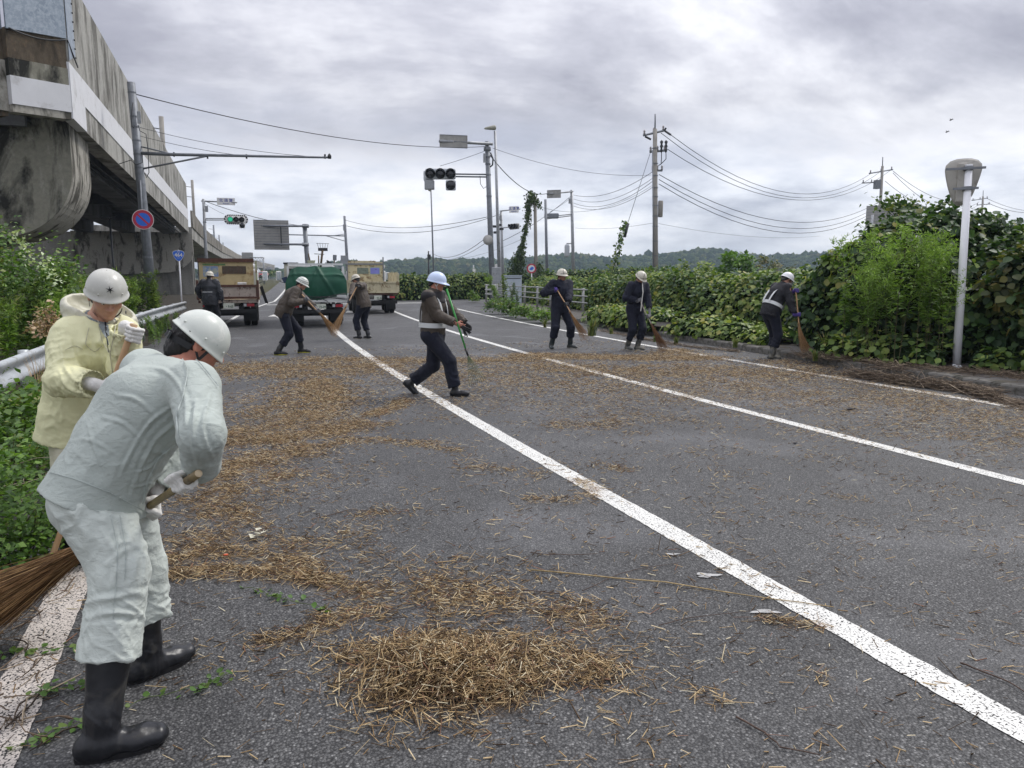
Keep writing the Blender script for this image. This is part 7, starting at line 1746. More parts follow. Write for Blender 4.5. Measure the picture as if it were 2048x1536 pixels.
tube_obj('cable_loop', [P(x, y, D-.2) for x, y in ((981, 305), (986, 318), (985, 330), (980, 334))], .045, DARKM, root); tube_obj('cable_loop', [P(x, y, D-.2) for x, y in ((960, 352), (961, 368), (967, 377), (973, 373))], .018, DARKM, root)
for z in (8.4, 8.0, 7.4, 6.2, 4., 2.6): band(root, b, t, z, .155)
q = P(976, 480, D-.3); MB().lathe(q, [(.0, 0), (.28, .01), (.29, .03), (.28, .04)], 28, -toc(q)).build('convex_mirror', ALU, root, True)
MB().box(P(993, 565, D-.6), (.55, .35, 1.75), rz=-YAW).build('control_cabinet', GALV, root, bevel=.03)
# street lamps
D = 46; root, b, t = pole('street_lamp', 'street lamp with a beige pear-shaped head beside the signal pole', P(1000, 600, D), P(990, 262, D), .11, .075, GALV, 'street lamp')
LH = pm('lamp_head', (.33, .33, .27), .5, .1); q0, q1 = P(968, 257, D), P(992, 255, D); dd = unit(q1-q0); L_ = np.linalg.norm(q1-q0)
MB().lathe(q0, [(.01, 0), (.06, .06), (.10, L_*.4), (.14, L_*.75), (.15, L_*.92), (.09, L_), (.01, L_+.02)], 16, dd, sx=1, sy=1.).build('lamp_head', LH, root, True)
D = 80; root, b, t = pole('street_lamp', 'thin distant lamp post rising straight below the hanging signal', P(868, 560, D), P(862, 380, D), .10, .07, GALV_D, 'street lamp')
MB().lathe(t, [(.07, 0), (.16, .1), (.1, .28), (.0, .3)], 12, _rt*-1).build('lamp_head', LH, root, True)
# C: signal behind
D = 64; root, b, t = pole('traffic_signal', 'smaller signal with a white name board behind the tall signal pole', P(1007, 570, D), P(1002, 421, D), .13, .105, GALV)
tube_obj('arm', [P(1000, 422, D), P(1040, 418, D-1.2)], .05, GALV, root); n = unit(toc(P(1028, 418, D))-_rt*.35); name_board(root, P(1028, 419, D-1.0), n, .82, .52)
tube_obj('arm', [P(1003, 456, D), P(1030, 453, D-1)], .04, GALV, root); signal_head(root, P(1029, 453, D-1.0), unit(toc(P(1029, 453, D))-_rt*1.6), .19, (0, 0, 0), ALU)
MB().box(P(1001, 436, D-.2), (.18, .18, .42)).build('junction_box', GALV, root)
# pole with small cameras between B and C
D = 48; root, b, t = pole('camera_pole', 'thin pole with small cameras and a meter close to the signal pole', P(1003, 600, D), P(997, 440, D), .075, .06, GALV, 'pole')
for x, y in ((989, 453), (999, 450), (991, 465), (1003, 458)): q = P(x, y, D-.1); MB().box(q, (.22, .16, .14), rz=.4).build('camera', DARKM, root)
MB().box(P(995, 536, D-.2), (.30, .2, .5)).build('meter_box', WHITE, root)
# D: right-hand signal
D = 70; root, b, t = pole('traffic_signal', 'signal pole seen from behind with two boards and a hanging white canister', P(1148, 570, D), P(1143, 380, D), .17, .13, GALV)
tube_obj('arm', [P(1094, 388, D-2), P(1146, 383, D)], .07, GALV, root); n = unit(toc(P(1108, 387, D))-_rt*.25); board_back(root, P(1108, 388, D-1.6), n, 1.25, .68, 4, 2)
for y0, y1 in ((434, 428), (438, 431)): tube_obj('arm', [P(1092, y0, D-2), P(1146, y1, D)], .045, GALV, root)
MB().box(P(1103, 432, D-1.8), (1.35, .22, .48), axes=(np.cross((0, 0, 1), n), n, (0, 0, 1))).build('signal_housing', GALV_D, root, bevel=.1); MB().box(P(1140, 402, D-.2), (.2, .2, .46)).build('junction_box', GALV, root)
tube_obj('arm', [P(1147, 487, D), P(1133, 487, D)], .05, GALV, root); MB().lathe(P(1134, 501, D), [(.10, -.62), (.22, -.56), (.24, -.45), (.24, .38), (.20, .52), (.06, .6)], 16).build('canister', pm('canister_white', (.48, .51, .54), .5, .05), root, True)
D = 60; pole('signal_pole', 'bare grey tube pole left of the signal seen from behind', P(1095, 560, D), P(1091, 399, D), .13, .105, GALV_D)
# ivy pole
IVY = leaf_mat('ivy_leaf', ((0., (.02, .04, .014)), (.6, (.04, .07, .02)), (1., (.08, .12, .035))))
D = 55; iv, b, t = pole('utility_pole', 'old brownish pole capped with a mop of ivy', P(1073, 560, D), P(1070, 393, D), .145, .11, CPOLE)
ivy = thing('ivy', P(1045, 560, D), 'rope of ivy climbing a guy wire up to the old pole', 'ivy'); rg = np.random.default_rng(61); pos = []
for (x0, y0, w0), (x1, y1, w1), n in (((1062, 388, 11), (1066, 402, 14), 420), ((1056, 402, 10), (1056, 435, 8), 330), ((1056, 435, 7), (1045, 490, 7), 360), ((1045, 490, 8), (1037, 520, 13), 420), ((1037, 515, 14), (1033, 548, 19), 900), ((1078, 528, 8), (1076, 556, 15), 260), ((1066, 400, 14), (1082, 412, 7), 90)):
    for _ in range(n): t_ = rg.random(); w_ = w0+(w1-w0)*t_; pos.append(P(x0+(x1-x0)*t_+rg.normal(0, w_*.42), y0+(y1-y0)*t_+rg.normal(0, 4), D+rg.normal(0, .35)))
pos = np.array(pos); n = len(pos); scatter('leaves', DV, DF, pos, rg.normal(0, .7, (n, 3))-_fh*.7, rg.normal(0, .6, (n, 3))-UPZ, rg.uniform(.11, .21, n), IVY, ivy, 'stuff')
tube_obj('vine_stem', [P(x, y, D) for x, y in ((1035, 548), (1040, 515), (1048, 480), (1056, 435), (1064, 398))], .04, BARK, ivy)
# small round sign
D = 46; root, b, t = pole('road_sign', 'small round red and blue sign above the hedge', P(1064, 580, D), P(1063, 530, D), .035, .03, WPAINT, 'road sign'); c = P(1063, 537, D-.1); n = toc(c)
disc(MB(), c, n, .0, .29, .01).build('sign_plate', RED, root); disc(MB(), c, n, .0, .21, .014).build('sign_field', WHITE, root); disc(MB(), c+UPZ*-.02, n, .0, .10, .018, seg=6).build('sign_symbol', BLUE, root)
hx = unit(np.cross((0, 0, 1), n)); MB().box(c+n*.02+hx*.07+UPZ*.05, (.16, .003, .07), axes=(unit(hx-UPZ*.6), n, unit(UPZ+hx*.6))).build('sign_symbol', BLUE, root); MB().box(c+n*.02-hx*.07-UPZ*.06, (.14, .003, .06), axes=(unit(hx-UPZ*.6), n, unit(UPZ+hx*.6))).build('sign_symbol', BLUE, root)
# far posts
for x, y, D, lab in ((857, 502, 75, 'short dark equipment post behind the walking worker'), (947, 530, 90, 'tiny lamp post on the far side above the hedge')):
    root, b, t = pole('equipment_post', lab, P(x, 560, D), P(x, y, D), .09, .07, DARKM if x < 900 else GALV, 'post'); MB().box(P(x+1, y+12, D), (.3, .2, .5)).build('box', DARKM if x < 900 else WHITE, root)
# big road sign from behind, on a cantilever
D = 60; root, b, t = pole('direction_sign', 'large direction sign seen from behind on a thick grey cantilever post', P(619, 560, D), P(609, 450, D), .20, .17, GALV_D, 'road sign')
n = toc(P(545, 470, D)); board_back(root, P(543, 470, D-.3), n, 2.62, 2.28, 4, 11)
for y0, y1 in ((452, 452), (488, 489)): tube_obj('arm', [P(510, y0, D-.48), P(616, y1, D-.3)], .085, GALV_D, root)
for x in (524, 562): MB().box(P(x, 471, D-.42), (.09, .06, 1.6)).build('bracket', DARKM, root)
for y in (452, 489): MB().lathe(P(611, y, D), [(.2, -.15), (.27, -.12), (.27, .12), (.2, .15)], 12).build('flange', GALV_D, root, True)
# mast with arm
D = 75; root, b, t = pole('utility_pole', 'slim pole with a truss arm over the road right of the big sign', P(697, 560, D), P(689, 432, D), .17, .12, GALV_D)
tube_obj('arm', [P(562, 469, D), P(692, 472, D)], .055, GALV_D, root); tube_obj('brace', [P(650, 471, D), P(693, 483, D)], .035, GALV_D, root); tube_obj('brace', [P(662, 472, D), P(690, 468, D)], .03, GALV_D, root)
MB().box(P(563, 468, D), (.15, .15, .5)).build('camera', DARKM, root); MB().box(P(689, 455, D-.2), (.25, .2, .6)).build('junction_box', GALV, root)
# far gantry sign
D = 150; root, b, t = pole('gantry_sign', 'far gantry sign seen from behind over the rising road', P(528, 552, D), P(527, 515, D), .16, .14, GALV, 'road sign')
board_back(root, P(495, 515, D), toc(P(495, 515, D)), 2.1, 1.95, 3, 4); tube_obj('arm', [P(500, 515, D), P(527, 515, D)], .09, GALV, root); tube_obj('arm', [P(504, 522, D), P(527, 522, D)], .08, GALV, root)
for k in range(4): x = 505+k*6; tube_obj('truss_bar', [P(x, 515, D), P(x+3, 522, D), P(x+6, 515, D)], .05, GALV, root)
# white post with mirror back at the right kerb
bt, tp = P(1912, 745, 12.3), P(1938, 331, 12.3); root, b, t = pole('convex_mirror', 'thick white post with the grey back of a traffic mirror at the right kerb', bt, tp, .066, .053, WPAINT, 'traffic mirror', 20)
MB().lathe(t, [(.058, 0), (.05, .015), (.01, .02)], 20).build('post_cap', WPAINT, root, True)
MBK = pm('mirror_back', (.40, .385, .35), .5, .12, 5, .1, 40, metal=.2, dirt=(.26, .24, .21), dirtscale=4, dirtth=.58)
# rounded triangular shell
c = P(1925, 362, 12.42); n = unit(toc(c)+_rt*.12); hx = unit(np.cross((0, 0, 1), n)); rows = []
out = [(0, .345), (.10, .34), (.19, .31), (.245, .25), (.255, .17), (.235, .06), (.20, -.08), (.155, -.22), (.10, -.335), (.05, -.38), (0, -.385)]; out = out+[(-x, z) for x, z in out[-2:0:-1]]
for f_, dz in ((1., 0.), (1.0, .012), (.95, .02), (.6, .032), (.2, .036), (.02, .037)): rows.append([c+hx*x*f_+UPZ*(z*f_+.0)+n*dz for x, z in out])
MB().grid(np.array(rows), closed=True).build('mirror_shell', MBK, root, True); rows = []
for f_, dz in ((1.0, .0), (1.03, .004), (1.03, -.03), (.98, -.04), (.5, -.01), (.02, .0)): rows.append([c+hx*x*f_+UPZ*z*f_+n*dz for x, z in out])
MB().grid(np.array(rows)[::-1], closed=True).build('mirror_rim', MBK, root, True)
for y in (337, 377): q = P(1927, y, 12.28); MB().box(q+hx*.03, (.56 if y < 350 else .36, .03, .035), axes=(hx, n, (0, 0, 1))).build('bracket', GALV_D, root); MB().lathe(P(1937 if y < 350 else 1935, y, 12.3), [(.062, -.03), (.072, -.03), (.072, .03), (.062, .03)], 16).build('clamp', GALV_D, root)
MB().box(c+n*.05+UPZ*-.03+hx*-.02, (.13, .05, .62), axes=(hx, n, (0, 0, 1))).build('mirror_rib', MBK, root, bevel=.015)
# crumpled plastic at its foot
q = P(1913, 742, 12.1); q[2] = .10; fnb = lambda p: el(p, q, (.09, .08, .085))+.03*(1-2*np.abs(noise3(p*13.)))-.01+.012*(1-2*np.abs(noise3(p*31.)))
V, F = polymesh(fnb, q-.14, q+.14, .008); tag(mesh_obj('plastic_bag', V, F, pm('bag_film', (.62, .64, .66), .25, .15, 20, .3, 60, spec=.6), None, False, loc=(q[0], q[1], q[2]-.09)), 'crumpled clear white plastic wrapped round the foot of the white post', 'plastic bag')
# electric poles on the right
def epole(x, xb, yt, ybt, D, label, arms, r0=.17, big=True, spike=None):
    root, b, t = pole('electric_pole', label, P(xb, 560, D) if ybt is None else P(xb, ybt, D), P(x, yt, D), r0, r0*.68, CPOLE)
    if spike: tube_obj('lightning_rod', [t, P(x+.5, spike, D)], .05, GALV_D, root)
    for (xa, ya, xb_, yb_) in arms: 
        a, b2 = P(xa, ya, D), P(xb_, yb_, D); MB().tube([a, b2], [.07, .07], 4).build('crossarm', GALV_D, root)
        for f_ in (.06, .5, .94): q = a*(1-f_)+b2*f_; MB().lathe(q, [(.05, .05), (.09, .1), (.04, .16), (.08, .22), (.05, .34)], 10).build('insulator', pm('porcelain', (.30, .28, .28), .3, .1), root, True)
    return root, b, t
r1_, b, t = epole(1310, 1312, 258, 552, 52, 'tall concrete electric pole with transformer boxes, centre right', [(1286, 271, 1329, 261), (1299, 304, 1331, 301), (1304, 341, 1325, 341)], .21, spike=228)
for z in (3., 4., 5., 5.7, 6.4, 7., 7.6, 8.4, 9.2, 10.2): band(r1_, b, t, z, .19)
MB().lathe(P(1321, 418, 52), [(.12, -.55), (.16, -.52), (.17, .5), (.13, .56)], 14).build('transformer', CPOLE, r1_, True)
for x in (1323, 1332): MB().lathe(P(x, 293, 52), [(.03, -.4), (.10, -.3), (.06, -.1), (.12, 0), (.06, .15), (.12, .3), (.03, .42)], 10).build('surge_arrester', DARKM, r1_, True); tube_obj('jumper', [P(x, 303, 52), P(x, 318, 52), P(1322, 328, 52), P(1314, 333, 52)], .03, DARKM, r1_)
for a_, b_ in (((1290, 273), (1302, 279)), ((1330, 262), (1342, 270)), ((1328, 262), (1332, 256))): MB().tube([P(*a_, 52), P(*b_, 52)], [.07, .07], 6).build('insulator_string', DARKM, r1_)
tube_obj('conduit', [P(1305, 300, 51.7), P(1307, 550, 51.7)], .035, GALV_D, r1_)
r2_, b, t = epole(1765, 1757, 332, 500, 85, 'second electric pole rising behind the vine thicket', [(1738, 347, 1786, 339), (1724, 366, 1762, 364)], .21, spike=314)
MB().box(P(1754, 369, 85), (.55, .5, .95)).build('transformer', GALV_D, r2_); 
r3_, b, t = epole(1966, 1962, 393, 500, 130, 'third electric pole, small, right of the white post', [(1944, 401, 1976, 396), (1953, 410, 1980, 408)], .22, spike=381)
# sign back behind the thicket
D = 70; sg_ = thing('direction_sign', P(1790, 480, D), 'back of a large sign panel half hidden by the vine thicket', 'road sign'); n = toc(P(1790, 430, D)); board_back(sg_, P(1783, 432, D), unit(n-_rt*.15), 4.3, 2.0, 5, 7)
for x in (1745, 1826): q = P(x, 430, D); tube_obj('post', [(q[0], q[1], 0), q], .12, GALV, sg_)
# wires
def wire(a, Da, b, Db, sag, r_, label, group): 
    p = catenary(P(*a, Da), P(*b, Db), sag, 18); o = MB().tube(p, [r_]*18, 5).build('overhead_wire', DARKM, None, True, loc=p[0]); tag(o, label, 'wire', group)
gA = 'cables of the traffic signals'; gB = 'power lines between the electric poles'
for a, Da, b, Db, sg, r_, lab, g_ in (
    ((262, 186), 23.3, (972, 293), 44, .55, .016, 'thick cable from the no-parking pole to the tall signal pole', gA), ((280, 255), 23.3, (655, 315), 23.4, .15, .007, 'upper stay wire of the long arm', gA), ((280, 272), 23.3, (492, 312), 23.4, .06, .007, 'lower stay wire of the long arm', gA),
    ((978, 308), 44, (1100, 385), 69, .9, .028, 'cable dropping right from the tall signal pole', gA), ((985, 296), 44, (1302, 350), 52, .5, .012, 'thin wire from the tall signal pole to the electric pole', gA),
    ((412, 403), 55, (690, 451), 75, .7, .024, 'cable from the striped signal to the slim truss pole', gA), ((411, 408), 55, (448, 428), 55, .05, .01, 'short stay wire of the striped signal', gA), ((690, 451), 75, (1001, 428), 64, 1.1, .022, 'lower cable from the slim pole to the small signal', gA), ((690, 440), 75, (974, 434), 46, .7, .018, 'upper cable from the slim pole to the tall signal pole', gA),
    ((970, 302), 44, (880, 332), 43.5, .03, .012, 'stay wire from the tall signal pole down to the lamps', gA), ((867, 508), 80, (974, 474), 44, .7, .018, 'wire rising from the thin lamp post to the tall signal pole', gA), ((867, 514), 80, (974, 484), 44, .6, .014, 'second wire rising from the thin lamp post', gA), ((867, 520), 80, (1040, 480), 60, .5, .010, 'faint lowest wire behind the tall signal pole', gA),
    ((1142, 392), 70, (1005, 482), 64, .3, .022, 'cable from the right signal down to the small signal', gA), ((1142, 396), 70, (1100, 424), 68, .05, .014, 'stay wire of the right signal', gA),
    ((1147, 390), 70, (1306, 343), 52, .7, .018, 'topmost wire left of the electric pole', gB), ((1147, 398), 70, (1306, 356), 52, .8, .016, 'second wire left of the electric pole', gB), ((1147, 406), 70, (1306, 362), 52, .9, .018, 'third wire left of the electric pole', gB), ((1147, 412), 70, (1306, 374), 52, .8, .016, 'fourth wire left of the electric pole', gB), ((1075, 412), 56, (1306, 370), 52, 1.0, .010, 'thin wire from the ivy pole to the electric pole', gB),
    ((1342, 270), 52, (1742, 347), 85, 3.0, .022, 'top power line to the second electric pole', gB), ((1322, 266), 52, (1764, 341), 85, 3.6, .022, 'second power line to the second electric pole', gB), ((1328, 294), 52, (1782, 340), 85, 3.4, .022, 'third power line to the second electric pole', gB),
    ((1318, 349), 52, (1758, 404), 85, 2.7, .024, 'upper low-voltage line to the second electric pole', gB), ((1318, 359), 52, (1758, 411), 85, 2.9, .024, 'middle low-voltage line to the second electric pole', gB), ((1318, 368), 52, (1758, 417), 85, 3.0, .024, 'lower low-voltage line to the second electric pole', gB),
    ((1317, 447), 52, (1640, 472), 80, .5, .010, 'thin telephone line low on the right of the electric pole', gB), ((1150, 456), 70, (1306, 446), 52, .2, .010, 'thin telephone line low on the left of the electric pole', gB),
    ((1786, 342), 85, (1950, 398), 130, 1.6, .028, 'top line between the second and third electric poles', gB), ((1786, 346), 85, (1958, 404), 130, 2.4, .028, 'second line between the second and third electric poles', gB), ((1770, 362), 85, (1958, 410), 130, 2.2, .026, 'lowest line between the second and third electric poles', gB),
    ((1974, 397), 130, (2100, 420), 175, 1.0, .035, 'upper line leaving the third electric pole to the right', gB), ((1976, 406), 130, (2100, 418), 175, 1.2, .045, 'lower line leaving the third electric pole to the right', gB)):
    wire(a, Da, b, Db, sg, r_, lab, g_)
gw = thing('guy_wire', P(1225, 545, 50), 'guy wire of the electric pole with a black sleeve and a climbing vine', 'guy wire'); tube_obj('wire', [P(1303, 298, 52), P(1224, 545, 50)], .016, DARKM, gw); tube_obj('sleeve', [P(1256, 447, 50.8), P(1249, 474, 50.6)], .10, DARKM, gw)
rg = np.random.default_rng(3); pos = np.array([P(1250-(t*26)+rg.normal(0, 2.5+3*t), 440+t*102+rg.normal(0, 3), 50.5+rg.normal(0, .2)) for t in rg.uniform(0, 1, 240)]); scatter('leaves', DV, DF, pos, rg.normal(0, .7, (240, 3))-_fh*.7, rg.normal(0, .6, (240, 3))-UPZ, rg.uniform(.12, .26, 240), KUDZU, gw, 'stuff')
# curved pipe fence
PF = pm('fence_pipe', (.30, .31, .30), .5, .1, 4, .1, 40, metal=.2); pf = thing('pipe_fence', G(960, 618), 'low curved pipe fence with four rails on the street corner', 'fence')
fc = [G(1310, 628), G(1250, 648), G(1180, 641), G(1100, 629), G(1040, 621), G(990, 616), G(955, 612), G(941, 606), G(944, 600), G(958, 596), G(985, 594)]
fc = [np.array([kerb_x(y)+.65, y, 0]) for y in (24.2, 26., 28., 31.)]+[np.array([13.7, 34.5, 0]), np.array([13.55, 37, 0]), np.array([13.9, 39., 0]), np.array([15.2, 40.4, 0]), np.array([17.5, 40.9, 0]), np.array([20.5, 41.0, 0])]
def smooth(pl, n=6):
    pl = np.array(pl); pl = np.concatenate([[2*pl[0]-pl[1]], pl, [2*pl[-1]-pl[-2]]]); o_ = []
    for i in range(len(pl)-3):
        for t in np.arange(n)/n: a0, a1, a2, a3 = pl[i:i+4]; o_.append(.5*(2*a1+(a2-a0)*t+(2*a0-5*a1+4*a2-a3)*t*t+(3*a1-a0-3*a2+a3)*t**3))
    return np.array(o_+[pl[-2]])
fs_ = smooth(fc)
for z in (1.02, .78, .54): MB().tube(fs_+np.array([0, 0, z+.10]), .026, 8).build('rail', PF, pf, True)
dist = np.r_[0, np.cumsum(np.linalg.norm(np.diff(fs_, axis=0), axis=1))]
for d_ in np.arange(.6, dist[-1], 2.0): q = np.array([np.interp(d_, dist, fs_[:, i]) for i in range(3)]); q[0] += .07; MB().tube([q+UPZ*.1, q+UPZ*1.17], [.05, .05], 10).build('post', PF, pf, True)
# cabinets
CAB = pm('cabinet_paint', (.44, .50, .56), .45, .05, 3, .05, 40)
def cabinet(name, label, c, w_, d_, h_, rz):
    r_ = thing(name, c, label, 'utility cabinet'); c = np.array(c); ca, sa = math.cos(rz), math.sin(rz); ax_ = np.array([ca, sa, 0]); ay = np.array([-sa, ca, 0])
    MB().box(c+UPZ*(h_/2+.1), (w_, d_, h_), axes=(ax_, ay, UPZ)).build('casing', CAB, r_, bevel=.02); MB().box(c+UPZ*(h_+.12), (w_+.06, d_+.06, .05), axes=(ax_, ay, UPZ)).build('roof', CAB, r_)
    MB().box(c+UPZ*.05, (w_*.95, d_*.9, .12), axes=(ax_, ay, UPZ)).build('plinth', KERB, r_)
    for k in (-.25, .25): MB().box(c+UPZ*(h_*.47+.1)-ay*(d_/2+.008)+ax_*w_*k, (w_*.46, .012, h_*.82), axes=(ax_, ay, UPZ)).build('door', CAB, r_)
    MB().box(c+UPZ*(h_*.93+.08)-ay*(d_/2+.012), (w_*.9, .02, .035), axes=(ax_, ay, UPZ)).build('vent_slot', DARKM, r_)
    MB().box(c+UPZ*(h_*.5)-ay*(d_/2+.02)+ax_*.02, (.03, .02, .12), axes=(ax_, ay, UPZ)).build('handle', DARKM, r_)
cabinet('utility_cabinet', 'pale grey-blue roadside cabinet behind the pipe fence', P(1026, 608, 41)*[1, 1, 0], .95, .55, 1.52, -YAW)
bushy_rows = []
mp_ = mug[0]
for k, (x, y, sc, lab) in enumerate(((1002, 620, 1.05, 'dark weed stalk leaning over the pipe fence rails'), (1012, 624, .95, 'weed stalk in front of the grey-blue cabinet'), (1022, 628, .8, 'second weed stalk in front of the cabinet'), (990, 618, .7, 'weed left of the cabinet under the rails'), (1085, 632, .8, 'yellowing weed at the fence end'), (1035, 631, .6, 'low weed at the fence foot'))):
    drop(mug[k % 3], G(x, y, .12), sc, k*1.7, lab, first=False, tilt=(0, -.25 if k == 0 else 0))
for k, (x, y, rr, hh, lab) in enumerate(((995, 624, .5, .7, 'dark leafy weeds in front of the pipe fence'), (1018, 630, .45, .5, 'low weeds on the kerb below the cabinet'), (1045, 634, .5, .45, 'pale green weeds on the kerb by the fence'), (1085, 640, .5, .35, 'low yellow-green weeds at the end of the fence'), (948, 602, .35, .6, 'small bush at the tip of the corner'))):
    q = G(x, y, .1); bushy('weed_clump', lab, q, (rr, rr), hh, 700, .11, WEED if k in (0, 1) else BUSH, 400+k, 'd', stems=5, m2=BUSH if k in (0, 1) else KUDZU_Y, f2=.35)
# birds
for k, (x, y, a, lab) in enumerate(((1902, 240, .5, 'small bird in the sky at the upper right'), (1894, 264, -.6, 'second small bird flying lower in the sky'))):
    c = P(x, y, 60); r_ = thing('bird', c, lab, 'bird'); f = unit(SR*math.cos(a)+UPZ*.3); sd = unit(AW+UPZ*.2)
    MB().lathe(c-f*.14, [(.005, 0), (.03, .05), (.045, .12), (.03, .2), (.012, .26)], 8, f).build('body', DARKM, r_, True)
    for sg in (-1, 1): MB().grid(np.array([[c+f*.05, c-f*.05], [c+sd*sg*.17+UPZ*.10+f*.06, c+sd*sg*.15+UPZ*.09-f*.03], [c+sd*sg*.36+UPZ*.02-f*.02, c+sd*sg*.34+UPZ*.015-f*.03]])).build('wing', DARKM, r_)
# ================================================================== vehicles
TYRE = pm('tyre_rubber', (.012, .012, .012), .85, .2, 20, .3, 60); RUSTP = pm('rusty_panel', (.44, .36, .22), .7, .14, 4, .25, 40, dirt=(.115, .055, .03), dirtscale=3.2, dirtth=.50)
RUSTY = pm('rust_yellow', (.52, .44, .25), .7, .12, 3, .25, 40, dirt=(.22, .11, .045), dirtscale=2.6, dirtth=.58); RUSTG = pm('rusted_gate', (.46, .39, .33), .75, .15, 4, .3, 40, dirt=(.085, .036, .028), dirtscale=4.2, dirtth=.55)
RUSTB = pm('rust_frame', (.11, .055, .04), .85, .3, 6, .4, 50); CREAM = pm('cream_gate', (.54, .49, .33), .7, .12, 3, .2, 40, dirt=(.20, .14, .075), dirtscale=4.5, dirtth=.55)
VW = pm('vehicle_white', (.68, .69, .68), .35, .05, 3, .03, 40, spec=.5, dirt=(.45, .43, .38), dirtscale=2, dirtth=.6); BLK = pm('chassis_black', (.014, .014, .015), .7, .3, 5, .3, 40); TAILR = pm('tail_red', (.34, .012, .025), .25, .1, spec=.6); LAMPW = pm('lamp_clear', (.45, .45, .46), .25, .1); GLS = pm('vehicle_glass', (.02, .026, .03), .08, .1, spec=.7)
PLATE = pm('plate_white', (.62, .65, .56), .5, .03); PTXT = pm('plate_green', (.02, .07, .04), .6, .05); MIRR = pm('mirror_glass', (.45, .5, .54), .12, .05, metal=.7)
s = NT('green_tarp'); c = s.ramp(s.noise(3, 5, .6), (.3, (.005, .058, .032)), (.7, (.010, .092, .050))); s.fin(c, .55, s.bump(s.noise(14, 4, .5, dist=.6), .35, .01), 0, .35); TARP = s.m
def wheel(root, c, r_, w_, ax_):
    wh = MB().lathe(np.array(c)-np.array(ax_)*w_/2, [(r_*.55, 0), (r_*.92, 0), (r_, w_*.15), (r_, w_*.85), (r_*.92, w_), (r_*.55, w_)], 22, ax_).build('wheel', TYRE, root, True); MB().lathe(np.array(c)-np.array(ax_)*w_*.3, [(.001, 0), (r_*.5, 0), (r_*.54, w_*.6), (.001, w_*.6)], 16, ax_).build('rim', GALV_D, wh, True)
class Veh:
    def __init__(s, name, label, cat, x, y, rz):
        s.root = thing(name, (x, y, 0), label, cat); ca, sa = math.cos(rz), math.sin(rz); s.o = np.array([x, y, 0.]); s.X = np.array([ca, -sa, 0]); s.Y = np.array([sa, ca, 0]); s.A = (s.X, s.Y, UPZ)
    def p(s, x, y, z): return s.o+s.X*x+s.Y*y+UPZ*z
    def box(s, nm, c, sz, m, par=None, bevel=0): return MB().box(s.p(*c), sz, axes=s.A).build(nm, m, par or s.root, bevel=bevel)
    def tube(s, nm, pts, r_, m, par=None, n=6): return MB().tube([s.p(*q) for q in pts], r_, n).build(nm, m, par or s.root, True)
    def poly(s, nm, pts, n, d, m, par=None): nn = s.X*n[0]+s.Y*n[1]+UPZ*n[2]; return MB().prism([s.p(*q) for q in pts], nn, d).build(nm, m, par or s.root)
    def text(s, nm, t, size, c, m, par=None, sx=1, bold=0): return text_obj(nm, t, size, s.p(*c), np.stack([s.X, UPZ, -s.Y]), m, par or s.root, sx=sx, bold=bold)
def plate(v, c, t, small):
    pl = v.box('number_plate', c, (.33, .012, .165), PLATE); v.text('plate_text', t, .105, (c[0]+.01, c[1]-.009, c[2]-.025), PTXT, pl, .85, .002)
def under(v, hw, L_, ylen=4.6, front=True, rw=.37):
    for x in (-.34, .34): v.box('frame_rail', (x, ylen/2, .62), (.10, ylen-.3, .16), BLK)
    v.box('rear_axle', (0, .95, .38), (hw*1.5, .12, .12), BLK)
    for sx_ in (-1, 1):
        wheel(v.root, v.p(sx_*(hw-.17), .95, rw), rw, .19, v.X); wheel(v.root, v.p(sx_*(hw-.40), .95, rw), rw, .19, v.X)
        if front: wheel(v.root, v.p(sx_*(hw-.20), 3.5, rw), rw, .2, v.X)
    v.box('rear_bumper', (0, .06, .50), (hw*1.9, .12, .12), BLK); v.box('bumper_stay', (-.4, .2, .58), (.08, .3, .12), BLK); v.box('bumper_stay', (.4, .2, .58), (.08, .3, .12), BLK)
    for sx_ in (-1, 1): v.box('mudflap', (sx_*(hw-.28), .42, .38), (.42, .015, .42), BLK)
def taillight(v, x, y, z, mir=1):
    tl = v.box('tail_light', (x, y, z), (.36, .05, .11), BLK); v.box('red_lens', (x+mir*.06, y-.028, z), (.22, .01, .09), TAILR, tl); v.box('clear_lens', (x-mir*.11, y-.028, z), (.08, .01, .09), LAMPW, tl)
def cab(v, hw, y0, ytop, m, glass=True):
    v.box('cab', (0, y0+.75, 1.20), (hw*2-.06, 1.45, 1.35), m, bevel=.09); v.box('cab_roof', (0, y0+.72, ytop), (hw*2-.14, 1.3, .22), m, bevel=.09)
    cb = v.box('rear_window', (0, y0+.02, 1.62), (hw*1.2, .02, .36), GLS)
    for sx_ in (-1, 1):
        v.tube('mirror_arm', [(sx_*(hw-.05), y0+1.25, 1.35), (sx_*(hw+.17), y0+1.3, 1.42), (sx_*(hw+.19), y0+1.3, 1.75)], .015, DARKM); mr = v.box('mirror', (sx_*(hw+.21), y0+1.28, 1.62), (.19, .07, .36), WHITE, bevel=.04); v.box('mirror_glass', (sx_*(hw+.21), y0+1.24, 1.62), (.14, .01, .30), MIRR, mr)
def tailgate(v, hw, z0, z1, m, fm, npan, y=0.):
    tg = v.box('tailgate', (0, y+.03, (z0+z1)/2), (hw*2, .05, z1-z0), m)
    v.box('gate_rail', (0, y-.005, z1-.03), (hw*2+.02, .07, .07), fm, tg); v.box('gate_rail', (0, y-.005, z0+.03), (hw*2+.02, .07, .07), fm, tg)
    for k in range(npan+1): v.box('gate_rib', (-hw+.03+(hw*2-.06)*k/npan, y-.004, (z0+z1)/2), (.06, .05, z1-z0-.14), fm if k in (0, npan) else m, tg)
    return tg
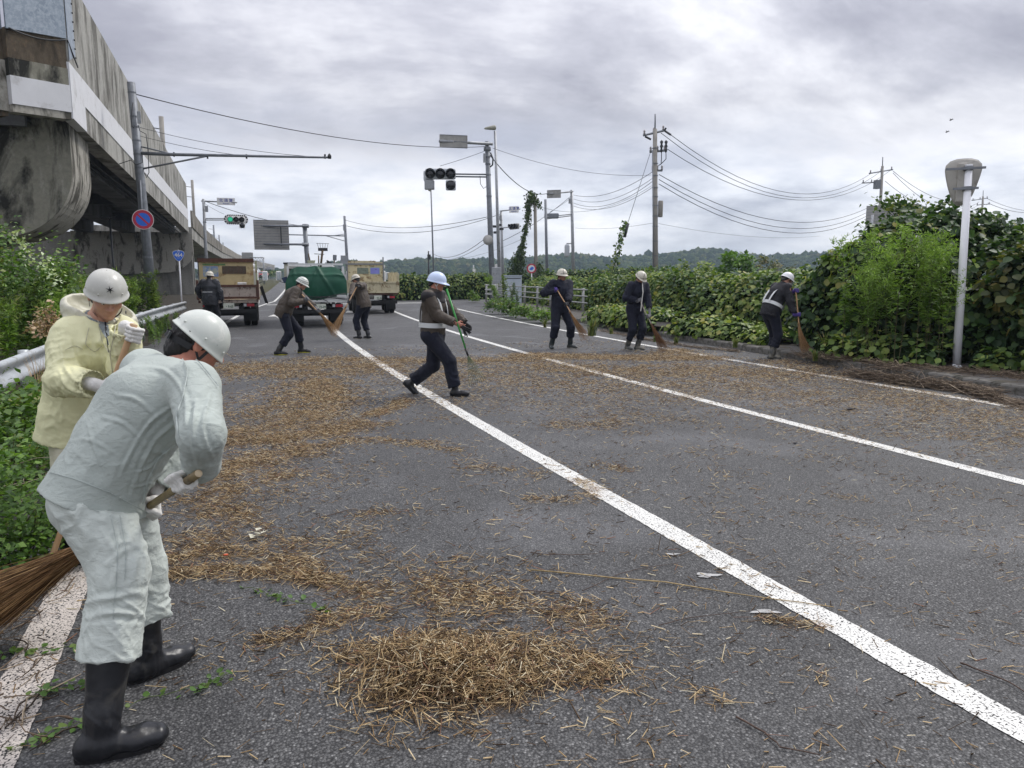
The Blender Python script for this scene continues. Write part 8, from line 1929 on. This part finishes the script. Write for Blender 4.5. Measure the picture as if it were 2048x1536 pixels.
# --- left dump truck
rz = .075; v = Veh('dump_truck', 'rusty yellow dump truck standing at the left with a barred window in its guard', 'truck', .36, 25.4, rz); hw = .90
under(v, hw, 4.6); tailgate(v, hw, .90, 1.34, RUSTG, RUSTB, 3); v.box('sub_frame', (0, .10, .82), (hw*2, .12, .10), RUSTG)
v.box('bed_floor', (0, 1.55, .84), (hw*2-.02, 3.0, .07), RUSTP)
for sx_ in (-1, 1): sd = v.box('side_board', (sx_*(hw-.02), 1.55, 1.12), (.05, 3.0, .42), RUSTG); v.box('corner_post', (sx_*(hw-.0), .02, 1.18), (.07, .09, .62), RUSTB)
gd = v.box('front_guard', (-.20, 3.05, 1.52), (1.80, .05, 1.25), RUSTY); v.box('guard_beam', (-.20, 3.02, 2.17), (1.86, .14, .13), RUSTB, gd)
wd = v.box('guard_window', (.06, 3.015, 1.83), (.80, .02, .27), pm('window_grime', (.10, .10, .075), .6, .3, 20), gd)
for k in range(17): v.box('window_bar', (.06-.38+.76*k/16, 3.0, 1.83), (.018, .014, .27), RUSTB, gd)
v.box('painted_sign', (-.72, 3.018, 1.78), (.50, .012, .36), pm('faded_blue', (.20, .30, .52), .6, .2, 6, dirt=(.42, .46, .40), dirtscale=5, dirtth=.5), gd); v.box('green_strip', (-.60, 3.016, 2.02), (.75, .012, .06), pm('moss_green', (.14, .26, .11), .8, .2, 8), gd)
v.box('guard_edge', (.80, 3.0, 1.52), (.06, .09, 1.3), pm('pale_green_paint', (.36, .40, .25), .7, .2, 5, dirt=(.2, .13, .06), dirtth=.55), gd)
taillight(v, .60, .03, .70, 1); taillight(v, -.60, .03, .70, -1); plate(v, (.0, -.01, .68), '・9-63', '')
v.box('white_bundle', (.42, .2, 1.38), (.27, .2, .08), VW, bevel=.02)
v.poly('hanging_flap', [(hw+.05, .3, 1.25), (hw+.20, .3, .75), (hw+.30, .3, .72), (hw+.14, .3, 1.32)], (0, 1, 0), .03, BLK)
cab(v, .86, 3.3, 1.95, VW)
# --- centre truck with tarp
v = Veh('work_truck', 'white truck under a green tarpaulin with tools sticking up, in the middle lane', 'truck', 2.98, 24.3, .07); hw = .90
under(v, hw, 4.6); tg = tailgate(v, hw, .80, 1.02, VW, VW, 2)
for sx_ in (-1, 1): v.box('side_board', (sx_*(hw-.03), 1.6, 1.0), (.05, 3.1, .40), VW); v.box('body_post', (sx_*(hw-.05), .15, 1.35), (.07, .07, 1.15), VW)
v.box('body_frame', (0, .2, 1.99), (hw*2-.1, .06, .06), VW); v.box('bed_floor', (0, 1.6, .82), (hw*2-.02, 3.1, .06), VW); v.box('load', (0, 1.7, 1.35), (hw*1.8, 2.7, 1.0), pm('tool_load', (.05, .045, .04), .9, .5, 12, .5, 30))
# draped tarpaulin
rows = []
for i, u in enumerate(np.linspace(-1, 1, 41)):
    row = []
    for j, w_ in enumerate(np.linspace(0, 1, 27)):
        x = u*(.74+.20*min(1, w_*2.2)**.8); top = 1.91-.035*abs(u)**3+.012*math.cos(u*9)-.05*max(0, abs(u)-.8)*5*.5; bot = .86+.16*max(0, u)+.05*max(0, -u)-.015*math.cos(7*u)
        z = top*(1-w_)+bot*w_; f1 = math.exp(-((u-.05-(.55*w_))/.035)**2)*.07+math.exp(-((u-.05+.62*w_)/.035)**2)*.065+math.exp(-((u+.02)/.022)**2)*.03*w_+math.exp(-((w_-.24-.03*u)/.025)**2)*.04+math.exp(-((u+.9-.5*w_)/.04)**2)*.04
        y = -.03-.10*math.sin(w_*math.pi)*(1-abs(u)**3)-f1+.18*(1-w_)**3+.02*noise3(np.array([[u*3., w_*3., 4.]]))[0]; row.append(v.p(x, y, z))
    rows.append(row)
rows = np.array(rows); mb = MB().grid(rows)
top_r = []
for i, u in enumerate(np.linspace(-1, 1, 41)): top_r.append([rows[i][0], rows[i][0]+v.Y*.6+UPZ*(.03-.06*abs(u)), rows[i][0]+v.Y*1.6+UPZ*(.02-.1*abs(u))])
mb.grid(np.array(top_r)[:, ::-1]); tag(mb.build('tarpaulin', TARP, v.root, True))
for a, b in (((-.45, -.10, .86), (.95, -.12, 1.08)), ((.0, -.1, .98), (.32, -.1, .82)), ((-.6, -.1, 1.0), (.95, -.1, .90)), ((.1, -.1, .99), (.95, -.1, .86))): v.tube('strap', [a, b], .012, DARKM, tg)
taillight(v, .62, .03, .68, 1); taillight(v, -.62, .03, .68, -1); plate(v, (.10, -.01, .66), '・72-39', ''); v.box('tow_tab', (.42, 0, .80), (.06, .03, .10), WHITE)
cab(v, .90, 3.3, 1.95, VW); v.box('side_box', (-.86, 3.15, 1.55), (.12, .8, 1.0), pm('cream_panel', (.56, .56, .46), .6, .06), bevel=.01)
v.box('box_trim', (-.70, 2.95, 2.06), (.50, .5, .05), DARKM)
for (x0, z0, x1, z1, r_, nm) in ((-.12, 1.95, -.19, 2.34, .02, 'broom_handle'), (.18, 1.9, .26, 2.45, .035, 'shovel_shaft'), (.12, 1.9, .13, 2.28, .02, 'tool_handle'), (.60, 1.95, .63, 2.15, .02, 'spade_shaft')): v.tube(nm, [(x0, .6, z0), (x1, .6, z1)], r_, pm('tool_wood', (.12, .085, .055), .8, .3), n=8)
v.box('rake_head', (.27, .6, 2.47), (.30, .03, .10), DARKM); 
for k in range(5): v.tube('rake_tine', [(.14+.065*k, .6, 2.5), (.10+.085*k, .6, 2.66)], .006, DARKM)
v.box('rake_bar', (.27, .6, 2.66), (.40, .012, .012), DARKM); v.tube('crossbar', [(-.0, .6, 2.33), (.30, .6, 2.31)], .012, DARKM); v.poly('bucket', [(-.20, .5, 1.98), (-.02, .5, 1.98), (.02, .5, 2.12), (-.24, .5, 2.12)], (0, 1, 0), .2, pm('bucket_cream', (.42, .42, .30), .6, .1)); v.poly('spade_blade', [(.57, .58, 2.12), (.69, .58, 2.12), (.70, .58, 2.30), (.58, .58, 2.30)], (0, 1, 0), .01, GALV_D)
v.poly('shovel_blade', [(.38, .55, 1.99), (.66, .55, 1.97), (.42, .55, 2.12), (.37, .55, 2.13)], (0, 1, 0), .02, DARKM); v.box('speaker_box', (.98, 1.1, 2.16), (.22, .1, .27), GALV); v.poly('blue_tool_bag', [(-1.05, .2, 1.55), (-.98, .2, 1.40), (-.72, .2, 1.42), (-.70, .2, 1.68)], (0, 1, 0), .3, pm('bag_navy', (.03, .05, .10), .7, .2)); v.box('side_lamp', (-.93, .3, .90), (.04, .05, .12), TAILR)
# --- right dump truck
v = Veh('dump_truck', 'cream dump truck with rust streaks and a blue panel standing at the right', 'truck', 6.38, 32.0, .09); hw = .98
under(v, hw, 4.8, rw=.40); tailgate(v, hw, .90, 1.38, CREAM, CREAM, 3); v.box('sub_frame', (0, .10, .86), (hw*2, .12, .09), RUSTB); v.box('bed_floor', (0, 1.6, .88), (hw*2-.02, 3.1, .07), CREAM)
for sx_ in (-1, 1): v.box('side_board', (sx_*(hw-.02), 1.6, 1.18 if sx_ < 0 else 1.40), (.05, 3.1, .50 if sx_ < 0 else .75), CREAM)
for k in range(5): v.box('side_rib', (hw+.01, .3+k*.68, 1.30), (.05, .06, .75), CREAM)
v.box('corner_post', (hw+.02, .02, 1.35), (.06, .08, .8), CREAM)
gd = v.box('front_guard', (-.10, 3.15, 1.70), (1.66, .05, 1.15), CREAM); v.box('guard_beam', (-.10, 3.12, 2.17), (1.72, .08, .07), GALV_D, gd)
for x in (-.93, .73): v.box('guard_post', (x, 3.12, 1.95), (.055, .06, 1.1), GALV_D, gd)
bp = v.box('blue_panel', (.34, 3.115, 1.86), (.42, .012, .28), pm('violet_blue', (.20, .22, .62), .5, .1), gd); v.box('panel_frame', (.34, 3.118, 1.86), (.48, .010, .34), pm('pale_green_frame', (.35, .45, .32), .6, .1), gd); v.box('grille_panel', (-.22, 3.115, 1.86), (.52, .012, .28), pm('dirty_glass', (.16, .20, .17), .5, .3, 12), gd)
v.text('panel_marks', '▪▪', .08, (.38, 3.105, 1.92), DARKM, gd) 
taillight(v, .66, .03, .72, 1); taillight(v, -.66, .03, .72, -1); plate(v, (.10, -.01, .70), '・95-46', ''); cab(v, .92, 3.4, 2.05, VW); v.box('cab_tray', (-.25, 3.5, 2.30), (1.3, .6, .05), CREAM)
# --- distant cars on the rising road
def car(label, x, y, z, rz, m, s_=1., lights=False):
    v = Veh('car', label, 'car', x, y, rz); v.o[2] = z; WLOC[v.root.name][2] = z; v.root.location.z = z; rows = []
    prof = [(-2.1, .35, .45), (-2.1, .75, .80), (-1.2, .88, .86), (-.5, 1.38, .66), (.7, 1.45, .66), (1.5, .98, .84), (2.05, .85, .82), (2.1, .40, .5)]
    for y_, z_, w_ in prof: rows.append([v.p(w_*sx_*.98, y_, z0) for sx_, z0 in ((-1, .30), (-1.02, .55), (-.96, min(z_, .85)), (-.80 if z_ > 1 else -.9, z_), (.80 if z_ > 1 else .9, z_), (.96, min(z_, .85)), (1.02, .55), (1, .30))])
    MB().grid(np.array(rows)).build('body', m, v.root, True); v.poly('windscreen', [(-.64, -1.16, .93), (.64, -1.16, .93), (.54, -.56, 1.34), (-.54, -.56, 1.34)], (0, -1, .5), .02, GLS)
    for sx_ in (-1, 1):
        for yy in (-1.3, 1.3): wheel(v.root, v.p(sx_*.78, yy, .32), .32, .2, v.X)
        hl = v.box('headlight', (sx_*.62, -2.1, .68), (.30, .06, .14), LAMPW)
    v.box('grille', (0, -2.12, .52), (.9, .05, .28), BLK); v.box('number_plate', (0, -2.16, .50), (.33, .02, .16), PLATE)
yr = 158; q = P(527, 551, 160); car('red car driving down the hill towards the viewer', q[0], q[1], float(road_z(q[1])), .2, pm('car_red', (.42, .03, .03), .3, .05, spec=.6))
q = P(513, 549, 190); car('silver car behind the red one near the crest', q[0], q[1], float(road_z(q[1])), .2, pm('car_silver', (.42, .44, .46), .3, .05, spec=.6)); q = P(538, 546, 230); car('distant dark car at the crest of the road', q[0], q[1], float(road_z(q[1])), .2, pm('car_dark', (.05, .05, .06), .3, .05, spec=.6))
# road edge clutter on the crest
cr = thing('crest_hedge', P(545, 548, 215), 'dark low hedge on the crest of the road', 'hedge'); q0, q1 = P(505, 549, 220), P(560, 547, 230); rg = np.random.default_rng(2)
pos = np.array([q0*(1-t)+q1*t+np.array([0, rg.uniform(0, 6), rg.uniform(-.8, .9)]) for t in rg.uniform(0, 1, 500)]); scatter('foliage', DV, DF, pos, rg.normal(0, 1, (500, 3)), rg.normal(0, 1, (500, 3)), rg.uniform(.4, .9, 500), KUDZU, cr, 'stuff')
# ================================================================== hills and haze
ridge = [(-60, 545), (200, 545), (420, 552), (560, 548), (640, 535), (700, 528), (760, 532), (800, 527), (850, 522), (910, 524), (960, 521), (1000, 526), (1040, 521), (1100, 514), (1150, 512), (1200, 519), (1260, 517), (1320, 512), (1370, 505), (1410, 499), (1450, 501), (1490, 512), (1540, 515), (1600, 511), (1680, 505), (1800, 500), (1950, 505), (2150, 500), (2400, 498)]
rxs, rys = np.array([r_[0] for r_ in ridge], float), np.array([r_[1] for r_ in ridge], float)
s = NT('woodland'); g_ = s.n('ShaderNodeNewGeometry'); c = s.ramp(g_.outputs['Random Per Island'], (0., (.016, .034, .014)), (.4, (.034, .060, .020)), (.7, (.06, .09, .028)), (.9, (.10, .125, .04)), (1., (.13, .125, .05)))
c = s.mix(1., c, s.ramp(s.noise(.9, 4, .7), (.35, .55), (.65, 1.35)), 'MULTIPLY'); s.fin(c, 1., s.bump(s.noise(1.0, 5, .75), 1., 1.5), 0, .0); WOOD = s.m
Dh = 620.
cols = np.arange(-80, 2420, 20); rows = []
for k, f in enumerate(np.linspace(0, 1, 12)):
    D = Dh-150+f*150; rows.append([P(x, 552-(552-np.interp(x, rxs, rys))*.93*math.sin(f*math.pi/2)**.9*(D/Dh)*0-((552-np.interp(x, rxs, rys))*.90)*math.sin(f*math.pi/2), D) for x in cols])
rows.append([P(x, 552, Dh+260) for x in cols]); A_ = np.array(rows); A_[0, :, 2] = -.5; A_[-1, :, 2] = -.5
fgrid('hills', A_, pm('hill_ground', (.03, .045, .016), 1., .3, .05))
rg = np.random.default_rng(17); n = 9000; t = rg.uniform(0, 1, n)**.8; X = rg.uniform(-60, 2400, n); pos = []
f = t; D = Dh-150+f*150; hgt = (552-np.interp(X, rxs, rys))*.90*np.sin(f*math.pi/2); pos = np.array([P(X[i], 552-hgt[i], D[i]) for i in range(n)]); pos[:, 2] = np.maximum(pos[:, 2], 0)
ico_r, ico_k = 5, 7; V0 = [(0, 0, 1)]
for a in (50, 100): V0 += [(math.sin(R(a))*math.cos(2*math.pi*k/6+(.5 if a > 60 else 0)), math.sin(R(a))*math.sin(2*math.pi*k/6+(.5 if a > 60 else 0)), math.cos(R(a))) for k in range(6)]
V0 = np.array(V0); F0 = [(0, 1+k, 1+(k+1) % 6) for k in range(6)]; F3 = F0+[(1+k, 7+k, 7+(k+1) % 6) for k in range(6)]+[(1+k, 7+(k+1) % 6, 1+(k+1) % 6) for k in range(6)]
sc = rg.uniform(2.6, 5.6, n)*np.where(rg.random(n) < .10, 1.25, 1); V = (V0[None]*(1+rg.normal(0, .16, (n, len(V0), 1))))*sc[:, None, None]*np.stack([np.ones(n), np.ones(n), rg.uniform(.8, 1.5, n)], 1)[:, None, :]*.62+pos[:, None, :]
FF = (np.array(F3)[None]+(np.arange(n)*len(V0))[:, None, None]).reshape(-1, 3); o = mesh_obj('hill_woodland', V.reshape(-1, 3), FF, WOOD, None, True, loc=(0, 0, 0)); tag(o, 'wooded hills along the horizon', kind='stuff')
# middle distance scrub behind the long hedge
for k, (x, y, D, rr, hh, m_, lab) in enumerate(((1470, 560, 42, 1.6, 3.1, BUSH, 'dark green bush rising behind the hedge left of the vested worker'), (1395, 560, 46, 2.2, 2.4, KUDZU_Y, 'pale plumed scrub behind the hedge'), (1330, 560, 48, 1.4, 2.3, WEED, 'feathery green plants right of the electric pole'), (1540, 560, 75, 3.2, 3.6, KUDZU_O, 'rounded olive shrub in the field behind the hedge'))):
    c = P(x, y, D); c[2] = 0; bushy('field_shrub', lab, c, (rr, rr), hh, 1500, .28, m_, 500+k, 'd', stems=5)
c = P(1820, 480, 19); c[2] = 2.9; tr = thing('sapling', c, 'young tree crown poking out above the vine thicket', 'tree'); rg = np.random.default_rng(8)
tube_obj('trunk', [c-UPZ*2.9, c+UPZ*.2], .04, BARK, tr)
pos = np.concatenate([np.array([P(1785+rg.normal(0, 20), 408+rg.normal(0, 9), 19+rg.normal(0, .3)) for _ in range(160)]), np.array([P(1818+rg.normal(0, 20), 425+rg.normal(0, 15), 19+rg.normal(0, .3)) for _ in range(340)])]); n = len(pos)
scatter('leaves', DV, DF, pos, rg.normal(0, .6, (n, 3))+UPZ*.7, rg.normal(0, 1, (n, 3))-UPZ*.3, rg.uniform(.08, .16, n), KUDZU, tr, 'stuff')
for k in range(12): a = P(1800, 450, 19); b = P(1770+k*6, 400+abs(k-4)*4, 19+rg.normal(0, .2)); tube_obj('branch', [a, a*.5+b*.5+UPZ*.03, b], .008, BARK, tr)
# air
m = bpy.data.materials.new('haze_air'); m.use_nodes = True; t_ = m.node_tree; t_.nodes.clear(); o_ = t_.nodes.new('ShaderNodeOutputMaterial'); vp = t_.nodes.new('ShaderNodeVolumePrincipled'); vp.inputs['Color'].default_value = (.66, .82, 1.0, 1); vp.inputs['Density'].default_value = .00042; vp.inputs['Anisotropy'].default_value = .2; t_.links.new(vp.outputs[0], o_.inputs['Volume'])
hz = MB().box((500, 300, 18.5), (2400, 1700, 40)).build('haze', m, None, loc=(500, 300, 18.5)); hz['kind'] = 'stuff'; hz['label'] = 'thin summer haze over the road and the hills'
